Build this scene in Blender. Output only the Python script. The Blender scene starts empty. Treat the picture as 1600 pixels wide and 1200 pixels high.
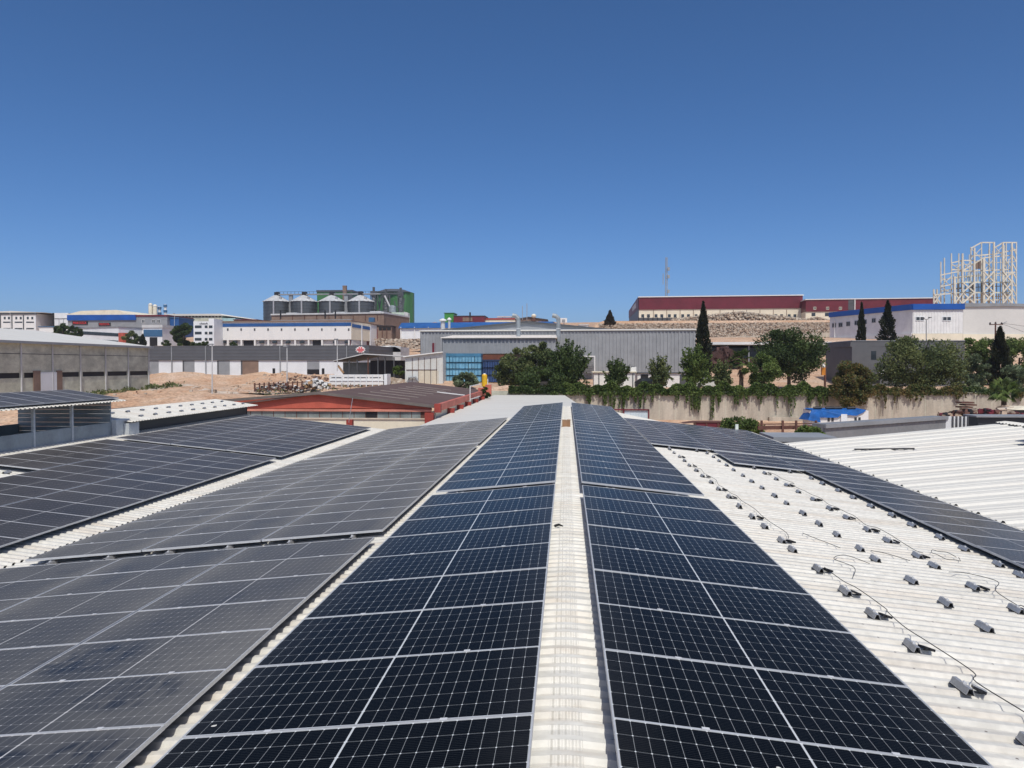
import bpy, math, random
import numpy as np
from mathutils import Vector, Matrix
random.seed(7); rng = np.random.default_rng(7)
SC = bpy.context.scene
COL = SC.collection
R = math.radians

# ------------------------------------------------------------------ camera
CAMZ = 9.0
PSI = R(4.05); PIT = math.atan(30/1200.0)
cam = bpy.data.cameras.new('camera'); camo = bpy.data.objects.new('camera', cam); COL.objects.link(camo)
cam.sensor_width = 36.0; cam.lens = 27.0; cam.clip_start = 0.1; cam.clip_end = 6000
camo.location = (0, 0, CAMZ); camo.rotation_euler = (R(90)-PIT, 0, PSI)
SC.camera = camo
# ------------------------------------------------------------------ light
SUN_EL, SUN_AZ = R(58), R(168)            # azimuth clockwise from +Y
W = bpy.data.worlds.new('World'); SC.world = W; W.use_nodes = True
nt = W.node_tree; bg = nt.nodes['Background']
sky = nt.nodes.new('ShaderNodeTexSky'); sky.sky_type = 'NISHITA'; sky.sun_disc = False
sky.sun_elevation = SUN_EL; sky.sun_rotation = SUN_AZ
sky.altitude = 300; sky.air_density = 0.5; sky.dust_density = 2.2; sky.ozone_density = 3.0
hs = nt.nodes.new('ShaderNodeHueSaturation'); hs.inputs['Saturation'].default_value = 1.24; hs.inputs['Hue'].default_value = 0.500
nt.links.new(sky.outputs[0], hs.inputs['Color']); nt.links.new(hs.outputs[0], bg.inputs[0]); bg.inputs[1].default_value = 0.15
sl = bpy.data.lights.new('sun', 'SUN'); so = bpy.data.objects.new('sun', sl); COL.objects.link(so)
sl.energy = 3.25; sl.angle = R(0.53); sl.color = (1.0, 0.962, 0.875)
_d = Vector((math.sin(SUN_AZ)*math.cos(SUN_EL), math.cos(SUN_AZ)*math.cos(SUN_EL), math.sin(SUN_EL)))
so.rotation_euler = _d.to_track_quat('Z', 'Y').to_euler(); so.location = (0, 0, 60)
SC.view_settings.view_transform = 'Standard'; SC.view_settings.look = 'None'
SC.view_settings.exposure = 0.0; SC.view_settings.gamma = 1.0
SC.render.engine = 'CYCLES'
SC.cycles.volume_bounces = 0; SC.cycles.max_bounces = 5; SC.cycles.diffuse_bounces = 2; SC.cycles.glossy_bounces = 3; SC.cycles.transmission_bounces = 3
SC.cycles.sample_clamp_indirect = 6

# ------------------------------------------------------------------ measuring: a picture point to a place at a known distance
_F = np.array([-math.sin(PSI)*math.cos(PIT), math.cos(PSI)*math.cos(PIT), -math.sin(PIT)])
_R = np.array([math.cos(PSI), math.sin(PSI), 0.0]); _U = np.cross(_R, _F)
def ray(x, y): return _F + _R*((x-800)/1200.0) + _U*((600-y)/1200.0)
def at(x, y, Y):
    d = ray(x, y); return Vector(d*(Y/d[1])) + Vector((0, 0, CAMZ))
def onplane(x, y, h0, sx):               # plane z = CAMZ - h0 - sx*X
    d = ray(x, y); t = -h0/(d[2]+sx*d[0]); return Vector(d*t) + Vector((0, 0, CAMZ))
def proj(p):
    q = np.array(p, float) - np.array([0, 0, CAMZ]); z = q@_F
    return 800+1200*(q@_R)/z, 600-1200*(q@_U)/z, z

# ------------------------------------------------------------------ materials
def NN(m, t, **kw):
    n = m.node_tree.nodes.new(t)
    for k, v in kw.items(): setattr(n, k, v)
    return n
def mat(name, col, rough=0.6, var=0.12, scale=1.0, metal=0.0, spec=0.4, bump=0.0, bscale=None, col2=None, stretch=(1,1,1), fine=0.06, stain=None, stain_amt=0.0, stain_scale=0.5):
    m = bpy.data.materials.new(name); m.use_nodes = True
    t = m.node_tree; b = t.nodes['Principled BSDF']; L = t.links.new
    b.inputs['Roughness'].default_value = rough; b.inputs['Metallic'].default_value = metal
    b.inputs['Specular IOR Level'].default_value = spec
    g = NN(m, 'ShaderNodeNewGeometry'); mp = NN(m, 'ShaderNodeMapping'); mp.inputs['Scale'].default_value = stretch
    L(g.outputs['Position'], mp.inputs[0])
    n1 = NN(m, 'ShaderNodeTexNoise'); n1.inputs['Scale'].default_value = scale; n1.inputs['Detail'].default_value = 6; n1.inputs['Roughness'].default_value = 0.65
    L(mp.outputs[0], n1.inputs['Vector'])
    c2 = col2 if col2 else tuple(max(0.0, c*(1-2.2*var)) for c in col)
    c1 = col if col2 else tuple(min(1, c*(1+var)) for c in col)
    r = NN(m, 'ShaderNodeValToRGB'); r.color_ramp.elements[0].position = 0.3; r.color_ramp.elements[1].position = 0.68
    r.color_ramp.elements[0].color = (*c2, 1); r.color_ramp.elements[1].color = (*c1, 1)
    L(n1.outputs['Fac'], r.inputs[0]); out = r.outputs[0]
    if stain:
        n3 = NN(m, 'ShaderNodeTexNoise'); n3.inputs['Scale'].default_value = stain_scale; n3.inputs['Detail'].default_value = 7; n3.inputs['Roughness'].default_value = 0.7
        L(mp.outputs[0], n3.inputs['Vector'])
        rr = NN(m, 'ShaderNodeValToRGB'); rr.color_ramp.elements[0].position = 0.48; rr.color_ramp.elements[1].position = 0.72
        rr.color_ramp.elements[1].color = (stain_amt,)*3 + (1,)
        L(n3.outputs['Fac'], rr.inputs[0])
        mx = NN(m, 'ShaderNodeMix', data_type='RGBA'); L(rr.outputs[0], mx.inputs[0]); L(out, mx.inputs[6]); mx.inputs[7].default_value = (*stain, 1)
        out = mx.outputs[2]
    if fine:
        n2 = NN(m, 'ShaderNodeTexNoise'); n2.inputs['Scale'].default_value = scale*14; n2.inputs['Detail'].default_value = 3
        L(g.outputs['Position'], n2.inputs['Vector'])
        mr = NN(m, 'ShaderNodeMapRange'); mr.inputs[1].default_value = 0.25; mr.inputs[2].default_value = 0.75; mr.inputs[3].default_value = 1-fine*1.6; mr.inputs[4].default_value = 1+fine
        L(n2.outputs['Fac'], mr.inputs[0])
        mm = NN(m, 'ShaderNodeMix', data_type='RGBA', blend_type='MULTIPLY'); mm.inputs[0].default_value = 1
        L(out, mm.inputs[6]); L(mr.outputs[0], mm.inputs[7]); out = mm.outputs[2]
    L(out, b.inputs['Base Color'])
    if bump:
        nb = NN(m, 'ShaderNodeTexNoise'); nb.inputs['Scale'].default_value = bscale or scale*4; nb.inputs['Detail'].default_value = 5
        L(g.outputs['Position'], nb.inputs['Vector'])
        bp = NN(m, 'ShaderNodeBump'); bp.inputs['Strength'].default_value = 1; bp.inputs['Distance'].default_value = bump
        L(nb.outputs['Fac'], bp.inputs['Height']); L(bp.outputs[0], b.inputs['Normal'])
    return m

def panel_mat(name, Lx, Ly, nx, ny, dust, dustcol, cell=(0.006, 0.010, 0.020), line=(0.62, 0.65, 0.68), gap=0.0035, smear=0.0, rough=0.11, spec=0.42, edge_dirt=0.0, spots=False, scuffs=False):
    m = bpy.data.materials.new(name); m.use_nodes = True
    t = m.node_tree; b = t.nodes['Principled BSDF']; L = t.links.new
    tc = NN(m, 'ShaderNodeTexCoord'); sp = NN(m, 'ShaderNodeSeparateXYZ'); L(tc.outputs['Object'], sp.inputs[0])
    def M(op, a, c=None, d=None):
        n = NN(m, 'ShaderNodeMath', operation=op)
        for i, v in enumerate((a, c, d)):
            if v is None: continue
            if isinstance(v, (int, float)): n.inputs[i].default_value = v
            else: L(v, n.inputs[i])
        return n.outputs[0]
    mg = 0.012
    half = Lx/2-mg-0.006
    ax = M('ABSOLUTE', sp.outputs[0]); xx = M('SUBTRACT', ax, 0.006)
    cw = half/(nx/2); ch = (Ly-2*mg)/ny
    u = M('FRACT', M('DIVIDE', xx, cw)); v = M('FRACT', M('DIVIDE', M('ADD', sp.outputs[1], Ly/2-mg), ch))
    du = M('MULTIPLY', M('SUBTRACT', 0.5, M('ABSOLUTE', M('SUBTRACT', u, 0.5))), cw)   # metres to nearest gap
    dv = M('MULTIPLY', M('SUBTRACT', 0.5, M('ABSOLUTE', M('SUBTRACT', v, 0.5))), ch)
    lines = M('MAXIMUM', M('LESS_THAN', du, gap/2), M('LESS_THAN', dv, gap/2))
    dots = M('LESS_THAN', M('ADD', du, dv), 0.0075)
    mid = M('LESS_THAN', ax, 0.007)
    edge = M('MAXIMUM', M('GREATER_THAN', ax, half+0.006), M('GREATER_THAN', M('ABSOLUTE', sp.outputs[1]), Ly/2-mg))
    mask = M('MAXIMUM', M('MAXIMUM', M('MULTIPLY', lines, 0.5), dots), M('MAXIMUM', M('MULTIPLY', mid, 0.8), M('MULTIPLY', edge, 0.6)))
    # faint busbars along the panel
    bb = M('LESS_THAN', M('ABSOLUTE', M('SUBTRACT', M('FRACT', M('MULTIPLY', v, 9.0)), 0.5)), 0.035)
    mask = M('MAXIMUM', mask, M('MULTIPLY', bb, 0.07))
    oi = NN(m, 'ShaderNodeObjectInfo')
    cc = NN(m, 'ShaderNodeMix', data_type='RGBA'); L(mask, cc.inputs[0]); cc.inputs[6].default_value = (*cell, 1); cc.inputs[7].default_value = (*line, 1)
    g = NN(m, 'ShaderNodeNewGeometry')
    n1 = NN(m, 'ShaderNodeTexNoise'); n1.inputs['Scale'].default_value = 0.42; n1.inputs['Detail'].default_value = 8; n1.inputs['Roughness'].default_value = 0.62
    L(g.outputs['Position'], n1.inputs['Vector'])
    mr = NN(m, 'ShaderNodeMapRange'); mr.inputs[1].default_value = 0.38; mr.inputs[2].default_value = 0.64
    mr.inputs[3].default_value = dust*0.88; mr.inputs[4].default_value = dust*1.12; L(n1.outputs['Fac'], mr.inputs[0])
    fac = M('MULTIPLY', mr.outputs[0], M('ADD', 0.88, M('MULTIPLY', oi.outputs['Random'], 0.24)))
    if smear:
        mp = NN(m, 'ShaderNodeMapping'); mp.inputs['Scale'].default_value = (1.6, 0.8, 1); mp.inputs['Rotation'].default_value = (0, 0, 0.5)
        L(g.outputs['Position'], mp.inputs[0])
        n2 = NN(m, 'ShaderNodeTexNoise'); n2.inputs['Scale'].default_value = 1.0; n2.inputs['Detail'].default_value = 8; n2.inputs['Roughness'].default_value = 0.62; n2.inputs['Distortion'].default_value = 1.4
        L(mp.outputs[0], n2.inputs['Vector'])
        rp = NN(m, 'ShaderNodeMapRange'); rp.inputs[1].default_value = 0.55; rp.inputs[2].default_value = 0.63; rp.inputs[3].default_value = 1.0; rp.inputs[4].default_value = 1.0-smear
        L(n2.outputs['Fac'], rp.inputs[0]); fac = M('MULTIPLY', fac, rp.outputs[0])
        rq = NN(m, 'ShaderNodeMapRange'); rq.inputs[1].default_value = 0.30; rq.inputs[2].default_value = 0.46; rq.inputs[3].default_value = 1.0+smear*0.65; rq.inputs[4].default_value = 1.0
        L(n2.outputs['Fac'], rq.inputs[0]); fac = M('MULTIPLY', fac, rq.outputs[0])
    if edge_dirt:
        ne = NN(m, 'ShaderNodeTexNoise'); ne.inputs['Scale'].default_value = 1.0; ne.inputs['Detail'].default_value = 6; ne.inputs['Roughness'].default_value = 0.7; me_ = NN(m, 'ShaderNodeMapping'); me_.inputs['Scale'].default_value = (1.6, 16, 1); L(g.outputs['Position'], me_.inputs[0]); L(me_.outputs[0], ne.inputs['Vector'])
        ed = M('MAXIMUM', 0.0, M('DIVIDE', M('SUBTRACT', ax, Lx/2-0.38), 0.38)); fac = M('ADD', fac, M('MULTIPLY', M('MULTIPLY', ed, ne.outputs['Fac']), edge_dirt*2))
    drop = None
    if scuffs:           # a dusty hand-swept patch and two wiped marks on the nearest dusty panels
        sw = NN(m, 'ShaderNodeSeparateXYZ'); L(g.outputs['Position'], sw.inputs[0])
        def blob(cx, cy, rx, ry):
            a = M('DIVIDE', M('SUBTRACT', sw.outputs[0], cx), rx); c = M('DIVIDE', M('SUBTRACT', sw.outputs[1], cy), ry)
            return M('MAXIMUM', 0.0, M('SUBTRACT', 1.0, M('SQRT', M('ADD', M('MULTIPLY', a, a), M('MULTIPLY', c, c)))))
        nst = NN(m, 'ShaderNodeTexNoise'); nst.inputs['Scale'].default_value = 1.0; nst.inputs['Detail'].default_value = 9; nst.inputs['Roughness'].default_value = 0.68; nst.inputs['Distortion'].default_value = 0.8
        mst = NN(m, 'ShaderNodeMapping'); mst.inputs['Scale'].default_value = (9, 2.2, 1); mst.inputs['Rotation'].default_value = (0, 0, -0.7); L(g.outputs['Position'], mst.inputs[0]); L(mst.outputs[0], nst.inputs['Vector'])
        fac = M('ADD', fac, M('MULTIPLY', M('MULTIPLY', blob(-3.25, 6.6, 1.0, 2.6), nst.outputs['Fac']), 0.16))
        wipe = M('MULTIPLY', M('MAXIMUM', M('MAXIMUM', blob(-3.25, 4.95, 0.42, 0.34), blob(-3.55, 6.0, 0.6, 0.42)), M('MAXIMUM', blob(-4.5, 6.9, 0.6, 0.5), blob(-3.9, 4.9, 0.35, 0.22))), 2.6)
        wn = NN(m, 'ShaderNodeMapRange'); wn.inputs[1].default_value = 0.42; wn.inputs[2].default_value = 0.6; L(nst.outputs['Fac'], wn.inputs[0])
        fac = M('MULTIPLY', fac, M('SUBTRACT', 1.0, M('MULTIPLY', M('MINIMUM', 1.0, wipe), M('MULTIPLY', wn.outputs[0], 0.85))))
    if spots:
        vo = NN(m, 'ShaderNodeTexVoronoi'); vo.inputs['Scale'].default_value = 0.75; L(g.outputs['Position'], vo.inputs['Vector'])
        nz = NN(m, 'ShaderNodeTexNoise'); nz.inputs['Scale'].default_value = 30; L(g.outputs['Position'], nz.inputs['Vector'])
        drop = M('LESS_THAN', M('ADD', vo.outputs['Distance'], M('MULTIPLY', nz.outputs['Fac'], 0.03)), 0.030)
    # a thin dust layer covers more of the glass the flatter one looks along it
    vd = NN(m, 'ShaderNodeVectorMath', operation='DOT_PRODUCT'); L(g.outputs['Incoming'], vd.inputs[0]); L(g.outputs['Normal'], vd.inputs[1])
    ex = M('MINIMUM', 12.0, M('DIVIDE', 1.0, M('MAXIMUM', 0.02, M('ABSOLUTE', vd.outputs['Value']))))
    fac = M('SUBTRACT', 1.0, M('POWER', M('SUBTRACT', 1.0, M('MINIMUM', 0.9, fac)), ex))
    dc = NN(m, 'ShaderNodeMix', data_type='RGBA'); L(fac, dc.inputs[0]); L(cc.outputs[2], dc.inputs[6]); dc.inputs[7].default_value = (*dustcol, 1)
    if drop is not None:
        dm = NN(m, 'ShaderNodeMix', data_type='RGBA'); L(drop, dm.inputs[0]); L(dc.outputs[2], dm.inputs[6]); dm.inputs[7].default_value = (0.62, 0.60, 0.55, 1); dc = dm
    L(dc.outputs[2], b.inputs['Base Color'])
    L(M('ADD', rough, M('MULTIPLY', fac, 0.7)), b.inputs['Roughness'])
    b.inputs['Specular IOR Level'].default_value = spec
    return m

def rib_mat(name, col, pitch, axis=0, **kw):
    return mat(name, col, **kw)

M = {}
M['white_roof'] = mat('white_roof', (0.64, 0.625, 0.57), 0.5, 0.07, 0.8, spec=0.3, stain=(0.53, 0.44, 0.34), stain_amt=0.55, stain_scale=1.1, stretch=(0.25, 3.2, 1), fine=0.09)
def add_screws(m):
    t = m.node_tree; b = t.nodes['Principled BSDF']; src = b.inputs['Base Color'].links[0].from_socket
    g = NN(m, 'ShaderNodeNewGeometry'); sp = NN(m, 'ShaderNodeSeparateXYZ'); t.links.new(g.outputs['Position'], sp.inputs[0])
    def K(op, a, c=0.0):
        n = NN(m, 'ShaderNodeMath', operation=op)
        for i, v in enumerate((a, c)):
            if isinstance(v, (int, float)): n.inputs[i].default_value = v
            else: t.links.new(v, n.inputs[i])
        return n.outputs[0]
    u = K('MULTIPLY', K('SUBTRACT', K('FRACT', K('DIVIDE', sp.outputs[0], 0.9)), 0.5), 0.9)
    v = K('MULTIPLY', K('SUBTRACT', K('FRACT', K('DIVIDE', K('ADD', sp.outputs[1], -1.14+0.2), 0.4)), 0.5), 0.4)
    d = K('SQRT', K('ADD', K('MULTIPLY', u, u), K('MULTIPLY', v, v)))
    mx = NN(m, 'ShaderNodeMix', data_type='RGBA'); t.links.new(K('LESS_THAN', d, 0.011), mx.inputs[0]); t.links.new(src, mx.inputs[6]); mx.inputs[7].default_value = (0.16, 0.13, 0.11, 1)
    t.links.new(mx.outputs[2], b.inputs['Base Color'])
add_screws(M['white_roof'])
M['white_roof_far'] = mat('white_roof_far', (0.66, 0.645, 0.585), 0.5, 0.04, 0.5, spec=0.35, stain=(0.62, 0.54, 0.45), stain_amt=0.3, stain_scale=0.35, stretch=(0.3, 1.5, 1), fine=0.03)
M['alu'] = mat('alu', (0.60, 0.61, 0.62), 0.42, 0.05, 3, metal=0.3, fine=0.02)
M['alu_bright'] = mat('alu_bright', (0.64, 0.64, 0.64), 0.35, 0.03, 3, metal=0.1, fine=0.02)
M['zinc'] = mat('zinc', (0.50, 0.50, 0.50), 0.45, 0.10, 6, metal=0.55, fine=0.05)
M['black_plastic'] = mat('black_plastic', (0.018, 0.018, 0.02), 0.5, 0.1, 5)
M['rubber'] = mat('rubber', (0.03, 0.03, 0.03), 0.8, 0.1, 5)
PA = (2.278, 1.144); PG = (1.985, 1.010)
M['panel_clean'] = panel_mat('panel_clean', *PA, 24, 6, 0.0022, (0.29, 0.285, 0.28), cell=(0.0014,0.0026,0.0044), line=(0.64,0.67,0.68), gap=0.0022, spec=0.02, rough=0.16, edge_dirt=0.012, spots=True)
M['panel_dusty'] = panel_mat('panel_dusty', *PG, 24, 6, 0.050, (0.34, 0.332, 0.31), smear=0.28, scuffs=True, rough=0.26, gap=0.0026, spec=0.05, line=(0.60,0.60,0.60), edge_dirt=0.035, spots=True)
M['panel_blue'] = panel_mat('panel_blue', *PG, 24, 6, 0.030, (0.30, 0.285, 0.28), cell=(0.006, 0.006, 0.008), rough=0.24, gap=0.0018, spec=0.04, line=(0.6,0.6,0.6), smear=0.2, edge_dirt=0.012)
M['panel_dark'] = panel_mat('panel_dark', *PG, 24, 6, 0.010, (0.28, 0.25, 0.23), cell=(0.005, 0.0048, 0.006), line=(0.55, 0.55, 0.54), rough=0.14, gap=0.0016, spec=0.06, smear=0.3, edge_dirt=0.01)

# ------------------------------------------------------------------ mesh helpers
class MB:
    def __init__(s): s.v = []; s.f = []; s.m = []; s.cur = 0
    def add(s, vs, fs):
        o = len(s.v); s.v += [tuple(v) for v in vs]; s.f += [tuple(i+o for i in f) for f in fs]; s.m += [s.cur]*len(fs); return s
    def hexa(s, p):   # 8 corners: bottom 4 ccw, top 4
        return s.add(p, [(3,2,1,0),(4,5,6,7),(0,1,5,4),(1,2,6,5),(2,3,7,6),(3,0,4,7)])
    def box(s, x0, y0, z0, x1, y1, z1):
        if x0 > x1: x0, x1 = x1, x0
        if y0 > y1: y0, y1 = y1, y0
        if z0 > z1: z0, z1 = z1, z0
        return s.hexa([(x0,y0,z0),(x1,y0,z0),(x1,y1,z0),(x0,y1,z0),(x0,y0,z1),(x1,y0,z1),(x1,y1,z1),(x0,y1,z1)])
    def bar(s, a, b, w, h=None):
        a = Vector(a); b = Vector(b); d = (b-a)
        if d.length < 1e-6: return s
        d.normalize(); up = Vector((0,0,1)) if abs(d.z) < 0.95 else Vector((0,1,0))
        x = d.cross(up).normalized()*w/2; y = x.cross(d).normalized()*(h or w)/2
        return s.hexa([a-x-y, a+x-y, a+x+y, a-x+y, b-x-y, b+x-y, b+x+y, b-x+y])
    def tube(s, pts, r, n=6):
        pts = [Vector(p) for p in pts]; rings = []
        for i, p in enumerate(pts):
            d = (pts[min(i+1, len(pts)-1)]-pts[max(i-1, 0)]).normalized()
            up = Vector((0,0,1)) if abs(d.z) < 0.9 else Vector((1,0,0))
            x = d.cross(up).normalized(); y = x.cross(d)
            rr = r[i] if isinstance(r, (list, tuple)) else r
            rings.append([p+(x*math.cos(2*math.pi*k/n)+y*math.sin(2*math.pi*k/n))*rr for k in range(n)])
        vs = [q for g in rings for q in g]; fs = []
        for i in range(len(pts)-1):
            for k in range(n):
                k2 = (k+1) % n; fs.append((i*n+k, i*n+k2, (i+1)*n+k2, (i+1)*n+k))
        fs.append(tuple(range(n-1, -1, -1))); fs.append(tuple((len(pts)-1)*n+k for k in range(n)))
        return s.add(vs, fs)
    def cyl(s, c, prof, n=24):      # lathe about vertical axis through c=(x,y); prof=[(r,z)...]
        vs = []; fs = []
        for r, z in prof:
            vs += [(c[0]+r*math.cos(2*math.pi*k/n), c[1]+r*math.sin(2*math.pi*k/n), z) for k in range(n)]
        for i in range(len(prof)-1):
            for k in range(n):
                k2 = (k+1) % n; fs.append((i*n+k, i*n+k2, (i+1)*n+k2, (i+1)*n+k))
        fs.append(tuple(range(n-1, -1, -1))); fs.append(tuple((len(prof)-1)*n+k for k in range(n)))
        return s.add(vs, fs)
    def poly(s, pts, ext):          # planar polygon extruded by vector ext
        n = len(pts); a = [Vector(p) for p in pts]; e = Vector(ext); b = [p+e for p in a]
        return s.add(a+b, [tuple(range(n-1,-1,-1)), tuple(range(n, 2*n))]+[(i, (i+1) % n, n+(i+1) % n, n+i) for i in range(n)])
    def build(s, name, mats, parent=None, loc=None, smooth=False):
        if not isinstance(mats, (list, tuple)): mats = [mats]
        o0 = Vector(parent.location) if parent is not None and loc is None else Vector(loc or (0,0,0))
        if parent is not None and loc is not None: pass
        me = bpy.data.meshes.new(name)
        me.from_pydata([(v[0]-o0[0], v[1]-o0[1], v[2]-o0[2]) for v in s.v], [], s.f)
        for m in mats: me.materials.append(m)
        if len(mats) > 1: me.polygons.foreach_set('material_index', s.m)
        if smooth: me.polygons.foreach_set('use_smooth', [True]*len(me.polygons))
        me.update()
        o = bpy.data.objects.new(name, me); COL.objects.link(o)
        if parent is not None: o.parent = parent
        else: o.location = o0
        return o
def recalc(o):
    import bmesh
    b = bmesh.new(); b.from_mesh(o.data); bmesh.ops.recalc_face_normals(b, faces=b.faces); b.to_mesh(o.data); b.free(); return o
def tag(o, label=None, cat=None, group=None, kind=None):
    if label: o['label'] = label
    if cat: o['category'] = cat
    if group: o['group'] = group
    if kind: o['kind'] = kind
    return o
def thing(name, label, cat, loc=(0,0,0), group=None, rot=None):
    o = bpy.data.objects.new(name, None); COL.objects.link(o); o.location = loc; o.empty_display_size = 0.2
    if rot: o.rotation_euler = rot
    return tag(o, label, cat, group)
def kids(o): return [c for c in COL.objects if c.parent is o]
def copy_tree(o, loc=None, rot=None, label=None, children=None):
    c = o.copy(); COL.objects.link(c)
    if loc is not None: c.location = loc
    if rot is not None: c.rotation_euler = rot
    if label: c['label'] = label
    for ch, sub in children:
        d = ch.copy(); COL.objects.link(d); d.parent = c
        for g in sub:
            e = g.copy(); COL.objects.link(e); e.parent = d
    return c
ORD = ['nearest','second','third','fourth','fifth','sixth','seventh','eighth','ninth','tenth','eleventh','twelfth','thirteenth','fourteenth','fifteenth','sixteenth']
ORF = ['first']+ORD[1:]

# ------------------------------------------------------------------ ground
def lerp_tab(tab, y):
    if y <= tab[0][0]: return tab[0][1]
    for (a, za), (b, zb) in zip(tab, tab[1:]):
        if y <= b: return za+(zb-za)*(y-a)/(b-a)
    return tab[-1][1]
TL = [(0,-0.2),(55,-0.2),(75,3.6),(90,5.0),(122,5.2),(147,5.25),(154,6.9),(166,7.1),(200,11),(222,13.6),(260,16),(300,20.5),(325,25),(400,31),(6000,31)]
TM = [(0,-0.2),(60,0),(95,1.9),(104,5.8),(130,6.2),(165,8),(200,11),(222,13.5),(250,16),(300,21),(330,25),(400,31),(6000,31)]
TR = [(0,-0.2),(60,0),(99.9,1.9),(100.5,5.4),(126,5.8),(150,8.5),(172,14.3),(200,16),(255.6,17.3),(256.6,23.5),(300,25.3),(400,31),(6000,31)]
def ss(a, b, x):
    t = min(1, max(0, (x-a)/(b-a))); return t*t*(3-2*t)
def ground_z(x, y):
    l, m_, r = lerp_tab(TL, y), lerp_tab(TM, y), lerp_tab(TR, y)
    a = ss(-34, -24, x); b = ss(-6, -5, x) if y < 120 else ss(2, 12, x)
    z = l*(1-a)+(m_*(1-b)+r*b)*a
    if y > 56 and x < -5: z += 0.30*math.sin(x*0.31+y*0.17)+0.24*math.sin(x*0.83-y*0.41)+0.18*math.sin(x*1.9+y*1.3)
    return z
gx = [-3000,-1500,-800,-500,-400]+list(np.arange(-330,-120,10))+list(np.arange(-120,60,2.0))+list(np.arange(60,260,10))+[260,330,420,600,900,1600,3000]
gy = [-60,-20,0,20,40,50]+list(np.arange(55,99,2.0))+[99.9,100.5]+list(np.arange(102,174,2.0))+list(np.arange(176,255,4))+[255.6,256.6]+list(np.arange(260,420,8))+[440,600,900,1500,2500,4000]
gv = [(float(x), float(y), ground_z(float(x), float(y))) for y in gy for x in gx]; nx_ = len(gx)
gf = [(j*nx_+i, j*nx_+i+1, (j+1)*nx_+i+1, (j+1)*nx_+i) for j in range(len(gy)-1) for i in range(nx_-1)]
M['earth'] = mat('earth', (0.60, 0.43, 0.30), 0.95, 0.3, 0.22, spec=0.1, col2=(0.43, 0.25, 0.155), stain=(0.62, 0.50, 0.40), stain_amt=0.75, stain_scale=0.12, fine=0.22, bump=0.55, bscale=0.8)
g_ = MB(); g_.v = gv; g_.f = gf; g_.m = [0]*len(gf)
tag(g_.build('ground', M['earth'], smooth=True), kind='structure')

# ------------------------------------------------------------------ corrugated roofs
def corr(mb, ya, yb, pitch, h, xab, zf, nx=2, lap=5, prof=((0,0),(0.42,0),(0.55,1),(0.85,1),(0.98,0)), lapz=0.006):
    rows = []; n = int(round((yb-ya)/pitch))
    for k in range(n):
        up = 0.0
        if lap and k % lap == 0 and k: rows.append((ya+k*pitch-0.001, 0.0)); up = lapz
        for i, (t, hh) in enumerate(prof):
            y = ya+(k+t)*pitch
            if t > 0.40: up = 0.0
            rows.append((y, hh*h+up))
    rows.append((yb, 0.0))
    vs = []
    for y, dz in rows:
        xa, xb = xab(y) if callable(xab) else xab
        for i in range(nx):
            x = xa+(xb-xa)*i/(nx-1); vs.append((x, y, zf(x, y)+dz))
    fs = []
    for j in range(len(rows)-1):
        for i in range(nx-1):
            fs.append((j*nx+i, j*nx+i+1, (j+1)*nx+i+1, (j+1)*nx+i))
    mb.add(vs, fs)
RIDGE = CAMZ-2.44-0.035        # base plane of the ribs at the ridge
def zr1(x, y): return RIDGE-0.1*abs(x)
M['wall_sheet'] = mat('wall_sheet', (0.55, 0.55, 0.53), 0.6, 0.1, 1)
w1 = thing('warehouse', 'long white corrugated warehouse roof with a straight ridge carrying most of the panels', 'warehouse', (0, 20, 0))
b = MB(); corr(b, 1.0, 45.0, 0.2, 0.036, lambda y: (-9.32 if y < 39.3 else -2.62, -0.05), zr1, nx=3); b.build('roof_slope', M['white_roof'], w1)
def xr(y): return 9.30 if y < 39.2 else (4.9 if y < 40 else (4.9-(y-40)*0.42))
b = MB(); corr(b, 1.0, 45.0, 0.2, 0.036, lambda y: (0.05, xr(y)), zr1, nx=3); b.build('roof_slope', M['white_roof'], w1)
b = MB()
capx = lambda x: RIDGE+0.034-0.1*math.sqrt(x*x+0.09**2)+0.004
corr(b, 1.0, 45.0, 0.2, 0.034, (-0.29, 0.318), lambda x, y: capx(x), nx=13, prof=((0,0),(0.36,0),(0.5,1),(0.82,1),(0.96,0)), lapz=0.016)
mc = mat('ridge_cap_paint', (0.71, 0.70, 0.65), 0.5, 0.07, 0.8, spec=0.3, stain=(0.54, 0.44, 0.33), stain_amt=0.55, stain_scale=1.5, stretch=(0.8, 2.6, 1), fine=0.06)
t = mc.node_tree; gg = t.nodes.new('ShaderNodeNewGeometry'); sx = t.nodes.new('ShaderNodeSeparateXYZ'); t.links.new(gg.outputs['Position'], sx.inputs[0])
def mth(op, a, c):
    n = t.nodes.new('ShaderNodeMath'); n.operation = op
    for i, q in enumerate((a, c)):
        if isinstance(q, (int, float)): n.inputs[i].default_value = q
        else: t.links.new(q, n.inputs[i])
    return n.outputs[0]
wav = mth('SINE', mth('MULTIPLY', sx.outputs[0], 2*math.pi/0.045), 0); win = mth('LESS_THAN', mth('ABSOLUTE', sx.outputs[0], 0), 0.11)
bp = t.nodes.new('ShaderNodeBump'); bp.inputs['Distance'].default_value = 0.0045; bp.inputs['Strength'].default_value = 1.0
tick = mth('GREATER_THAN', mth('SINE', mth('MULTIPLY', sx.outputs[1], 2*math.pi/0.2), 0), -0.2)
t.links.new(mth('MULTIPLY', mth('MULTIPLY', wav, win), tick), bp.inputs['Height']); t.links.new(bp.outputs[0], t.nodes['Principled BSDF'].inputs['Normal'])
b.build('ridge_cap', mc, w1)
b = MB()
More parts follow.
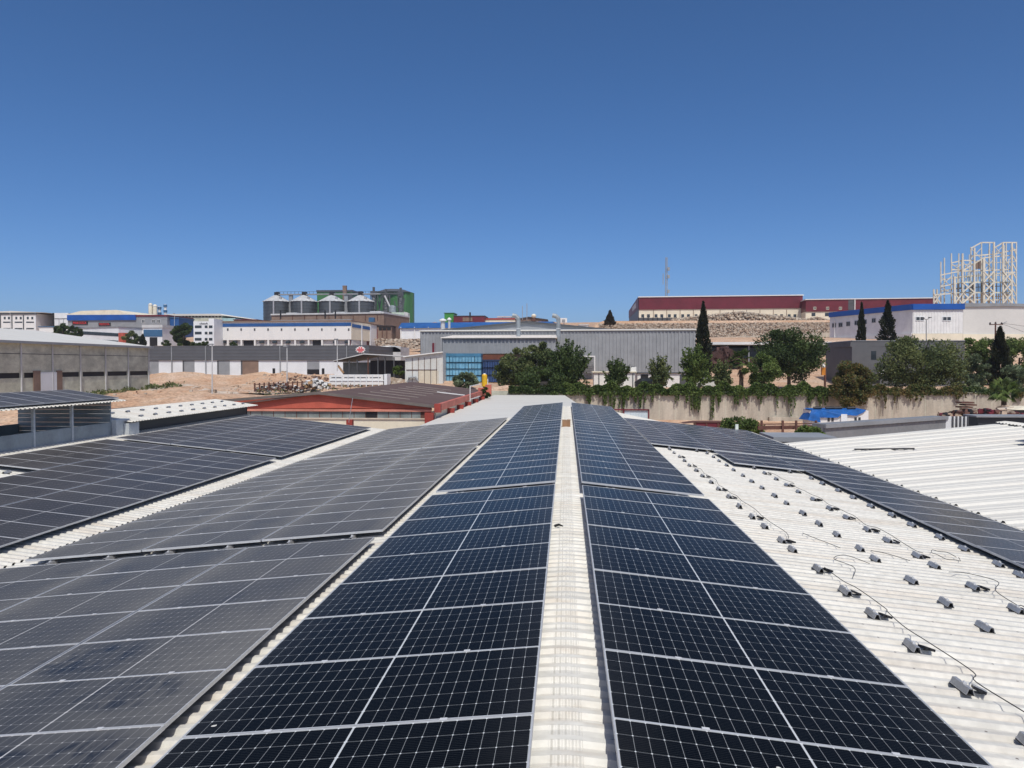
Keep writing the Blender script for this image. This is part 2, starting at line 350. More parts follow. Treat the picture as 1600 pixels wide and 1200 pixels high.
for k in range(1, 44):
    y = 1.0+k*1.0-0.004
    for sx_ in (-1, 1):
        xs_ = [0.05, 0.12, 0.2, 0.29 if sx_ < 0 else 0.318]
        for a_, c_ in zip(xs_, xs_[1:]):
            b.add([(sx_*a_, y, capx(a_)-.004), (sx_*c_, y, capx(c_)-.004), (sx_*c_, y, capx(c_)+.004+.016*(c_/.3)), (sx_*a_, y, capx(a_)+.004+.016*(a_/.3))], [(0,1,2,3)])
b.build('lap_gap_shade', M['rubber'], w1)  # rubber black here paints the shadow line in the gap under each lap
b = MB(); b.box(-9.2, 0.5, -0.3, 9.2, 0.7, 5.3); b.box(-9.2, 0.7, -0.3, -9.0, 39.0, 5.55); b.box(9.0, 0.7, -0.3, 9.2, 39.0, 5.55); b.box(-9.0, 38.8, -0.3, 9.0, 39.0, 5.5); b.box(-2.4, 39, -0.3, 2.4, 44.7, 6.2)
b.build('wall', M['wall_sheet'], w1)

# second warehouse on the left (its slope rises away from the valley at X=-9.3)
def zr2(x, y): return RIDGE-0.1*abs(x+18.6)
w2 = thing('warehouse', 'neighbouring white corrugated warehouse roof rising left of the valley gutter', 'warehouse', (-18.6, 20, 0))
b = MB(); corr(b, 8.0, 39.4, 0.2, 0.036, (-18.6, -9.36), zr2, nx=3); b.build('roof_slope', M['white_roof'], w2)
b = MB(); corr(b, 8.0, 39.4, 0.2, 0.036, (-28, -18.6), zr2, nx=2); b.build('roof_slope', M['white_roof'], w2)
b = MB(); b.box(-27.8, 8.2, -0.3, -9.4, 39.1, 5.35); b.build('wall', M['wall_sheet'], w2)
b = MB(); b.box(-9.42, 1.2, 5.50, -9.24, 39.2, 5.53); b.build('valley_gutter', M['white_roof'], w2)
# third warehouse on the right
def zr3(x, y): return RIDGE-0.1*abs(x-18.6)
w3 = thing('warehouse', 'bare white corrugated warehouse roof on the right without any panels', 'warehouse', (18.6, 20, 0))
P3 = ((0,0),(0.06,1),(0.14,1),(0.2,0.0),(0.34,0),(0.37,0.3),(0.43,0.3),(0.46,0),(0.6,0),(0.63,0.3),(0.69,0.3),(0.72,0),(0.93,0))
b = MB(); corr(b, 9.0, 34.0, 1.0, 0.05, (9.36, 18.6), zr3, nx=3, lap=0, prof=P3); b.build('roof_slope', M['white_roof_far'], w3)
b = MB(); corr(b, 9.0, 34.0, 1.0, 0.05, (18.6, 28.0), zr3, nx=2, lap=0, prof=P3); b.build('roof_slope', M['white_roof_far'], w3)
b = MB(); b.box(9.4, 9.2, -0.3, 27.8, 33.7, 5.35); b.build('wall', M['wall_sheet'], w3)
b = MB(); corr(b, 9.0, 34.0, 0.25, 0.03, (18.2, 19.0), lambda x, y: RIDGE+0.06-0.1*abs(x-18.6), nx=3, lap=4); b.build('ridge_cap', M['white_roof_far'], w3)
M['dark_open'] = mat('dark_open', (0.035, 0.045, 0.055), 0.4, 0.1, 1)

# ------------------------------------------------------------------ solar panels
SL = math.atan(0.1)
def panel_proto(size, gm):
    lx, ly = size; h = 0.035; w = 0.008
    f = MB()
    f.box(-lx/2, -ly/2, -h, lx/2, -ly/2+w, 0); f.box(-lx/2, ly/2-w, -h, lx/2, ly/2, 0)
    f.box(-lx/2, -ly/2+w, -h, -lx/2+w, ly/2-w, 0); f.box(lx/2-w, -ly/2+w, -h, lx/2, ly/2-w, 0)
    fo = f.build('frame', M['alu'], None)
    g = MB(); g.box(-lx/2+w, -ly/2+w, -0.010, lx/2-w, ly/2-w, -0.004); go = g.build('glass', gm, None)
    return fo, go
PROTO = {}
def put_panel(kind, name_label, group, x, y, z, rot):
    size = PA if kind == 'panel_clean' else PG
    vis = False
    for sx_ in (-.5, 0, .5):
        for sy_ in (-.5, .5):
            px, py, dz = proj((x+sx_*size[0], y+sy_*size[1], z-math.sin(rot)*sx_*size[0]))
            if dz > 0.3 and -60 < px < 1660 and py < 1290: vis = True
    if not vis: return
    root = thing('solar_panel', name_label, 'solar panel', (x, y, z), group, (0, rot, 0))
    if kind not in PROTO:
        fo, go = panel_proto(size, M[kind]); ps = [fo, go]
        if kind in ('panel_clean', 'panel_dusty'):
            for q in (-.25, .25):
                c = MB(); c.box(q*size[0]-.024, size[1]/2-.008, 0.0005, q*size[0]+.024, size[1]/2+.022, 0.005); ps.append(c.build('clamp', M['alu_bright']))
        for q in ps: q.parent = root
        PROTO[kind] = ps
    else:
        for q in PROTO[kind]:
            c = q.copy(); COL.objects.link(c); c.parent = root
jit = lambda a: random.uniform(-a, a)
cosS = math.cos(SL)
# strips beside the ridge
for side, xin in ((-1, 0.20), (1, 0.29)):
    xc = xin+PA[0]/2*cosS; wd = 'left' if side < 0 else 'right'
    zz = CAMZ-2.15-0.1*xc
    rot = SL*side
    for k in range(10):
        put_panel('panel_clean', f'glossy black panel {wd} of the ridge, {ORF[k]} one this side of the wide cross gap', 'clean black panels along the ridge', side*xc, 13.95-0.567-k*1.154+jit(.002), zz+jit(.002), rot+jit(.0025))
    for k in range(14):
        put_panel('panel_clean', f'glossy dark panel {wd} of the ridge, {ORF[k]} one beyond the wide cross gap', 'clean black panels along the ridge', side*xc, 14.40+0.567+k*1.154+jit(.002), zz+jit(.002), rot+jit(.0025))
    for k in range(12):
        put_panel('panel_clean', f'small far dark panel {wd} of the ridge, {ORF[k]} from the roof end', 'clean black panels along the ridge', side*xc, 30.72+0.567+(11-k)*1.154, zz, rot+jit(.002))
CN = ['inner', 'middle', 'outer']
def grid_block(kind, desc, where, group, xs, ya, n, hf, rot, rowtxt, cols=CN, far=True):
    for ci, xe in enumerate(xs):
        nn = n[ci]
        for k in range(nn):
            row = ya+0.5+k*1.02 if far else ya-0.5-k*1.02
            xc = xe
            put_panel(kind, f'{desc} panel, {cols[ci]} column, {ORF[k]} row {rowtxt}', group, xc, row+jit(.002), CAMZ-hf(abs(xc))+jit(.002), rot+jit(.003))
hG = lambda x: 2.324+0.1*x
hL = lambda x: 4.153-0.1*x
gxs = [-(2.91+0.9925*cosS+2.0*i) for i in range(3)]
grid_block('panel_dusty', 'dusty grey', '', 'dusty grey panels left of the ridge strip', gxs, 11.44, [9, 7, 5], hG, -SL, 'this side of the bracket gap', far=False)
grid_block('panel_dusty', 'plain dusty grey', '', 'dusty grey panels left of the ridge strip', gxs, 11.98, [13]*3, hG, -SL, 'beyond the bracket gap')
grid_block('panel_dusty', 'far dusty grey', '', 'dusty grey panels left of the ridge strip', gxs, 25.72, [12]*3, hG, -SL, 'past the narrow far gap')
lxs = [-(9.87+0.9925*cosS+2.0*i) for i in range(3)]
lc = ['valley side', 'middle', 'lantern side']
grid_block('panel_blue', 'blue-grey', '', 'blue-grey panels beyond the valley gutter', lxs[:2], 25.46, [13, 13], hL, SL, 'this side of the dark cross gap', cols=lc, far=False)
grid_block('panel_blue', 'brownish grey', '', 'blue-grey panels beyond the valley gutter', lxs[2:], 25.46, [6], hL, SL, 'this side of the dark cross gap', cols=lc[2:], far=False)
grid_block('panel_blue', 'far blue-grey', '', 'blue-grey panels beyond the valley gutter', lxs, 26.0, [12]*3, hL, SL, 'past the dark cross gap', cols=lc)
rxs = [2.82+0.9925*cosS+2.0*i for i in range(3)]
rc = ['inner', 'middle', 'lower edge']
GR = 'dark panels on the lower right slope'
grid_block('panel_dark', 'far dark', '', GR, rxs, 25.85, [12]*3, hG, SL, 'of the far right block', cols=rc)
grid_block('panel_dark', 'dark', '', GR, rxs[1:2], 25.46, [3], hG, SL, 'this side of the bright far gap', cols=rc[1:], far=False)
grid_block('panel_dark', 'shiny dark', '', GR, rxs[2:], 25.46, [14], hG, SL, 'this side of the bright far gap', cols=rc[2:], far=False)

for k in range(3):
    put_panel('panel_dark', f'dark panel on the bare right roof at the frame edge, {ORF[k]} from its end', 'dark panels on the bare right roof', 16.55, 27.3-k*1.02, zr3(16.55, 0)+0.036+0.12, -SL)
# ------------------------------------------------------------------ mounting brackets on the bare right slope
def bracket_proto():
    r_ = thing('mounting_bracket', '', 'bracket', (0,0,0))
    b = MB()   # open hat rail along Y
    L_ = 0.17
    b.box(-0.022, -L_, 0.075, 0.022, L_, 0.080)
    b.hexa([(-0.046,-L_,0.014),(-0.040,-L_,0.014),(-0.040,L_,0.014),(-0.046,L_,0.014),(-0.026,-L_,0.0749),(-0.020,-L_,0.0749),(-0.020,L_,0.0749),(-0.026,L_,0.0749)])
    b.hexa([(0.040,-L_,0.014),(0.046,-L_,0.014),(0.046,L_,0.014),(0.040,L_,0.014),(0.020,-L_,0.0749),(0.026,-L_,0.0749),(0.026,L_,0.0749),(0.020,L_,0.0749)])
    b.box(-0.058, -L_, 0.010, -0.0405, L_, 0.0135); b.box(0.0405, -L_, 0.010, 0.058, L_, 0.0135)
    a1 = b.build('rail', M['zinc'], r_)
    b = MB(); b.box(-0.062, -0.16, 0.0, 0.062, 0.16, 0.0095); a2 = b.build('rubber_pad', M['rubber'], r_)
    b = MB(); b.box(-0.02, -0.05, 0.0805, 0.02, 0.0, 0.098); b.box(-0.006, -0.031, 0.098, 0.006, -0.019, 0.112); a3 = b.build('clamp', M['alu'], r_)
    return r_, [(a1, []), (a2, []), (a3, [])]
BP, BCH = bracket_proto(); bfirst = [True]
def put_bracket(x, y, z, rot, label, group):
    if bfirst[0]:
        bfirst[0] = False; BP.location = (x, y, z); BP.rotation_euler = (0, rot, jit(.06)); BP['label'] = label; BP['group'] = group; return BP
    c = copy_tree(BP, (x, y, z), (0, rot, jit(.06)), label, BCH); c['group'] = group; return c
BP.scale = (0.74, 0.78, 0.76)
rows = [(3.38, [5.75,6.76,7.71,8.68,9.54,10.57,11.65,12.25,13.3,14.15,15.2,16.25,17.25,18.25,19.25,20.25,21.25,22.3,23.3,24.3,25.3]),
        (4.58, [7.7,8.69,9.56,10.52,11.65,12.3,13.3,14.2,15.2,16.25,17.2,18.25,19.25,20.25,21.3,22.3,23.3,24.3,25.3]),
        (5.41, [9.63,10.58,11.65,12.25,13.28,14.15,15.25,16.2,17.25,18.25,19.25,20.25,21.36]),
        (6.65, [10.7,11.69,12.3,13.3,14.17,15.22,16.2,17.2,18.28,19.28,20.4,21.3])]
ROWN = ['row nearest the ridge', 'second row from the ridge', 'third row from the ridge', 'row along the dark panels']
for ri, (x, ys) in enumerate(rows):
    for k, y in enumerate(ys):
        put_bracket(x+jit(.02), y, RIDGE+0.036-0.1*x, SL, f'zinc bracket, {ROWN[ri]}, {ORD[k]+" from the camera" if 0 < k < 12 else ("nearest the camera" if k == 0 else (ORD[len(ys)-k-1]+" from its far end" if k < len(ys)-1 else "last at its far end"))}', 'brackets on the bare right slope')
# brackets whose ends stick out of the panel blocks' near edges
def edge_brackets(ylist, xs, zf, rot, desc):
    for k, x in enumerate(xs):
        put_bracket(x, ylist, zf(x), rot, f'zinc bracket end, {desc}, {ORF[k]} from the ridge', 'brackets at the panel block edges')
edge_brackets(11.93, [-3.38,-4.4,-5.41,-6.4,-7.41,-8.4], lambda x: RIDGE+0.036-0.1*abs(x), -SL, 'near gap of the dusty grey block')
edge_brackets(25.60, [-3.38,-4.4,-5.41,-6.4,-7.41,-8.4], lambda x: RIDGE+0.036-0.1*abs(x), -SL, 'far gap of the dusty grey block')
edge_brackets(25.72, [-10.4,-11.4,-12.4,-13.4,-14.4,-15.4], lambda x: RIDGE+0.036-0.1*(18.6+x), SL, 'dark gap beyond the valley gutter')
edge_brackets(25.70, [3.4, 4.3], lambda x: RIDGE+0.036-0.1*x, SL, 'front of the far right block')
edge_brackets(22.32, [5.35, 6.35], lambda x: RIDGE+0.036-0.1*x, SL, 'front step of the right block')
for wd, sg in (('left', -1), ('right', 1)):
    for k, x in enumerate((0.75, 2.05)):
        put_bracket(sg*x, 14.40, CAMZ-2.15-0.1*x-0.135, SL*sg, f'zinc bracket at the wide cross gap {wd} of the ridge, {"upper" if k == 0 else "lower"} one', 'brackets at the panel block edges')
put_bracket(-14.6, 19.05, RIDGE+0.036-0.1*4.0, SL, 'zinc bracket at the notch in the blue-grey panels by the left frame edge', 'brackets at the panel block edges')

# optimiser boxes and cables beside the brackets
def jb_proto():
    r_ = thing('junction_box', '', 'junction box', (0,0,0))
    b = MB(); b.box(-0.07, -0.085, 0.004, 0.07, 0.085, 0.034); b.box(-0.025, -0.115, 0.008, 0.025, -0.085, 0.026); o1 = b.build('box_body', M['black_plastic'], r_)
    b = MB(); b.box(-0.078, -0.05, 0.0345, 0.078, 0.095, 0.038); o2 = b.build('cover_plate', M['zinc'], r_)
    return r_, [(o1, []), (o2, [])]
JP, JCH = jb_proto(); JP.scale = (.74, .74, .8); jf = [True]
def put_jb(x, y, label):
    loc = (x, y, RIDGE+0.05-0.1*x); rot = (R(-12), SL+R(14), R(random.uniform(-25, 25)))
    if jf[0]: jf[0] = False; JP.location = loc; JP.rotation_euler = rot; o = JP
    else: o = copy_tree(JP, loc, rot, None, JCH)
    o['label'] = label; o['group'] = 'black boxes beside the brackets'
jb1 = [6.76, 7.71, 8.68, 9.54, 10.57, 12.25, 14.15, 16.25, 17.25, 19.25, 21.25, 23.3]
for k, y in enumerate(jb1): put_jb(3.38+0.12, y-0.03, f'black box wired beside the bracket row nearest the ridge, {ORD[k]} of its line')
jb2 = [9.63, 10.58, 12.25, 13.28, 14.15, 15.25, 16.2, 17.25, 19.25, 21.36]
for k, y in enumerate(jb2): put_jb(5.41+0.12, y-0.03, f'black box wired beside the third bracket row, {ORD[k]} of its line')
def cable(label, pts, r=0.0048, lift=0.05):
    # pts in roof (x,y,lift) -> smooth tube
    P = [Vector((x, y, RIDGE+0.036-0.1*x+l)) for x, y, l in pts]; out = []
    for i in range(len(P)-1):
        p0 = P[max(i-1,0)]; p1 = P[i]; p2 = P[i+1]; p3 = P[min(i+2, len(P)-1)]
        for s_ in range(6):
            u = s_/6
            out.append(0.5*((2*p1)+(-p0+p2)*u+(2*p0-5*p1+4*p2-p3)*u*u+(-p0+3*p1-3*p2+p3)*u**3))
    out.append(P[-1])
    b = MB(); b.tube(out, r, 5)
    c = out[len(out)//2]
    tag(b.build('cable', M['black_plastic'], None, loc=tuple(c)), label, 'cable', 'loose black cables on the white roof')
def run(ys, x):
    o = []
    for i, y in enumerate(ys):
        o.append((x+0.12+jit(.05), y, 0.06+abs(jit(.02))))
        if i < len(ys)-1:
            o.append((x+0.20+jit(.10), (y+ys[i+1])/2+jit(.15), 0.02+abs(jit(.03))))
    return o
cable('black cable linking the nearest boxes down the bracket row beside the ridge strip', run([4.6, 5.75, 6.76, 7.71, 8.68, 9.54, 10.5], 3.38))
cable('black cable running up the far half of the bracket row beside the ridge strip', run([12.2, 13.3, 14.15, 15.2, 16.25, 17.25, 18.25, 19.25, 20.3, 21.3], 3.38))
cable('black cable along the third bracket row towards the far dark panels', run([12.25, 13.28, 14.15, 15.25, 16.2, 17.25, 18.25, 19.25, 20.25, 21.36], 5.41))
cable('black cable at the right frame edge ending in looped tails', run([8.2, 9.0, 9.63, 10.3], 5.41)+[(5.9, 10.9, .06), (5.7, 11.3, .04), (5.4, 11.2, .05)])
def loop(cx, cy, rx, ry, n=9, a0=0, a1=6.0): return [(cx+rx*math.cos(a0+(a1-a0)*i/n), cy+ry*math.sin(a0+(a1-a0)*i/n), 0.03+0.02*(i % 2)) for i in range(n+1)]
cable('round loop of thin black cable lying beside the third bracket row', loop(5.95, 12.45, 0.16, 0.32))
cable('thin kinked black cable tail lying between the first and second bracket rows', [(3.75, 10.3, .02), (3.95, 10.8, .05), (3.85, 11.3, .03), (4.1, 11.55, .05), (4.35, 11.3, .02)])
cable('short straight black cable scrap lying between second and third bracket rows', [(4.75, 12.3, .015), (4.95, 12.15, .02), (5.15, 11.85, .015)])
cable('small curled black cable end lying above the second bracket row', [(3.95, 13.1, .02), (4.0, 12.7, .04), (4.15, 12.5, .02), (4.25, 12.2, .02)])

# small things on the roofs
p = onplane(885, 656, 2.40, 0.0)
th = thing('cardboard_box', 'small brown box standing on the ridge cap near the far end', 'box', (0.0, 30.2, RIDGE+0.06))
b = MB(); b.box(-0.16, 30.05, RIDGE+0.04, 0.16, 30.35, RIDGE+0.30); b.build('carton', mat('carton', (0.38, 0.22, 0.12), 0.8, 0.15, 4), th)
b = MB(); b.box(-0.17, 30.04, RIDGE+0.30, -0.02, 30.36, RIDGE+0.315); b.box(0.02, 30.04, RIDGE+0.30, 0.17, 30.36, RIDGE+0.325); b.build('flap', mat('carton_light', (0.46, 0.30, 0.18), 0.8, 0.15, 4), th)
b = MB(); b.tube([(-0.17, 11.42, RIDGE+0.07), (-0.11, 11.45, RIDGE+0.085), (-0.05, 11.38, RIDGE+0.08)], [0.022, 0.018, 0.009], 7)
tag(b.build('cable_plug', M['black_plastic'], None, loc=(-0.1, 11.4, RIDGE+0.07)), 'little black cable plug lying on the ridge cap edge', 'cable plug')
pp = at(1151, 684, 38.9)
th = thing('marker_pole', 'short white pole standing on the dark panels at the far right roof edge', 'pole', (pp.x, 38.9, zr1(pp.x, 0)))
b = MB(); b.tube([(pp.x, 38.9, zr1(pp.x, 0)), (pp.x, 38.9, at(1152, 665, 38.9).z)], 0.035, 8); b.build('pole_shaft', M['white_roof_far'], th)
b = MB(); b.box(pp.x-0.07, 38.84, at(1152, 672, 38.9).z, pp.x+0.07, 38.96, at(1152, 663, 38.9).z); b.build('pole_head', mat('pole_head', (0.7, 0.75, 0.68), 0.5), th)
# snow rail on third roof
q0 = onplane(1335, 702, 4.30-0.02, -0.1); q1 = onplane(1429, 701, 4.30-0.02, -0.1)
th = thing('roof_rail', 'thin dark rail on short feet lying across the bare white roof', 'rail', q0)
b = MB(); b.bar(q0, q1, 0.05, 0.05); b.build('rail_bar', M['black_plastic'], th)
for i in range(8):
    c = q0.lerp(q1, i/7); b = MB(); b.box(c.x-0.05, c.y-0.05, c.z-0.09, c.x+0.05, c.y+0.05, c.z-0.03); b.build('foot', M['zinc'], th)

# lanterns of the second warehouse
M['galv'] = mat('galv', (0.33, 0.37, 0.39), 0.45, 0.12, 1.2, metal=0.2)
M['galv_light'] = mat('galv_light', (0.62, 0.65, 0.66), 0.45, 0.1, 1.2, metal=0.2)
ln = thing('roof_lantern', 'tall raised roof lantern with open sides and posts carrying panels at left', 'roof lantern', (-18.6, 24, 6.3))
EZ, RZ = CAMZ-1.36, CAMZ-1.03
def zl(x, y): return RZ-(RZ-EZ)*abs(x+18.7)/2.2
b = MB(); corr(b, 16.0, 27.8, 0.2, 0.03, (-18.7, -16.5), zl, nx=2); corr(b, 16.0, 27.8, 0.2, 0.03, (-20.9, -18.7), zl, nx=2); b.build('roof_sheet', M['white_roof'], ln)
b = MB(); b.box(-16.92, 16, RIDGE-0.25, -16.88, 27.4, CAMZ-1.36-0.78); b.box(-20.52, 16, RIDGE-0.35, -20.48, 27.4, CAMZ-1.36-0.85); b.build('side_board', M['galv'], ln)
b = MB(); corr_pts = []
for zz in np.arange(RIDGE-0.3, EZ+0.1, 0.16):
    b.box(-20.5, 27.36, zz, -16.9, 27.40+0.03, zz+0.15)
b.build('end_wall', M['galv'], ln)
for y in (17.5, 19.4, 21.3, 23.2, 25.1):
    b = MB(); b.box(-16.95, y, RIDGE-0.2, -16.86, y+0.08, EZ-0.03); b.build('post', M['galv_light'], ln)
    b = MB(); b.box(-20.5, y, RIDGE-0.2, -20.42, y+0.08, EZ-0.03); b.build('post', M['galv_light'], ln)
b = MB(); b.box(-16.97, 27.42, RIDGE-0.25, -16.70, 28.3, RIDGE+0.42); b.box(-16.69, 27.9, RIDGE-0.25, -16.5, 28.6, RIDGE+0.26); b.build('flashing', M['galv_light'], ln)
RL = math.atan((RZ-EZ)/2.2)
for k in range(11):
    put_panel('panel_blue', f'blue-grey panel on the raised lantern at left, {ORF[k]} from its far end', 'panels on the raised lantern', -17.62, 27.0-k*1.02, zl(-17.62, 0)+0.12, RL)
ln = thing('roof_lantern', 'low white roof lantern with brackets on it and a dark open side', 'roof lantern', (-18.6, 34, 6.3))
def zl2(x, y): return CAMZ-1.86-0.135*abs(x+18.7)
b = MB(); corr(b, 27.9, 39.9, 0.2, 0.03, (-18.7, -16.4), zl2, nx=2); corr(b, 27.9, 39.9, 0.2, 0.03, (-21.0, -18.7), zl2, nx=2); b.build('roof_sheet', M['white_roof'], ln)
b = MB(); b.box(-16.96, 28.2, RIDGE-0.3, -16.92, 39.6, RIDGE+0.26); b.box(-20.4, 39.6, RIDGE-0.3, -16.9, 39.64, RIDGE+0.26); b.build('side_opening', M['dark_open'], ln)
for ri, x in enumerate((-17.95, -17.0)):
    for k in range(10):
        put_bracket(x, 29.2+k*1.08+(0.4 if ri else 0), zl2(x, 0)+0.03, math.atan(.135), f'bracket on the low white lantern, {"upper" if ri == 0 else "lower"} row, {ORD[k]} one', 'brackets on the low white lantern')

# =================================================================== buildings
def xy(px, Y): q = at(px, 570, Y); return Vector((q.x, Y))
class Face:
    """A vertical facade plane from ground point P (left) to Q (right); features are given where they appear and land on the real plane."""
    def __init__(s, P, Q):
        s.P = Vector(P); s.Q = Vector(Q); s.d = (s.Q-s.P); s.len = s.d.length; s.d = s.d/s.len
        s.n = Vector((s.d.y, -s.d.x))          # outward, towards the viewer
    def uz(s, px, py):
        d = ray(px, py); o = s.P
        den = d[0]*s.n.x+d[1]*s.n.y; t = (o.x*s.n.x+o.y*s.n.y)/den
        X, Yv, Z = d[0]*t, d[1]*t, d[2]*t
        return (Vector((X, Yv))-o).dot(s.d), Z+CAMZ
    def pt(s, u, z, out=0.0):
        q = s.P+s.d*u+s.n*out; return Vector((q.x, q.y, z))
    def lbox(s, mb, u0, z0, u1, z1, out=0.05, inn=0.1):
        if u0 > u1: u0, u1 = u1, u0
        if z0 > z1: z0, z1 = z1, z0
        c = [s.pt(u0,z0,out), s.pt(u1,z0,out), s.pt(u1,z0,-inn), s.pt(u0,z0,-inn)]
        c2 = [s.pt(u0,z1,out), s.pt(u1,z1,out), s.pt(u1,z1,-inn), s.pt(u0,z1,-inn)]
        mb.hexa(c+c2)
    def box(s, mb, px0, py0, px1, py1, out=0.05, inn=0.1):
        pm = (py0+py1)/2
        u0 = s.uz(px0, pm)[0]; u1 = s.uz(px1, pm)[0]; z0 = s.uz((px0+px1)/2, py1)[1]; z1 = s.uz((px0+px1)/2, py0)[1]
        s.lbox(mb, u0, z0, u1, z1, out, inn)
    def quad(s, mb, pts, out=0.05, inn=0.1):
        P_ = [s.pt(*s.uz(*p), out=out) for p in pts]
        mb.poly(P_, (-s.n.x*(out+inn), -s.n.y*(out+inn), 0))
def yface(pxl, pxr, Y, Yr=None): return Face(xy(pxl, Y), xy(pxr, Yr or Y))
def part(name, m, parent, fn):
    b = MB(); fn(b); return b.build(name, m, parent)
def fpart(name, m, parent, F, *boxes, out=0.05, inn=0.1):
    b = MB()
    for q in boxes: F.box(b, *q, out=out, inn=inn)
    return b.build(name, m, parent)
def win(parent, F, px0, py0, px1, py1, glass=None, frame=None, out=0.04):
    w_ = fpart('window', glass or M['glass'], parent, F, (px0, py0, px1, py1), out=out)
    if frame:
        b = MB(); u0, z1 = F.uz(px0, py0); u1, z0 = F.uz(px1, py1); k = 0.10
        F.lbox(b, u0-k, z0-k, u1+k, z0, out+.05); F.lbox(b, u0-k, z1, u1+k, z1+k, out+.05); F.lbox(b, u0-k, z0, u0, z1, out+.05); F.lbox(b, u1, z0, u1+k, z1, out+.05)
        F.lbox(b, (u0+u1)/2-.05, z0, (u0+u1)/2+.05, z1, out+.045)
        fr = b.build('frame', frame, parent); fr.parent = w_; fr.location = (0,0,0)
        fr.matrix_parent_inverse = Matrix.Identity(4)
    return w_
def slab(F, depth, u0, u1, z0, z1):      # solid block behind a facade
    b = MB(); F.lbox(b, u0, z0, u1, z1, 0.0, depth); return b
M['glass'] = mat('glass', (0.03, 0.04, 0.05), 0.12, 0.2, 1, spec=0.6, fine=0)
M['white_paint'] = mat('white_paint', (0.76, 0.76, 0.74), 0.6, 0.05, 0.4, stain=(0.56, 0.53, 0.48), stain_amt=0.4, stain_scale=0.4, stretch=(1.3,1.3,.25), fine=0.03)
M['white_cool'] = mat('white_cool', (0.72, 0.75, 0.77), 0.6, 0.05, 0.4, fine=0.03)
M['cream'] = mat('cream', (0.76, 0.70, 0.55), 0.7, 0.06, 0.4, stain=(0.6, 0.52, 0.38), stain_amt=0.25, fine=0.03)
M['blue_band'] = mat('blue_band', (0.022, 0.10, 0.30), 0.45, 0.12, 0.3, fine=0.03)
M['blue_bright'] = mat('blue_bright', (0.010, 0.085, 0.36), 0.45, 0.1, 0.3, fine=0.03)
M['blue_steel'] = mat('blue_steel', (0.05, 0.14, 0.27), 0.45, 0.12, 0.3, fine=0.03)
M['dark_grey'] = mat('dark_grey', (0.085, 0.09, 0.098), 0.5, 0.10, 0.5, stretch=(1,1,3), fine=0.04)
M['mid_grey'] = mat('mid_grey', (0.27, 0.285, 0.30), 0.55, 0.08, 0.5, fine=0.03)
M['light_grey'] = mat('light_grey', (0.55, 0.56, 0.56), 0.6, 0.08, 0.5, fine=0.03)
M['concrete'] = mat('concrete', (0.58, 0.59, 0.475), 0.85, 0.16, 0.55, spec=0.2, stain=(0.41, 0.415, 0.335), stain_amt=0.6, stain_scale=0.4, stretch=(1,1,1.6), fine=0.08)
M['wall_concrete'] = mat('wall_concrete', (0.50, 0.45, 0.37), 0.9, 0.14, 0.45, spec=0.2, stain=(0.30, 0.26, 0.21), stain_amt=0.55, stain_scale=0.6, stretch=(1.6,1.6,0.22), fine=0.08)
M['maroon'] = mat('maroon', (0.145, 0.018, 0.030), 0.5, 0.12, 0.3, fine=0.03)
M['red_brick'] = mat('red_brick', (0.50, 0.11, 0.07), 0.6, 0.10, 0.6, stain=(0.33, 0.07, 0.05), stain_amt=0.3, fine=0.04)
M['red_dark'] = mat('red_dark', (0.34, 0.055, 0.04), 0.6, 0.10, 0.6, fine=0.04)
M['brown_roof'] = mat('brown_roof', (0.125, 0.085, 0.075), 0.8, 0.10, 0.5, spec=0.2, stain=(0.17, 0.13, 0.12), stain_amt=0.4, stretch=(0.3,2.5,1), fine=0.06)
M['brown_wall'] = mat('brown_wall', (0.24, 0.165, 0.125), 0.8, 0.12, 0.5, fine=0.05)
M['rust'] = mat('rust', (0.13, 0.06, 0.045), 0.8, 0.2, 2, fine=0.1)
M['black'] = mat('black', (0.012, 0.012, 0.014), 0.6, 0.1, 1, fine=0)
M['green_silo'] = mat('green_silo', (0.055, 0.175, 0.062), 0.5, 0.14, 0.3, stretch=(1,1,0.15), fine=0.04)
M['green_box'] = mat('green_box', (0.05, 0.27, 0.05), 0.5, 0.1, 0.3)
M['silo_steel'] = mat('silo_steel', (0.10, 0.112, 0.12), 0.42, 0.14, 0.35, metal=0.35, stretch=(1,1,0.3), fine=0.05)
M['silo_cap'] = mat('silo_cap', (0.52, 0.53, 0.53), 0.5, 0.10, 0.6, metal=0.1, fine=0.05)
M['red_sign'] = mat('red_sign', (0.75, 0.05, 0.05), 0.5, 0.05, 1, fine=0)
M['steel_cream'] = mat('steel_cream', (0.68, 0.64, 0.535), 0.55, 0.10, 0.6, fine=0.05)
M['wood'] = mat('wood', (0.42, 0.27, 0.15), 0.8, 0.2, 2)
def wave_mat(name, col, pitch, rough=0.5, depth=0.02, dirv='x', var=0.06):
    m = mat(name, col, rough, var, 0.5, fine=0.03); t = m.node_tree
    g = t.nodes.new('ShaderNodeNewGeometry'); w = t.nodes.new('ShaderNodeTexWave'); w.bands_direction = dirv.upper(); w.inputs['Scale'].default_value = 0.314/pitch*1.0
    t.links.new(g.outputs['Position'], w.inputs['Vector']); bp = t.nodes.new('ShaderNodeBump'); bp.inputs['Distance'].default_value = depth
    t.links.new(w.outputs['Fac'], bp.inputs['Height']); t.links.new(bp.outputs[0], t.nodes['Principled BSDF'].inputs['Normal']); return m
M['sheet_white'] = wave_mat('sheet_white', (0.74, 0.75, 0.74), 0.5)

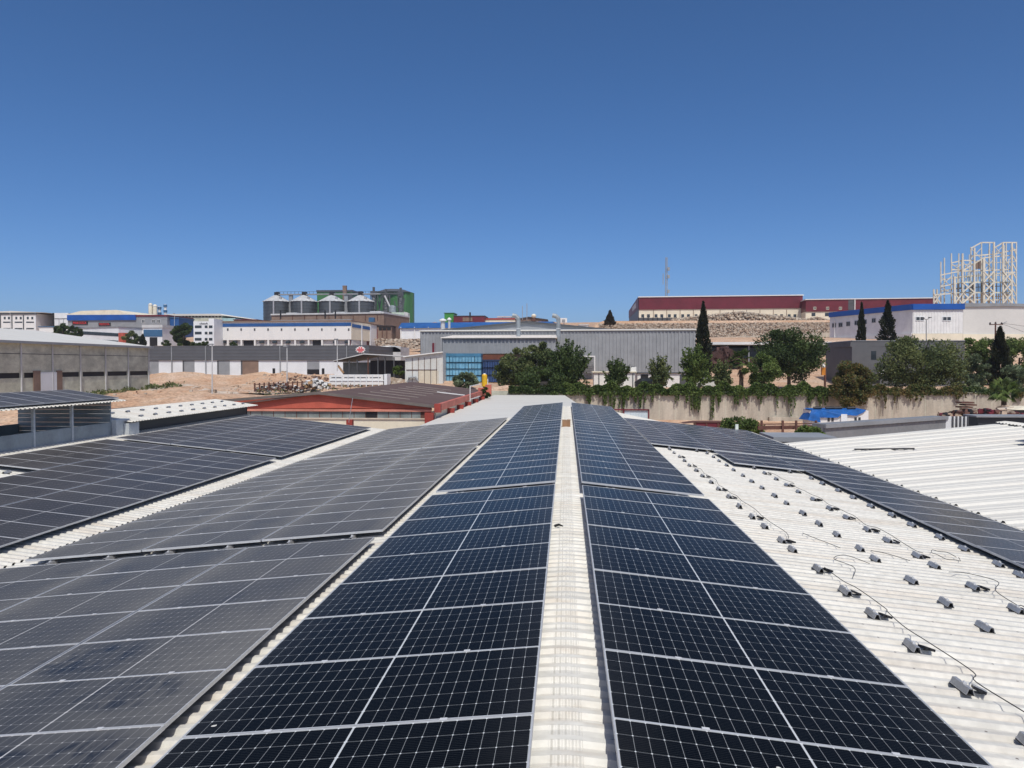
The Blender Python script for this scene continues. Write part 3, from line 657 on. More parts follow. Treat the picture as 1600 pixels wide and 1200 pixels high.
def text_mesh(txt, F, px0, py0, px1, py1, m, parent, out=0.12, name='lettering'):
    cu = bpy.data.curves.new('t', 'FONT'); cu.body = txt; cu.extrude = 0.03; cu.align_x = 'LEFT'
    to = bpy.data.objects.new('t', cu); COL.objects.link(to); bpy.context.view_layer.update()
    me = bpy.data.meshes.new_from_object(to.evaluated_get(bpy.context.evaluated_depsgraph_get()))
    bpy.data.objects.remove(to)
    xs = [v.co.x for v in me.vertices]; ys = [v.co.y for v in me.vertices]
    u0, z0 = F.uz(px0, py1); u1, z1 = F.uz(px1, py0); ox = Vector(parent.location)
    for v in me.vertices:
        u = u0+(v.co.x-min(xs))/(max(xs)-min(xs))*(u1-u0); z = z0+(v.co.y-min(ys))/(max(ys)-min(ys))*(z1-z0)
        v.co = F.pt(u, z, out+v.co.z)-ox
    me.materials.append(m); o = bpy.data.objects.new(name, me); COL.objects.link(o); o.parent = parent; return o

def bthing(name, label, F, cat='building', group=None, z=None):
    return thing(name, label, cat, (F.P.x, F.P.y, z if z is not None else ground_z(F.P.x, F.P.y)), group)
def simple_block(name, label, pxl, pxr, Y, ytop, ybot, depth, m, cat='building', rm=None, Yr=None, wallname='wall', eave=None):
    F = yface(pxl, pxr, Y, Yr); z1 = F.uz((pxl+pxr)/2, ytop)[1]; z0 = F.uz((pxl+pxr)/2, ybot)[1]-1.5
    t = bthing(name, label, F, cat, z=z0)
    b = MB(); F.lbox(b, 0, z0, F.len, z1, 0, depth); b.build(wallname, m, t)
    if rm is not None:
        b = MB(); F.lbox(b, -0.25, z1+0.003, F.len+0.25, z1+(eave or 0.25), 0.25, depth+0.25); b.build('roof', rm, t)
    return t, F, z0, z1

# ---- concrete hall at left, its long side runs away from us
CX = -66.6
F = Face((CX, 60), (CX, 118.2)); F.n = Vector((1, 0))
zt = CAMZ+2.66; zb = 4.9
t = thing('concrete_hall', 'long grey concrete hall with a slot window row and white low gable roof', 'industrial hall', (CX, 90, zb))
SB = CAMZ-1.62; ST = CAMZ-0.98
part('wall', M['concrete'], t, lambda b: (b.box(CX-40, 60, zb-1, CX, 118.2, SB), b.box(CX-40, 60, ST, CX, 118.2, zt), b.box(CX-40, 60, SB, CX-0.5, 118.1, ST)))
for y0 in np.arange(61, 118, 5.75):
    part('window', M['black'], t, lambda b: b.box(CX-0.49, y0+0.3, SB, CX-0.10, y0+5.35, ST))
    part('concrete_post', M['concrete'], t, lambda b: b.box(CX-0.5, y0+5.35, SB, CX+0.02, y0+6.05, ST))
part('roof', M['white_roof_far'], t, lambda b: b.poly([(CX+0.35, 0, zt+0.28), (CX-19, 0, zt+2.9), (CX-40, 0, zt+0.2), (CX-40, 0, zt+0.02), (CX+0.35, 0, zt+0.02)], (0, 59.2, 0)))
for o in kids(t):
    if o.name.startswith('roof'): o.location.y += 59.5
part('gutter', M['mid_grey'], t, lambda b: b.box(CX+0.36, 59.5, zt-0.05, CX+0.62, 118.9, zt+0.26))
jj = 0
for y0 in [q for q in np.arange(61-0.35, 119, 5.75)]:
    jj += 1
    part('drainpipe', M['light_grey'], t, lambda b: b.box(CX+0.03, y0, zb-1, CX+0.18, y0+0.15, zt-0.05))
part('joint_line', M['dark_grey'], t, lambda b: b.box(CX+0.004, 60, zt-1.35, CX+0.02, 118.2, zt-1.27))
dy = [q for q in (at(62, 600, 1).x,)]
Fd = F
def cy(px):   # where a picture column meets the long side
    d = ray(px, 570); return d[1]*(CX/d[0])
part('loading_door', M['white_cool'], t, lambda b: b.box(CX+0.04, cy(62), zb-1, CX+0.14, cy(87), CAMZ-0.95))
part('door_frame', M['brown_wall'], t, lambda b: b.box(CX+0.03, cy(51), zb-1, CX+0.12, cy(62)-0.02, CAMZ-0.75)); part('door_frame', M['brown_wall'], t, lambda b: b.box(CX+0.03, cy(87)+.02, zb-1, CX+0.12, cy(96), CAMZ-0.75))

# ---- dark grey hall with white lower storey
F = yface(160, 577, 160, 157); zg = 7.1
z1 = F.uz(400, 540)[1]; zm = F.uz(400, 563)[1]; z0 = F.uz(400, 585)[1]
t = bthing('dark_grey_hall', 'long dark grey clad hall with a white lower storey and loading doors', F, 'industrial hall', z=z0)
b = MB(); F.lbox(b, 0, zm, F.len, z1, 0.25, 22); b.build('upper_cladding', wave_mat('dark_clad', (0.095, 0.10, 0.11), 0.7, dirv='z'), t)
b = MB(); F.lbox(b, 0, z0-1, F.len, zm-0.003, 0, 22); b.build('wall', M['white_cool'], t)
for px0, px1 in ((234, 248), (288, 304), (342, 359), (379, 404)):
    fpart('loading_door', M['mid_grey'] if px0 < 370 else M['brown_wall'], t, F, (px0, 563.5, px1, 585), out=0.06)
    d_ = fpart('door_jamb', M['dark_grey'], t, F, (px0-2.5, 563.5, px0-0.2, 585), out=0.05)
d_ = fpart('loading_door', M['mid_grey'], t, F, (480, 564, 499, 577), out=0.06); fpart('door_opening', M['black'], t, F, (480, 577.1, 499, 585), out=0.05)
for px in (426, 503): fpart('door', M['black'], t, F, (px, 575.5, px+4, 584.8), out=0.06)
for px in (269, 322, 438, 542): fpart('drainpipe', M['mid_grey'], t, F, (px, 541, px+1.2, 585), out=0.4, inn=-0.26)
b = MB(); u_, z_ = F.uz(564, 546.5)
sg = thing('wall_sign', 'red and white round emblem sign on the dark grey hall', 'sign', tuple(F.pt(u_, z_, 0.3)))
prof = []
for k in range(24):
    a = 2*math.pi*k/24; rr = 1.06 if k % 2 else 0.86
    prof.append(F.pt(u_+rr*math.cos(a)*1.05, z_+rr*math.sin(a)*0.72, 0.36))
b.poly(prof, (-F.n.x*0.1, -F.n.y*0.1, 0)); b.build('sign_board', M['white_paint'], sg)
b = MB()
for (a0, b0, a1, b1) in ((-0.7,0.05,0.7,0.22),(-0.55,-0.25,0.55,-0.08),(-0.35,0.32,-0.1,0.55),(0.1,0.32,0.35,0.55),(-0.4,-0.52,0.4,-0.38),(-0.85,-0.14,-0.62,-0.02),(0.62,-0.14,0.85,-0.02)):
    F.lbox(b, u_+a0, z_+b0, u_+a1, z_+b1, 0.42, -0.37)
b.build('emblem_mark', M['red_sign'], sg)

# ---- blue-banded white hall and its small office block
F = yface(335, 549, 225, 222); zt_, zb_ = F.uz(440, 503)[1], F.uz(440, 531)[1]
t = bthing('blue_banded_hall', 'long white hall with a blue band under the eave below the silos', F, 'industrial hall', z=zb_-4)
b = MB(); F.lbox(b, 0, zb_, F.len, zt_, 0, 30); b.build('wall', M['white_paint'], t)
b = MB(); F.lbox(b, 0, zb_-4, F.len, zb_-0.003, -0.8, 30); b.build('lower_wall', M['light_grey'], t)
fpart('blue_band', M['blue_band'], t, F, (335.3, 505, 548.7, 510), out=0.08)
b = MB(); F.lbox(b, -0.2, zt_+.003, F.len+.2, zt_+0.35, 0.3, 30.3); b.build('roof', M['brown_wall'], t)
for px in np.arange(356, 548, 21.0): fpart('wall_vent', M['dark_grey'], t, F, (px-1.1, 513, px+1.1, 516.5), out=0.12)
for px in np.arange(356, 548, 21.0): fpart('concrete_post', M['white_paint'], t, F, (px-1.2, 531.3, px+1.2, 541), out=0.0, inn=0.79)
fpart('door_opening', M['black'], t, F, (379, 532, 397, 541), out=-0.7, inn=0.79); fpart('door_opening', M['black'], t, F, (487, 531.5, 504, 541), out=-0.7, inn=0.79)
for px in (345, 363, 405, 425, 446, 468, 520, 538): win(t, F, px, 533, px+6, 536.5, out=-0.75)
F2 = Face(F.Q, xy(579.5, 238)); z2 = F2.uz(575, 510)[1]
b = MB(); F2.lbox(b, 0.02, zb_, F2.len, zt_-0.05, 0.02, 0.3); b.build('side_wall', M['cream'], t)
for pa, pb in (((549.5, 506), (579, 510.5)),):
    b = MB(); F2.quad(b, [(550, 506), (579, 511), (579, 516), (550, 511)], out=0.1); b.build('blue_band', M['blue_band'], t)
for px in (565, 578.5): fpart('corner_post', M['white_cool'], t, F2, (px-.7, 504+(px-550)*.2, px+.7, 541), out=0.15)
b = MB(); F2.lbox(b, 0.02, zb_-4, F2.len, zb_-0.01, -0.5, 1); b.build('lower_wall', M['maroon'], t)
F = yface(303, 335, 219); z1 = F.uz(320, 502)[1]; z0 = F.uz(320, 541)[1]
t = bthing('office_block', 'small white three storey office block with six dark windows', F, 'office', z=z0-1)
b = MB(); F.lbox(b, 0, z0-1.5, F.len, z1, 0, 12); F.lbox(b, 4.6, z1+.002, F.len, z1+0.8, 0, 6); b.build('wall', M['white_cool'], t)
for yy in (508.5, 518.3, 528):
    for a, c in ((304.5, 315), (320, 332)):
        win(t, F, a, yy, c, yy+4.2)
    fpart('window_panel', M['white_paint'], t, F, (324.5, yy, 326.5, yy+4.2), out=0.09)
text_mesh('uksoA', F, 312, 503.8, 325, 507, M['dark_grey'], t, out=0.06)

# ---- hill-side works at far left
F = yface(-30, 57, 300); z1 = F.uz(20, 490)[1]; z0 = F.uz(20, 527)[1]
t = bthing('white_factory', 'tall white factory block with rows of small dark windows at far left', F, 'factory', z=z0-3)
b = MB(); F.lbox(b, 0, z0-4, F.len, z1, 0, 40); b.build('wall', M['white_paint'], t)
fpart('cornice', M['dark_grey'], t, F, (-30, 489.5, 57, 491.5), out=0.3)
b = MB(); b.poly([F.pt(0, z1+.4, .2), F.pt(F.len*.55, z1+1.1, .2), F.pt(F.len+4, z1+.4, .2)], (0, 40, 0)); b.build('roof', M['white_roof_far'], t)
for px in (1, 19, 37): fpart('pilaster', M['dark_grey'], t, F, (px-.7, 492, px+.7, 524), out=0.2)
for px in (6, 12.5, 24, 31, 42, 49): win(t, F, px, 495, px+3, 499)
for px in (5, 23, 41):
    for yy in (502.5, 512.5): win(t, F, px, yy, px+12, yy+2)
F2 = Face(F.Q, xy(84, 322)); b = MB(); F2.lbox(b, 0.02, z0-4, F2.len, z1+.3, 0, .4); b.build('side_wing', M['white_cool'], t)
for px in (67, 71, 77): win(t, F2, px, 496, px+2, 500)
for px in (58, 68, 75): win(t, F2, px, 503, px+4, 506)
F = yface(83, 108, 305); z1 = F.uz(95, 489)[1]
t = bthing('white_wing', 'low white wing with a dark corner pillar beside the blue factory', F, 'factory', z=22)
b = MB(); F.lbox(b, 0.3, 18, F.len, z1, 0, 25); b.build('wall', M['white_cool'], t)
fpart('corner_pillar', M['black'], t, F, (83, 489, 85, 512), out=0.3); fpart('trim_band', M['dark_grey'], t, F, (85.5, 497.5, 107, 498.5), out=0.1)
for px in (92, 99): fpart('seam', M['mid_grey'], t, F, (px, 499, px+.7, 512), out=0.08)
F = yface(107, 214, 290); z1 = F.uz(160, 492)[1]; zm = F.uz(160, 500.5)[1]
t = bthing('blue_factory', 'wide factory with a bright blue fascia and two red lettered signs', F, 'factory', z=22)
b = MB(); F.lbox(b, 0, zm, F.len, z1, 0.5, 35); b.build('blue_fascia', M['blue_bright'], t)
b = MB(); F.lbox(b, 0, 15, F.len, zm-.003, 0, 35); b.build('wall', M['mid_grey'], t)
b = MB(); b.poly([F.pt(-1, z1+.01, .3), F.pt(F.len*.2, z1+1.6, .3), F.pt(F.len*.72, z1+1.9, .3), F.pt(F.len-2, z1+.01, .3)], (0, 35, 0)); b.build('roof', M['cream'], t)
b = MB(); b.poly([F.pt(F.len*.2, z1+1.2, -8), F.pt(F.len*.3, z1+2.5, -8), F.pt(F.len*.45, z1+2.5, -8), F.pt(F.len*.9, z1+0.4, -8)], (0, 20, 0)); b.build('rear_roof', M['brown_wall'], t)
for txt, x0, x1, y0, y1 in (('MAKOZCK', 115, 136, 502.7, 506.3), ('MOTOTA', 156, 171.5, 505, 508.3)):
    fpart('sign_board', M['black'], t, F, (x0-1.5, y0-.7, x1+1.5, y1+.9), out=0.25)
    text_mesh(txt, F, x0, y0, x1, y1, M['red_sign'], t, out=0.27)
t, F, z0, z1 = simple_block('grey_workshop', 'grey workshop block with a dark red roof edge above the blue shed', 214, 262, 282, 494.5, 520, 20, M['mid_grey'], 'workshop', M['maroon'], eave=0.6)
for px in (222, 238, 246): win(t, F, px, 499.5, px+4, 504.5, frame=M['white_paint'])
t, F, z0, z1 = simple_block('blue_annex', 'small blue shed edge beside the dark red roofed workshop', 262, 280, 284, 497, 520, 12, M['blue_band'], 'shed', M['blue_steel'])
t, F, z0, z1 = simple_block('striped_office', 'low office with long ribbon windows and white bands behind the concrete hall', 128, 186, 245, 512, 540, 16, M['white_cool'], 'office', M['mid_grey'], Yr=238)
for y0, y1 in ((517.5, 522.5), (529, 535)):
    b = MB(); F.quad(b, [(129, y0), (185, y0+3.2), (185, y1+3.2), (129, y1)], out=0.08); b.build('window_band', M['glass'], t)
fpart('red_panel', M['red_brick'], t, F, (186, 520, 193, 538), out=0.2, inn=2)
t, F, z0, z1 = simple_block('ribbon_office', 'low white office wing with dark blue roof and one window band', 62, 112, 250, 511, 540, 16, M['white_paint'], 'office', M['blue_steel'])
b = MB(); F.box(b, 63, 519.5, 108, 523.5, out=.08); b.build('window_band', M['glass'], t)
t, F, z0, z1 = simple_block('blue_shed', 'blue fronted shed with a pale parapet and dark open door', 224, 254, 240, 512, 540, 14, M['white_cool'], 'shed', M['light_grey'], eave=0.9)
fpart('blue_front', M['blue_steel'], t, F, (224.5, 515, 253.5, 526), out=0.1); fpart('door_opening', M['black'], t, F, (234, 527, 246, 541), out=0.06)
t, F, z0, z1 = simple_block('pink_block', 'small pale block with white wall between the striped office and blue shed', 193, 224, 246, 514.5, 540, 14, M['white_paint'], 'building', M['light_grey'])
q = at(8, 523, 210); t = thing('blue_canopy', 'small dark blue tent roof at the left edge', 'canopy', (q.x, 210, q.z-3))
b = MB(); b.poly([at(-8, 523, 208), at(3, 515.5, 208), at(17, 523, 208)], (0, 6, 0)); b.build('canopy_roof', mat('navy', (0.02, 0.035, 0.16), 0.6), t)
for px in (-5, 14): part('post', M['mid_grey'], t, lambda b: b.bar(at(px, 523, 209), at(px, 540, 209), 0.2))
# cream silos and banded stacks
for px, w_, yt, lab in ((235.5, 3.2, 476, 'taller cream twin silo standing left of its pair'), (242.5, 3.4, 478, 'shorter cream twin silo standing right of its pair')):
    c = at(px, 500, 330); r = w_*330/1200; zt = at(px, yt, 330).z
    t = thing('cream_silo', lab, 'silo', (c.x, 330, c.z-4), 'twin cream silos')
    part('silo_body', M['cream'], t, lambda b: b.cyl((c.x, 330), [(r, c.z-4), (r, zt), (r*.5, zt+.6)], 16))
    part('top_rail', M['light_grey'], t, lambda b: b.cyl((c.x, 330), [(r*1.05, zt-.4), (r*1.05, zt+.05)], 16))
for px, yt, lab in ((249.5, 479, 'shorter blue and white banded chimney'), (258.5, 475.5, 'taller blue and white banded chimney')):
    c = at(px, 500, 332); zt = at(px, yt, 332).z; r = 0.65
    t = thing('banded_chimney', lab, 'chimney', (c.x, 332, c.z-4), 'banded chimneys')
    part('shaft', M['white_paint'], t, lambda b: b.cyl((c.x, 332), [(r, c.z-4), (r*.8, zt)], 12))
    for k in range(2): part('blue_ring', M['blue_steel'], t, lambda b: b.cyl((c.x, 332), [(r*1.25, zt-1.2-k*2.4), (r*1.25, zt-0.2-k*2.4)], 12))
t, F, z0, z1 = simple_block('eave_hall', 'long beige hall with white roof edge and dark slots under the eave', 262, 348, 310, 493.5, 505, 30, M['concrete'], 'industrial hall')
part('roof', M['white_roof_far'], t, lambda b: b.poly([F.pt(-1, z1, .6), F.pt(-1, z1+.8, .6), F.pt(F.len-1, z1+.8, .6), F.pt(F.len+14, z1-1.6, -10), F.pt(F.len+1, z1, .6)], (0, 30, 0)))
for k in range(16): fpart('eave_slot', M['black'], t, F, (264+k*5.2, 494, 267+k*5.2, 495.8), out=0.08)
t, F, z0, z1 = simple_block('teal_lean_to', 'pale teal lean-to beside the beige eave hall', 347, 368, 308, 497, 507, 14, mat('teal', (0.36, 0.55, 0.55), 0.6), 'shed')
t, F, z0, z1 = simple_block('brown_hut', 'low brown building behind the blue banded hall', 366, 402, 300, 500, 508, 12, M['brown_wall'], 'building', M['maroon'])

# ---- grain silos
SG = 'grain silos in a row'
YS = 320
names = ['leftmost', 'second from left', 'third from left', 'rightmost']
for k, px in enumerate((432.5, 475.5, 519, 564)):
    c = at(px, 500, YS); r = 20.6*YS/1200; zt = at(px, 472, YS).z; za = at(px, 461.5, YS).z; zb = ground_z(c.x, YS)-3
    t = thing('grain_silo', f'{names[k]} of the four round steel grain silos with pale cone roofs', 'grain silo', (c.x, YS, zb), SG)
    prof = [(r, zb)]
    z = zb
    while z < zt-1.0:
        prof += [(r, z+1.15), (r+0.09, z+1.2), (r+0.09, z+1.38), (r, z+1.43)]; z += 1.43
    prof += [(r, zt)]
    part('silo_wall', M['silo_steel'], t, lambda b: b.cyl((c.x, YS), prof, 40))
    def cone(b):
        n = 40; vs = []; fs = []
        for i in range(n):
            a = 2*math.pi*i/n; rr = (r+0.35); dz = 0.18 if i % 2 else 0.0
            vs.append((c.x+rr*math.cos(a), YS+rr*math.sin(a), zt+dz))
            vs.append((c.x+1.0*math.cos(a), YS+1.0*math.sin(a), za+dz*.3))
        for i in range(n):
            j = (i+1) % n; fs.append((2*i, 2*j, 2*j+1, 2*i+1))
        fs.append(tuple(2*i+1 for i in range(n))); fs.append(tuple(2*i for i in range(n-1, -1, -1))); b.add(vs, fs)
    part('cone_roof', M['silo_cap'], t, cone)
    part('roof_hatch', M['zinc'], t, lambda b: b.box(c.x+r*.42, YS-r*.62, zt+.5, c.x+r*.42+.9, YS-r*.62+.9, zt+2.0))
    part('roof_neck', M['mid_grey'], t, lambda b: b.cyl((c.x, YS), [(0.9, za-.2), (0.9, za+1.0)], 12))
    part('ladder', M['zinc'], t, lambda b: b.box(c.x-.3+r*.15, YS-r-.25, zb, c.x+.3+r*.15, YS-r-.12, zt))
zc = at(500, 459.5, YS).z
t = thing('conveyor_bridge', 'long lattice conveyor walkway running above the grain silo cones', 'conveyor', (at(433, 460, YS).x, YS, zc))
xa, xb = at(433, 460, YS).x, at(595, 460, YS).x
part('walkway', M['mid_grey'], t, lambda b: b.box(xa, YS-.9, zc-.35, xb, YS+.9, zc+.1))
def rail_(b):
    b.bar((xa, YS-.9, zc+1.0), (xb, YS-.9, zc+1.0), .12); x = xa
    while x < xb: b.bar((x, YS-.9, zc+.1), (x, YS-.9, zc+1.0), .12); x += 1.6
part('handrail', M['dark_grey'], t, rail_)
for px in (433, 476, 519, 564): part('drive_head', M['black'], t, lambda b: b.box(at(px, 460, YS).x-.9, YS-1, zc-.9, at(px, 460, YS).x+.9, YS+1, zc+.9))
for px in (454.5, 541): part('support_leg', M['mid_grey'], t, lambda b: b.box(at(px, 460, YS).x-.8, YS-.5, zc-10, at(px, 460, YS).x+.8, YS+.5, zc-.4))
# green buildings
t, F, z0, z1 = simple_block('green_elevator', 'square green grain elevator block behind the silo cones', 496, 551, 340, 456, 500, 14, M['green_silo'], 'grain elevator', M['dark_grey'], eave=0.8)
fpart('roof_hut', M['dark_grey'], t, F, (502, 453.5, 508, 456), out=-1, inn=4)
fpart('stair_tower', M['brown_wall'], t, F, (536.5, 446.5, 542.5, 500), out=1.2, inn=0.0)
fpart('dark_bay', M['dark_grey'], t, F, (543, 458, 551, 500), out=0.1)
c = at(616, 500, 345); zt = at(616, 458, 345).z; zb = 20
t = thing('green_silo_block', 'large green faceted silo block right of the grain silos', 'silo', (c.x, 345, zb))
r = 32*345/1200
def oct_(b):
    n = 12; pts = [(c.x+r*math.cos(2*math.pi*(k+.5)/n), 345+r*.8*math.sin(2*math.pi*(k+.5)/n), zb) for k in range(n)]
    b.poly(pts, (0, 0, zt-zb))
part('silo_wall', M['green_silo'], t, oct_)
part('roof', M['dark_grey'], t, lambda b: b.cyl((c.x, 345), [(r*.98, zt+.003), (r*.5, zt+1.5)], 12))
for k, (px, yt, w_, lab) in enumerate(((584, 450, 5, 'leftmost dark lattice elevator tower at the right end of the silos'), (603, 453, 5, 'middle dark lattice elevator tower in front of the green block'), (626, 451, 4.5, 'rightmost dark lattice elevator tower in front of the green block'))):
    Yt = 330; q = at(px, 500, Yt); zt = at(px, yt, Yt).z; w = w_*Yt/1200/1.3; zb = 22
    t = thing('elevator_tower', lab, 'elevator tower', (q.x, Yt, zb), 'dark elevator towers')
    for sx_ in (-1, 1):
        for sy_ in (-1, 1): part('tower_post', M['dark_grey'], t, lambda b: b.bar((q.x+sx_*w, Yt+sy_*w, zb), (q.x+sx_*w, Yt+sy_*w, zt-1.5), .28))
    z = zb; i = 0
    def lat(b):
        z = zb; i = 0
        while z < zt-4:
            for sy_ in (-1, 1):
                s_ = 1 if i % 2 else -1
                b.bar((q.x-s_*w, Yt+sy_*w, z), (q.x+s_*w, Yt+sy_*w, z+2.4), .18); b.bar((q.x-w, Yt+sy_*w, z), (q.x+w, Yt+sy_*w, z), .18)
            z += 2.4; i += 1
    part('bracing', M['dark_grey'], t, lat)
    part('drive_head', M['dark_grey'], t, lambda b: (b.box(q.x-w*1.2, Yt-w, zt-3.4, q.x+w*1.2, Yt+w, zt-1.4), b.box(q.x-.4, Yt-.4, zt-1.4, q.x+.5, Yt+.4, zt+.4)))
    part('leg_casing', M['mid_grey'], t, lambda b: b.box(q.x-.5, Yt-.5, zb, q.x+.5, Yt+.5, zt-3))
t = thing('tower_gantry', 'dark walkway gantry and frames crossing in front of the green silo block', 'gantry', tuple(at(605, 462, 324)))
part('walkway', M['dark_grey'], t, lambda b: b.bar(at(584, 458, 324), at(628, 459.5, 324), .9, .5))
part('handrail', M['dark_grey'], t, lambda b: [b.bar(at(584, 455.4, 324), at(628, 456.9, 324), .15)]+[b.bar(at(584+k*4, 458, 324), at(584+k*4, 455.5, 324), .12) for k in range(12)])
for a, c in (((590, 462), (596, 500)), ((596, 462), (590, 500)), ((609, 461), (609, 500)), ((616, 470), (622, 500)), ((632, 466), (626, 500)), ((598, 478), (630, 480)), ((588, 486), (612, 486))): part('frame_bar', M['dark_grey'], t, lambda b: b.bar(at(*a, 323), at(*c, 323+random.uniform(-.5, .5)), .42))
part('dust_filter', M['galv'], t, lambda b: b.cyl((at(613, 482, 322).x, 322), [(.3, at(613, 494, 322).z), (1.5, at(613, 488, 322).z), (1.5, at(613, 479, 322).z), (.5, at(613, 477, 322).z)], 14))
t = thing('chute_pipe', 'slanting pale chute pipe below the dark elevator towers', 'pipe', tuple(at(601, 462, 322)))
part('pipe', M['light_grey'], t, lambda b: b.tube([at(601, 462, 322), at(614, 490, 322)], .35, 8))
t, F, z0, z1 = simple_block('pale_hopper', 'pale green hopper housing at the foot of the green block', 612, 636, 316, 488, 505, 6, mat('pale_green', (0.50, 0.62, 0.52), 0.6), 'hopper')
part('hopper_arm', M['light_grey'], t, lambda b: b.poly([at(631, 487, 315), at(638, 489, 315), at(637, 502, 315), at(633, 502, 315)], (0, 1.5, 0)))
# brown parapet building in front of the silos
F = yface(425, 600, 275, 268); z1 = F.uz(500, 491.5)[1]; z0 = 12
t = bthing('parapet_works', 'long brown works building with pale parapet in front of the grain silos', F, 'industrial hall', z=z0)
b = MB(); F.lbox(b, 0, z0, F.len, z1, 0, 25); b.build('wall', M['brown_wall'], t)
b = MB(); F.lbox(b, -.2, z1+.003, F.len+.2, z1+.55, .35, 25.2); b.build('parapet', M['light_grey'], t)
for px in (446, 520, 577): 
    b = MB(); u_ = F.uz(px, 491)[0]; F.lbox(b, u_, z1+.553, u_+4.2, z1+.9, -.5, 8); b.build('roof_light', M['light_grey'], t)
for px in np.arange(438, 600, 19): fpart('pilaster', M['rust'], t, F, (px-.5, 492.5, px+.5, 501), out=0.15)
fpart('canopy_band', M['mid_grey'], t, F, (426, 500, 552, 503.5), out=1.5)
for px in (438.5, 508, 524): part('flue', M['black'], t, lambda b: b.bar(at(px, 498, 266), at(px, 485, 266), .4))
F2 = Face(F.Q, xy(621, 284)); b = MB(); F2.lbox(b, .02, z0, F2.len, z1-.6, 0, .4); b.build('side_wall', M['brown_wall'], t)
b = MB(); F2.quad(b, [(601, 494), (614, 499), (614, 512), (601, 507)], out=.1); b.build('side_opening', M['black'], t)
part('roof_tank', M['blue_steel'], t, lambda b: b.box(at(576, 498, 262).x, 262, at(576, 503, 262).z, at(584, 498, 262).x, 264, at(576, 496, 262).z))
# rocks and lean structures under it
t, F, z0, z1 = simple_block('dark_lean_to', 'dark cluttered lean-to with maroon wall beside the blue banded hall', 580, 612, 246, 510, 530, 6, M['brown_wall'], 'shed', M['black'])
fpart('maroon_panel', M['maroon'], t, F, (580.5, 514, 590, 530), out=.1); fpart('shade_opening', M['black'], t, F, (592, 511, 611, 516), out=.1)
for px in (597, 604): fpart('post', M['rust'], t, F, (px, 512, px+1, 530), out=.3, inn=0)
# blue roofed hall
F = yface(625.5, 860, 248, 244); z1 = F.uz(700, 503)[1]; zm = F.uz(700, 512.5)[1]
t = bthing('blue_roof_hall', 'long hall with a deep blue roof edge and pale wall behind grey halls', F, 'industrial hall', z=14)
b = MB(); F.lbox(b, 0, 12, F.len, zm, 0, 25); b.build('wall', M['white_cool'], t)
b = MB(); b.poly([F.pt(-.5, zm+.02, .6), F.pt(-.5, z1, -3.0), F.pt(-.5, z1, -25), F.pt(-.5, zm+.02, -25)], tuple(F.d*(F.len+1))+(0,)); b.build('roof', M['blue_band'], t)
for px in (626.5, 648, 669.5): fpart('pilaster', M['white_paint'], t, F, (px-.8, 511, px+.8, 534), out=.25)
# little buildings on the crest
t, F, z0, z1 = simple_block('green_cube', 'small bright green box building on the crest', 694.5, 709, 330, 489.5, 510, 10, M['green_box'], 'building', M['green_silo'])
t, F, z0, z1 = simple_block('crest_maroon_shed', 'small maroon shed on the crest beside the green box', 709, 757, 328, 494, 510, 14, M['maroon'], 'shed', M['dark_grey'])
fpart('mural_patch', M['brown_wall'], t, F, (723, 496, 738, 502), out=.1)
part('flue', M['black'], t, lambda b: b.bar(at(734.5, 496, 327), at(734.5, 488, 327), .6))
t, F, z0, z1 = simple_block('crest_canopy_shed', 'low cream shed with a red roof edge on the crest', 757, 805, 332, 499.5, 512, 14, M['cream'], 'shed', M['red_dark'], eave=0.7)
fpart('tank', M['light_grey'], t, F, (776, 493.5, 799, 495.5), out=-2, inn=4)
for px in (784, 798): fpart('post', M['rust'], t, F, (px, 495, px+1.2, 499), out=-2.5, inn=3)
F = yface(806, 858, 300); t = bthing('striped_gable_shed', 'pale striped gable roof shed poking up behind the grey gable', F, 'shed', z=22)
b = MB(); b.poly([F.pt(*F.uz(806, 512)), F.pt(*F.uz(858, 512)), F.pt(*F.uz(855, 500)), F.pt(*F.uz(826, 495.8)), F.pt(*F.uz(806, 499))], (0, 12, 0)); b.build('wall', M['brown_wall'], t)
b = MB(); b.poly([F.pt(*F.uz(804, 499.5), out=.5), F.pt(*F.uz(826, 496), out=.5), F.pt(*F.uz(856, 500), out=.5), F.pt(*F.uz(856, 499), out=.5), F.pt(*F.uz(826, 494.9), out=.5), F.pt(*F.uz(804, 498.5), out=.5)], (0, 12.5, 0)); b.build('roof', M['dark_grey'], t)
for px in range(812, 856, 5): fpart('seam', M['dark_grey'], t, F, (px, 500.5, px+.9, 511), out=.08)
q = at(834, 495, 299); t = thing('roof_turbine', 'round pale rooftop vent on the striped gable shed', 'roof vent', tuple(q))
part('vent_ball', M['cream'], t, lambda b: b.cyl((q.x, 299), [(.3, q.z-.6), (.9, q.z), (1.0, q.z+.5), (.4, q.z+1.1)], 12))
part('vent_base', M['rust'], t, lambda b: b.box(q.x-.8, 298.4, q.z-1.6, q.x+.8, 299.6, q.z-.62))
for px, yt in ((816.3, 478), (823.3, 474)):
    q = at(px, 500, 296); b = MB(); b.tube([q, at(px, yt, 296)], .13, 5)
    tag(b.build('antenna_mast', M['zinc'], None, loc=tuple(q)), 'thin taller antenna mast above the grey gable' if yt == 474 else 'thin shorter antenna mast above the grey gable', 'antenna')
q = at(881, 510, 240); t = thing('basketball_hoop', 'white basketball backboard on a pole above the grey gable roof', 'basketball hoop', (q.x, 240, q.z-3))
part('pole', M['mid_grey'], t, lambda b: b.bar((q.x, 240, q.z-4), (q.x, 240, q.z+1.2), .25))
part('backboard', M['white_paint'], t, lambda b: b.box(at(874, 500, 239.7).x, 239.6, at(880, 504, 239.7).z, at(886, 500, 239.7).x, 239.75, at(880, 497, 239.7).z))
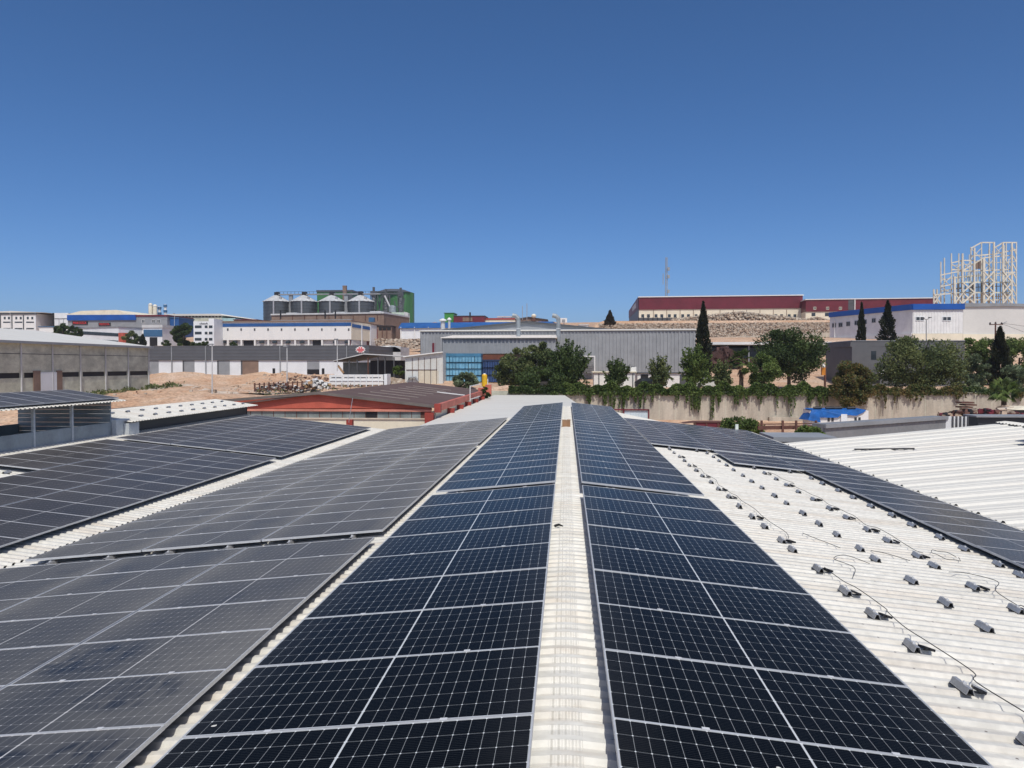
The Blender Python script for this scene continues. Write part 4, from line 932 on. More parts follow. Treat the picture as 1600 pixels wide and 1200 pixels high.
part('target_square', M['mid_grey'], t, lambda b: b.box(at(878, 500, 239.5).x, 239.5, at(880, 503, 239.5).z, at(883, 500, 239.5).x, 239.58, at(880, 499, 239.5).z))

# ---- grey-blue sheet halls in the middle
M['grey_sheet'] = mat('grey_sheet', (0.30, 0.315, 0.33), 0.5, 0.07, 0.5, spec=0.4, fine=0.03)
def ribbed(F, b, u0, u1, z0, z1, pitch=0.62, d=0.14):
    F.lbox(b, u0, z0, u1, z1, 0, 0.15)
    u = u0+0.1
    while u < u1-0.2:
        F.lbox(b, u, z0+.01, u+0.2, z1-.01, d, -0.003); u += pitch
F = yface(657, 1087, 136, 134); z1 = F.uz(880, 517)[1]; z0 = 5.4
t = bthing('grey_sheet_hall', 'long grey ribbed metal hall with a thin white roof edge behind the wall trees', F, 'industrial hall', z=z0)
b = MB(); ribbed(F, b, 0, F.len, z0, z1); F.lbox(b, 0, z0, F.len, z1-.02, -0.151, 24); b.build('wall', M['grey_sheet'], t)
b = MB(); b.poly([F.pt(-.3, z1+.003, .3), F.pt(-.3, z1+.15, .3), F.pt(-.3, z1+.42, -3.5), F.pt(-.3, z1+.5, -12), F.pt(-.3, z1+.003, -24)], tuple(F.d*(F.len+.5))+(0,)); b.build('roof', M['white_roof_far'], t)
fpart('corner_trim', M['dark_grey'], t, F, (657, 517.5, 658.5, 560), out=.12)
fpart('door', M['maroon'], t, F, (675, 536, 681, 551), out=.1)
Fg = yface(700, 950, 150); 
t = bthing('grey_gable_hall', 'grey metal gable end with a dark verge rising behind the white roofed hall', Fg, 'industrial hall', z=5)
b = MB(); zr_ = Fg.uz(820, 503.5)[1]; ze = Fg.uz(820, 516)[1]
gp = [Fg.pt(*Fg.uz(690, 518)), Fg.pt(*Fg.uz(965, 518)), Fg.pt(*Fg.uz(950, 514.5)), Fg.pt(*Fg.uz(823, 503.2)), Fg.pt(*Fg.uz(703, 514.5))]
gp[0].z -= 8; gp[1].z -= 8
b.poly(gp, (0, 30, 0)); b.build('wall', M['grey_sheet'], t)
b = MB()
for a, c in (((690, 516.2), (823, 502.8)), ((823, 502.8), (965, 516.2))):
    b.bar(Fg.pt(*Fg.uz(*a), out=.2), Fg.pt(*Fg.uz(*c), out=.2), .5, .30)
b.build('verge', M['dark_grey'], t)
b = MB()
gq = [Fg.pt(*Fg.uz(690, 515.6), out=.1), Fg.pt(*Fg.uz(823, 502.3), out=.1), Fg.pt(*Fg.uz(965, 515.6), out=.1), Fg.pt(*Fg.uz(965, 515.4), out=.1), Fg.pt(*Fg.uz(823, 502.0), out=.1), Fg.pt(*Fg.uz(690, 515.3), out=.1)]
b.poly(gq, (0, 30, 0)); b.build('roof', M['mid_grey'], t)
# front annex
F = yface(691, 868, 122); z1 = F.uz(780, 528.5)[1]; zm = F.uz(780, 552.5)[1]
t = bthing('grey_annex', 'lower grey ribbed metal annex with a sloping white roof above blue crates', F, 'industrial hall', z=5.6)
b = MB(); ribbed(F, b, 0, F.len, zm, z1); F.lbox(b, 0, zm, F.len, z1-.02, -.151, 13); F.lbox(b, 0, 5.4, F.len, zm-.003, -9, 13); b.build('wall', M['grey_sheet'], t)
b = MB(); b.poly([F.pt(-.2, z1+.003, .35), F.pt(-.2, z1+.12, .35), F.pt(-.2, z1+.98, -12.8), F.pt(-.2, z1+.003, -12.8)], tuple(F.d*(F.len+.4))+(0,)); b.build('roof', mat('cream_roof', (0.76, 0.70, 0.62), 0.55, 0.04, 0.4, fine=0.03), t)
fpart('corner_trim', M['dark_grey'], t, F, (691, 529, 692.5, 553), out=.12)
fpart('eave_trim', M['dark_grey'], t, F, (691, 528.3, 868, 529.2), out=.42, inn=-.37)
for px, Yd, lab in ((810, 127, 'grey roof duct with a bent hood left on the annex roof'), (872.5, 127, 'grey roof duct with a bent hood right of the annex roof')):
    q = at(px, 523, Yd); t = thing('roof_duct', lab, 'duct', tuple(q), 'roof ducts on the annex')
    zt = at(px, 500, Yd).z; w = 3.2*Yd/1200
    part('duct_shaft', M['galv'], t, lambda b: b.cyl((q.x, Yd), [(w, q.z-1.0), (w, zt+.1)], 14))
    part('duct_hood', M['galv'], t, lambda b: b.tube([(q.x+.05, Yd, zt-.3), (q.x, Yd, zt+.25), (q.x-.45, Yd, zt+.65), (q.x-1.0, Yd, zt+.75)], [w*.98, w*1.05, w*1.1, w*1.15], 14))
    part('duct_collar', M['galv_light'], t, lambda b: b.cyl((q.x, Yd), [(w*1.12, q.z+.9), (w*1.12, q.z+1.05)], 14))
for px, yt in ((692, 500.5), (702, 499)):
    q = at(px, 514, 152); t = thing('roof_vent', 'thick pale vent pipe at the left end of the grey gable' if px < 700 else 'thin capped vent pipe beside the thick one on the grey gable', 'roof vent', tuple(q))
    r = .45 if px < 700 else .25; zt = at(px, yt, 152).z
    part('vent_pipe', M['light_grey'], t, lambda b: b.cyl((q.x, 152), [(r, q.z-1.5), (r, zt)], 12))
    part('vent_cap', M['white_paint'], t, lambda b: b.cyl((q.x, 152), [(r*1.7, zt-.15), (r*1.7, zt+.1), (r*.4, zt+.35)], 12))
# blue crates stacked under the annex
def crate_proto(m, lip, w, h, d):
    r_ = thing('stacked_crate', '', 'crate', (0,0,0))
    b = MB(); b.box(-w/2, 0, 0.12, w/2, d, h-.10); o1 = b.build('crate_body', m, r_)
    b = MB(); b.box(-w/2-.015, -.05, h-.10+.002, w/2+.015, d, h-.01); o2 = b.build('rim', lip, r_)
    b = MB(); b.box(-w/2+.05, .05, 0.0, -w/2+.25, d-.05, 0.118); b.box(w/2-.25, .05, 0.0, w/2-.05, d-.05, 0.118); o3 = b.build('skid', M['black'], r_)
    b = MB(); b.box(-.06, -.03, .16, .06, 0.0, h-.14); o4 = b.build('corner_rib', lip, r_)
    return r_, [(o, []) for o in (o1, o2, o3, o4)]
M['crate_blue'] = mat('crate_blue', (0.16, 0.40, 0.58), 0.5, 0.18, 0.9, stain=(0.30, 0.48, 0.55), stain_amt=.5, stain_scale=.8)
M['crate_rim'] = mat('crate_rim', (0.06, 0.20, 0.33), 0.5, 0.1, 1)
M['crate_navy'] = mat('crate_navy', (0.035, 0.075, 0.20), 0.5, 0.2, .7)
M['crate_navy_rim'] = mat('crate_navy_rim', (0.02, 0.04, 0.10), 0.5, 0.1, 1)
YC = 115.0
xL, xR = at(692.5, 575, YC).x, at(751.5, 575, YC).x; zT = at(720, 556.5, YC).z; zB = at(720, 597.5, YC).z
cw_, chh = (xR-xL)/6, (zT-zB)/4
CP, CCH = crate_proto(M['crate_blue'], M['crate_rim'], cw_-.06, chh, 3.0)
cols6 = ['far left', 'second', 'third', 'fourth', 'fifth', 'far right']; rows4 = ['bottom', 'lower middle', 'upper middle', 'top']
fst = True
for r_ in range(4):
    for c_ in range(6):
        loc = (xL+cw_*(c_+.5)+jit(.02), YC+jit(.08), zB+r_*chh); lab = f'light blue crate, {cols6[c_]} in the {rows4[r_]} layer of the stack under the annex'
        if fst: fst = False; CP.location = loc; o = CP
        else: o = copy_tree(CP, loc, None, None, CCH)
        o['label'] = lab; o['group'] = 'light blue crates under the annex'
b = MB(); b.box(xL, YC, zT+.003, xR, YC+3, zT+.42); tag(b.build('crate_lids', M['crate_rim'], None, loc=(xL, YC, zT)), 'row of flat blue lids lying on top of the light blue crates', 'lids')
xL, xR = at(754, 575, YC+1.5).x, at(800, 575, YC+1.5).x; zT2 = at(780, 564, YC+1.5).z; zB = at(780, 598, YC+1.5).z
cw_, chh = (xR-xL)/6, (zT2-zB)/3
CP, CCH = crate_proto(M['crate_navy'], M['crate_navy_rim'], cw_-.06, chh, 3.0); fst = True
for r_ in range(3):
    for c_ in range(6):
        loc = (xL+cw_*(c_+.5), YC+1.5+jit(.08), zB+r_*chh); lab = f'dark navy crate, {cols6[c_]} in the {["bottom","middle","top"][r_]} layer behind the yellow tank'
        if fst: fst = False; CP.location = loc; o = CP
        else: o = copy_tree(CP, loc, None, None, CCH)
        o['label'] = lab; o['group'] = 'dark navy crates beside the light blue ones'
t = thing('rust_panel', 'rust brown sheet panel above the dark navy crates', 'panel', (xL, YC+1.5, zT2))
part('sheet', mat('rust_panel', (0.16, 0.055, 0.03), .7, .15, 1), t, lambda b: b.box(xL, YC+1.55, zT2+.02, xR, YC+1.75, at(780, 554, YC+1.5).z)); part('bottom_rail', M['crate_navy_rim'], t, lambda b: b.box(xL, YC+1.45, zT2+.02, xR, YC+1.54, zT2+.2))
# patched sheet fence building left of the crates
F = yface(633, 692, 112); z0 = F.uz(660, 600)[1]
M['sheet_cream'] = mat('sheet_cream', (0.62, 0.64, 0.61), .6, .07, .5, stain=(0.36, 0.22, 0.14), stain_amt=.35, stain_scale=.9, stretch=(1.2,1.2,.4))
M['sheet_beige'] = mat('sheet_beige', (0.62, 0.57, 0.45), .6, .07, .5, stain=(0.36, 0.22, 0.14), stain_amt=.3, stain_scale=.9, stretch=(1.2,1.2,.4))
t = bthing('sheet_shed', 'tall patched shed of pale metal sheets with rusty seams', F, 'shed', z=z0-1)
b = MB(); gp = [F.pt(*F.uz(633, 603)), F.pt(*F.uz(692, 603)), F.pt(*F.uz(692, 550.5)), F.pt(*F.uz(633, 557.5))]; b.poly(gp, (0, 6, 0)); b.build('wall', M['sheet_cream'], t)
b = MB(); b.bar(F.pt(*F.uz(631, 557.3), out=.2), F.pt(*F.uz(692.5, 550), out=.2), .5, .15); b.build('roof_edge', M['white_paint'], t)
for px in (640, 650, 660, 670, 680): fpart('lower_sheet', M['sheet_beige'], t, F, (px+4, 579, px+13 if px < 680 else 685, 600), out=.06) if px >= 650 else None
for px in (644, 653.5, 663, 672.5, 682): fpart('seam', M['rust'], t, F, (px, 559, px+.6, 600), out=.09)
fpart('seam', M['rust'], t, F, (635, 577.4, 683, 578.4), out=.09)
b = MB(); pp_ = [F.pt(*F.uz(637, 597), out=.3), F.pt(*F.uz(640, 590), out=.3), F.pt(*F.uz(650, 589.5), out=.3), F.pt(*F.uz(654, 596), out=.3)]; b.tube(pp_, .18, 6); b.build('hoop_frame', M['mid_grey'], t)
# open canopy shed with dark interior
F = yface(525, 632, 128); zE = F.uz(525, 563)[1]; zf = F.uz(560, 600)[1]
t = bthing('open_canopy_shed', 'open shed with a low gable canopy and dark interior beside debris', F, 'shed', z=zf)
b = MB(); b.poly([F.pt(*F.uz(520, 564.5)), F.pt(*F.uz(568, 553.8)), F.pt(*F.uz(634, 557.5)), F.pt(*F.uz(634, 556.2)), F.pt(*F.uz(568, 552.2)), F.pt(*F.uz(520, 563.6))], (0, 14, 0)); b.build('roof', M['light_grey'], t)
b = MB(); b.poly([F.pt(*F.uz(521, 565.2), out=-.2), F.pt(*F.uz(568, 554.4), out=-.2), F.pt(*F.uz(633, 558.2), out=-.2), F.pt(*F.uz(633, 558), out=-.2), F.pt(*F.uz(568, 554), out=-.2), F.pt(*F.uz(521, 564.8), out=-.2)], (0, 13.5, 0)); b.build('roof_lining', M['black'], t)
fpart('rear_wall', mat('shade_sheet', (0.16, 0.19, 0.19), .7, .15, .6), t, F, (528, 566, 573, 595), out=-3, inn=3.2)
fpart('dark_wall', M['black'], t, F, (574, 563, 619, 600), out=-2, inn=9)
for px in (544, 556.5, 573.5, 589, 600, 614): fpart('post', M['rust'] if px == 573.5 else M['dark_grey'], t, F, (px, 558 if px > 560 else 562, px+1.5, 600), out=-.3, inn=.6)
b = MB(); b.bar(F.pt(*F.uz(529, 571), out=.4), F.pt(*F.uz(538, 583), out=.4), .3); b.build('timber_prop', M['wood'], t)
# flatbed trailer body
F = yface(515, 605, 108); z0 = F.uz(560, 604.5)[1]; z1 = F.uz(560, 585.5)[1]
t = bthing('cargo_trailer', 'old white slatted truck cargo body parked by the debris', F, 'trailer', z=z0)
b = MB(); F.lbox(b, 0, z0+.3, F.len-.6, z1, 0, 2.4); b.build('cargo_box', M['white_paint'], t)
fpart('side_rail', M['white_cool'], t, F, (515, 594, 601, 595.2), out=.1); 
for px in (518, 538, 558, 578): fpart('side_slot', M['dark_grey'], t, F, (px, 589.3, px+17, 590.4), out=.04)
for px in np.arange(515, 602, 9.5): fpart('side_stake', M['white_cool'], t, F, (px, 586, px+1.2, 604), out=.14)
for px in np.arange(519, 600, 9.5): fpart('wheel_gap', M['brown_wall'], t, F, (px, 601, px+5, 604), out=.05)
fpart('tail_gate', M['white_cool'], t, F, (601, 584.5, 605.5, 603), out=.3, inn=2)
def rubble(name, label, cat, pts, m_list, Y, n, s0, s1, seed):
    r_ = random.Random(seed); b = MB()
    for i in range(n):
        px = r_.uniform(pts[0], pts[2]); f_ = r_.random(); py = pts[3]-(pts[3]-pts[1])*f_*(1-abs((px-pts[0])/(pts[2]-pts[0])-.5)*1.3)
        c = at(px, py, Y+r_.uniform(-1.5, 1.5)); s_ = r_.uniform(s0, s1); b.cur = r_.randrange(len(m_list))
        R_ = Matrix.Rotation(r_.uniform(0, 3), 3, 'Z') @ Matrix.Rotation(r_.uniform(-.5, .5), 3, 'X'); k = []
        for z in (-.35, .35):
            for x, y in ((-.6,-.5),(.6,-.4),(.5,.5),(-.5,.6)): k.append(c+R_@Vector((x*s_*r_.uniform(.6,1.1), y*s_*r_.uniform(.6,1.1), z*s_*r_.uniform(.6,1.2))))
        b.hexa(k)
    c = at((pts[0]+pts[2])/2, pts[3], Y); return tag(b.build(name, m_list, None, loc=tuple(c)), label, cat, kind='stuff')
M['sack'] = mat('sack', (0.70, 0.70, 0.68), .7, .1, 1.5)
M['stone'] = mat('stone', (0.46, 0.36, 0.27), .9, .2, 1.2, fine=.15); M['stone_pale'] = mat('stone_pale', (0.56, 0.49, 0.40), .9, .2, 1.2, fine=.15)
rubble('scrap_heap', 'heap of white sacks, timber and scrap beside the old trailer', 'scrap', (472, 592, 516, 606), [M['sack'], M['sack'], M['wood'], M['black'], M['sack']], 104, 130, .2, .65, 3)
rubble('scrap_heap', 'low strip of scrap and rubbish along the rusty bar fence', 'scrap', (400, 598, 475, 612), [M['rust'], M['black'], M['brown_wall'], M['galv'], M['stone'], M['sack']], 103, 260, .12, .38, 4)
rubble('brush_heap', 'dark brush and timber heap in front of the dark grey hall', 'brush heap', (450, 584, 512, 594), [M['stone'], M['brown_wall'], M['stone'], M['rust']], 116, 90, .10, .34, 5)
rubble('stone_heap', 'heap of pale broken stones between trailer and sheet shed', 'stones', (600, 592, 634, 604), [M['stone'], M['stone_pale']], 113, 110, .4, 1.0, 6)
rubble('scrap_heap', 'dark reddish scrap strip along the wall foot near the right palm', 'scrap', (1470, 640, 1600, 651), [M['rust'], M['maroon'], M['black'], M['stone']], 80, 300, .2, .6, 8)
rubble('dirt_pile', 'red-brown heap under the white canopy behind the palm', 'dirt pile', (1110, 545, 1152, 566), [mat('dirt_red', (0.085, 0.045, 0.04), .9, .2, 1)], 148, 260, .8, 1.8, 9)
b = MB(); r_ = random.Random(77)
for i in range(620):
    x = r_.uniform(-62, -22); y = r_.choice((r_.uniform(97, 146), r_.uniform(140, 156))); z = ground_z(x, y); s_ = r_.uniform(.08, .30)*(1.6 if r_.random() < .08 else 1); b.cur = r_.randrange(3)
    b.hexa([Vector((x, y, z))+Vector((dx*s_*r_.uniform(.6, 1.2), dy*s_*r_.uniform(.6, 1.2), dz*s_*r_.uniform(.5, .9))) for dz in (-1, 1) for dx, dy in ((-1,-1),(1,-1),(1,1),(-1,1))])
tag(b.build('loose_stones', [M['stone'], M['stone_pale'], M['earth']], None, loc=(-40, 120, 5)), 'loose stones scattered over the broken pinkish earth field', 'stones', kind='stuff')
# rusty bar fence
t = thing('bar_fence', 'rusty upright bar fence in front of the debris strip', 'fence', tuple(at(398, 612, 101)))
part('rail', M['rust'], t, lambda b: (b.bar(at(398, 601, 101), at(480, 597, 103), .1), b.bar(at(398, 609, 101), at(480, 605, 103), .1)))
for k in range(12):
    px = 398+k*7.4; part('fence_post', M['rust'], t, lambda b: b.bar(at(px, 612-k*.35, 101+k*.18), at(px, 598.5-k*.35, 101+k*.18), .16))
def lamp_mast(label, px, yb, yt, Y, name='light_pole', head=True):
    q = at(px, yb, Y); t = thing(name, label, 'pole', tuple(q))
    part('pole_shaft', M['light_grey'], t, lambda b: b.tube([q, at(px, yt, Y)], [.09, .06], 6))
    if head: part('lamp_head', M['mid_grey'], t, lambda b: b.box(at(px, yt, Y).x-.5, Y-.15, at(px, yt, Y).z-.08, at(px, yt, Y).x+.12, Y+.15, at(px, yt, Y).z+.08))
lamp_mast('thin tall pale pole in the earth field before the dark grey hall', 331.5, 630, 538, 92)
lamp_mast('thin pale pole between debris and the dark grey hall', 448.5, 600, 541, 104)
lamp_mast('slim pale pole beside the round emblem sign', 527, 580, 530, 125)
lamp_mast('thin pole standing before the grey workshop at far left', 272.5, 530, 490, 260)
lamp_mast('thin pole rising in front of the white factory block', 16, 525, 489, 285)

# ---- red gable building in front
YG = 56.5
F = yface(120, 681.5, YG); za = F.uz(500, 613)[1]; zer = F.uz(681, 634)[1]; zel = F.uz(165, 640)[1]
xA, xRr, xLl = at(500, 613, YG).x, at(681, 634, YG).x, at(165, 640, YG).x
t = thing('red_gable_building', 'red gabled building with a dark brown roof and window band', 'building', (xA, YG, 1.0))
YB = 91.0
zll = za-.135*(xA-xLl)
b = MB(); b.poly([(xLl-.3, YG-.3, zll), (xA, YG-.3, za+.02), (xRr, YG-.3, zer+.02), (xRr, YG-.3, zer-.12), (xA, YG-.3, za-.12), (xLl-.3, YG-.3, zll-.12)], (0, YB-YG+.3, 0)); b.build('roof', M['brown_roof'], t)
b = MB(); b.poly([(xLl, YG-.34, zel+.05), (xA, YG-.34, za+.06), (xRr, YG-.34, zer+.05), (xRr, YG-.34, zer-.16), (xA, YG-.34, za-.15), (xLl, YG-.34, zel-.16)], (0, .12, 0)); b.build('gable_fascia', mat('fascia_grey', (0.16, 0.14, 0.125), .7, .15, .6), t)
zw = F.uz(500, 640.5)[1]
b = MB(); b.poly([(xLl+.3, YG, zw), (xRr-.35, YG, zw), (xRr-.35, YG, zer-.17), (xA, YG, za-.14), (xLl+.3, YG, zel-.17)], (0, .3, 0)); b.build('gable_panel', M['red_brick'], t)
b = MB(); b.box(xLl+.3, YG-.10, zw-.10, xRr-.35, YG+.2, zw+.06); b.build('trim_rail', mat('salmon', (0.60, 0.25, 0.18), .6), t)
zs = F.uz(500, 654)[1]
for px in np.arange(373, 660, 18.0):
    if px < 655: win(t, F, px+.6, 642.5, min(px+17.4, 657), 653.6, glass=M['black'] if abs(px-571) < 9 else mat('old_glass', (0.22, 0.25, 0.24), .25, .2, .8) if px == 373 else bpy.data.materials['old_glass'], out=-.04)
b = MB(); b.box(xLl+.3, YG+.06, zs-.02, xRr-.35, YG+.4, zw-.11); b.build('mullion_band', M['rust'], t)
b = MB(); b.box(xLl+.3, YG-.05, 0, xRr-.35, YG+.4, zs-.03); b.build('wall', M['cream'], t)
b = MB(); b.box(xLl+.3, YG-.14, zs-.03, xRr-.8, YG+.05, zs+.06); b.build('sill', mat('sill', (0.62, 0.52, 0.42), .7), t)
b = MB(); b.box(xRr-.36, YG+.0, 0.5, xRr+.0, YB, zer-.45); b.build('side_wall', M['cream'], t)
b = MB(); b.box(xRr+.0, YG+.11, zer-.40, xRr+.30, YB, zer+.12); b.build('side_fascia', mat('fascia_red', (0.56, 0.16, 0.11), .6, .12, .8), t)
part('corner_column', M['red_dark'], t, lambda b: (b.box(xRr-.75, YG-.5, 0, xRr-.1, YG+.1, zer-.5), b.box(xRr-.05, YG-.42, zer-.48, xRr+.42, YG+.1, zer+.16)))
for k, y in enumerate((62, 67.5, 73, 79, 85)):
    part('eave_bracket', M['red_dark'], t, lambda b: b.poly([(xRr+.01, y, zer-.5), (xRr+.6, y, zer-.5), (xRr+.55, y, zer-.9), (xRr+.25, y, zer-1.1), (xRr+.01, y, zer-1.7)], (0, .35, 0)))
for k in range(7):
    y0 = 59.5+k*3.6; u0 = .34-.0*k; b = MB(); s_ = (zer-za)/(xRr-xA)
    b.hexa([(xA+2.1, y0, za+s_*2.1+.03), (xRr-2.6, y0, zer-s_*2.6+.03), (xRr-2.6, y0+.22, zer-s_*2.6+.03), (xA+2.1, y0+.22, za+s_*2.1+.03), (xA+2.1, y0, za+s_*2.1+.06), (xRr-2.6, y0, zer-s_*2.6+.06), (xRr-2.6, y0+.22, zer-s_*2.6+.06), (xA+2.1, y0+.22, za+s_*2.1+.06)]); b.build('skylight_strip', mat('skylight', (0.36, 0.31, 0.27), .6) if k == 0 else bpy.data.materials['skylight'], t)
b = MB(); y0 = 74.0; b.hexa([(xRr-2.9, y0, zer-s_*2.9+.03), (xRr-.2, y0, zer-s_*.2+.03), (xRr-.2, y0+.5, zer-s_*.2+.03), (xRr-2.9, y0+.5, zer-s_*2.9+.03), (xRr-2.9, y0, zer-s_*2.9+.10), (xRr-.2, y0, zer-s_*.2+.10), (xRr-.2, y0+.5, zer-s_*.2+.10), (xRr-2.9, y0+.5, zer-s_*2.9+.10)]); b.build('roof_plank', M['white_paint'], t)
b = MB(); b.bar(at(545, 660, 50), at(551, 622, 50), .035); tag(b.build('guy_rod', M['zinc'], None, loc=tuple(at(545, 660, 50))), 'thin leaning rod above the red chimney block before the red gable', 'rod')
q = at(545.5, 662, 50); b = MB(); b.box(q.x-.2, 50, q.z-2, q.x+.2, 50.4, at(545, 656, 50).z); tag(b.build('chimney_block', M['red_dark'], None, loc=(q.x, 50.2, q.z-1)), 'small red block standing before the cream wall of the red gable building', 'chimney')
# lean white scaffold frame on its side
t = thing('access_ladder', 'white pipe ladder frame standing beside the red building eave', 'ladder', tuple(at(734, 634, 74)))
part('upright', M['white_paint'], t, lambda b: b.bar(at(734.5, 634, 74), at(734.5, 603.5, 74), .07))
part('top_bar', M['white_paint'], t, lambda b: b.bar(at(734.5, 603.5, 74), at(750, 600, 80), .07))
part('low_bar', M['white_paint'], t, lambda b: b.bar(at(734.5, 624, 74), at(750, 619, 80), .07))
# flat white annex roof between
t = thing('flat_roof_annex', 'flat white roofed annex between the ridge panels and the red building', 'annex', (-5, 70, 2))
zA0, zA1 = CAMZ-3.95, CAMZ-3.86
b = MB(); b.hexa([(-9.5, 45.3, zA0-.3), (3.2, 45.3, zA0-.3), (-.2, 97.5, zA1-.3), (-9.2, 97.5, zA1-.3), (-9.5, 45.3, zA0), (3.2, 45.3, zA0), (-.2, 97.5, zA1), (-9.2, 97.5, zA1)]); b.build('flat_roof', M['white_roof_far'], t)
b = MB(); b.hexa([(-9.3, 46, -.3), (2.8, 46, -.3), (-.6, 97, -.3), (-9.0, 97, -.3), (-9.3, 46, zA0-.31), (2.8, 46, zA0-.31), (-.6, 97, zA1-.31), (-9.0, 97, zA1-.31)]); b.build('wall', M['concrete'], t)
# yellow tank
q = at(757, 607, 92); zt = at(757, 586.5, 92).z; r = 4.3*92/1200
t = thing('yellow_tank', 'upright bright yellow cylindrical tank beyond the red building', 'tank', tuple(q))
part('tank_body', mat('yellow', (0.72, 0.42, 0.015), .45, .08, 1), t, lambda b: b.cyl((q.x, 92), [(r, q.z+.25), (r, zt), (r*.7, zt+.12), (r*.2, zt+.18)], 20))
part('tank_cap', M['white_paint'], t, lambda b: b.cyl((q.x, 92), [(r*.55, zt+.12), (r*.3, zt+.24)], 12))
part('stand', M['rust'], t, lambda b: b.cyl((q.x, 92), [(r*.6, q.z-1.2), (r*.6, q.z+.25)], 12)); part('gauge_pipe', M['white_paint'], t, lambda b: b.bar((q.x+r+.08, 91.9, q.z+.4), (q.x+r+.08, 91.9, zt-.4), .08))
for px, yb in ((752, 617), (763, 612)):
    q = at(px, yb, 88); b = MB(); b.box(q.x-.35, 87.8, q.z-.5, q.x+.35, 88.3, at(px, yb-11, 88).z)
    tag(b.build('roof_end_block', bpy.data.materials['fascia_red'], None, loc=tuple(q)), 'pink red end block left of the yellow tank foot' if px < 760 else 'pink red end block right of the yellow tank foot', 'block')

# ---- retaining wall with wall-side things
YW = 99.9
x0, x1 = at(742, 612, YW).x, 100.0; xm = at(884, 612, YW).x
zt = lambda px, py: at(px, py, YW).z
t = thing('retaining_wall', 'long tall beige concrete retaining wall with hanging vines', 'wall', (xm, YW, 1.5))
part('wall', M['wall_concrete'], t, lambda b: b.box(xm, YW, -.5, x1, YW+.45, zt(1100, 613.5)))
part('coping', M['concrete'], t, lambda b: b.box(xm, YW-.06, zt(1100, 613.5)+.003, x1, YW+.5, zt(1100, 613.5)+.16))
for px in np.arange(900, 1640, 26.0): part('joint', M['concrete'], t, lambda b: b.box(at(px, 620, YW).x-.025, YW-.015, 0, at(px, 620, YW).x+.025, YW-.001, zt(1100, 613.6)))
part('foot_ledge', M['wall_concrete'], t, lambda b: b.box(at(1200, 650, YW).x, YW-.7, 0, at(1300, 650, YW).x, YW-.02, zt(1240, 651.5)))
t = thing('low_wall', 'low grey concrete wall left of the tall wall above the white annex', 'wall', (x0, YW, 3))
part('wall', M['concrete'], t, lambda b: b.box(x0, YW, 0, xm-.02, YW+.45, zt(830, 611))); 
t = thing('sheet_gate', 'pale blue corrugated gate in a maroon frame at the wall foot', 'gate', tuple(at(985, 660, 98.5)))
part('gate_sheet', wave_mat('gate_sheet', (0.55, 0.66, 0.72), .35), t, lambda b: b.box(at(975, 650, 98.5).x, 98.5, at(980, 665, 98.5).z, at(1012, 650, 98.5).x, 98.6, at(980, 640.5, 98.5).z))
part('gate_frame', M['maroon'], t, lambda b: (b.bar(at(955, 640, 98.4), at(1014, 640.3, 98.4), .16), b.bar(at(1013.5, 640, 98.4), at(1013.5, 660, 98.4), .16), b.bar(at(974.5, 640, 98.4), at(974.5, 660, 98.4), .16)))
t = thing('rusty_skip', 'low maroon steel skip behind the far dark panels', 'skip', tuple(at(1100, 672, 85)))
part('skip_body', M['maroon'], t, lambda b: b.box(at(1088, 668, 85).x, 85, at(1100, 680, 85).z, at(1137, 668, 85).x, 87, at(1100, 660.5, 85).z))
part('skip_lid', M['rust'], t, lambda b: b.poly([at(1068, 662, 84.9), at(1088, 660.2, 84.9), at(1137, 660.2, 84.9), at(1137, 659.4, 84.9), at(1088, 659.4, 84.9)], (0, 2.2, 0)))
for px in (1104, 1122): part('skip_rib', M['rust'], t, lambda b: b.box(at(px, 668, 84.95).x-.08, 84.9, at(px, 678, 84.9).z, at(px, 668, 84.9).x+.08, 84.98, at(px, 661, 84.9).z))
# rusty pipe railing
t = thing('pipe_railing', 'rusty double pipe railing before the foot of the wall', 'railing', tuple(at(1190, 680, 72)))
for yy, rr in ((663, .06), (667, .11), (670, .10)): part('rail', M['rust'], t, lambda b: b.bar(at(1184, yy, 72), at(1292, yy-1.5, 74), rr*1.6))
for px in (1190, 1223, 1244, 1275): part('railing_post', M['rust'], t, lambda b: b.bar(at(px, 657, 72.4), at(px, 690, 72.4), .18))
# container office with blue tarpaulin
YK = 90; F = yface(1266, 1358, YK); zt_ = F.uz(1310, 641.5)[1]; zb_ = F.uz(1310, 668)[1]
t = bthing('site_cabin', 'white site cabin partly covered by a blue tarpaulin at the wall foot', F, 'site cabin', z=zb_)
b = MB(); F.lbox(b, 0, zb_, F.len, zt_, 0, 2.6); b.build('wall', M['white_paint'], t)
for px in (1293, 1299, 1335, 1341): win(t, F, px, 652, px+3.6, 658.5, frame=None)
fpart('door', M['white_cool'], t, F, (1313, 647, 1322.5, 664), out=.25)
M['tarp'] = mat('tarp', (0.012, 0.13, 0.46), .45, .2, 1.2, bump=.06, bscale=1.6)
b = MB(); b.poly([F.pt(*F.uz(1278, 640.3), out=.12), F.pt(*F.uz(1353, 640.3), out=.12), F.pt(*F.uz(1349, 644), out=.16), F.pt(*F.uz(1337, 649.5), out=.2), F.pt(*F.uz(1324, 648.5), out=.2), F.pt(*F.uz(1314, 648), out=.22), F.pt(*F.uz(1308, 652.3), out=.2), F.pt(*F.uz(1280, 652.5), out=.2)], (0, .08, 0)); recalc(b.build('tarpaulin', M['tarp'], t))
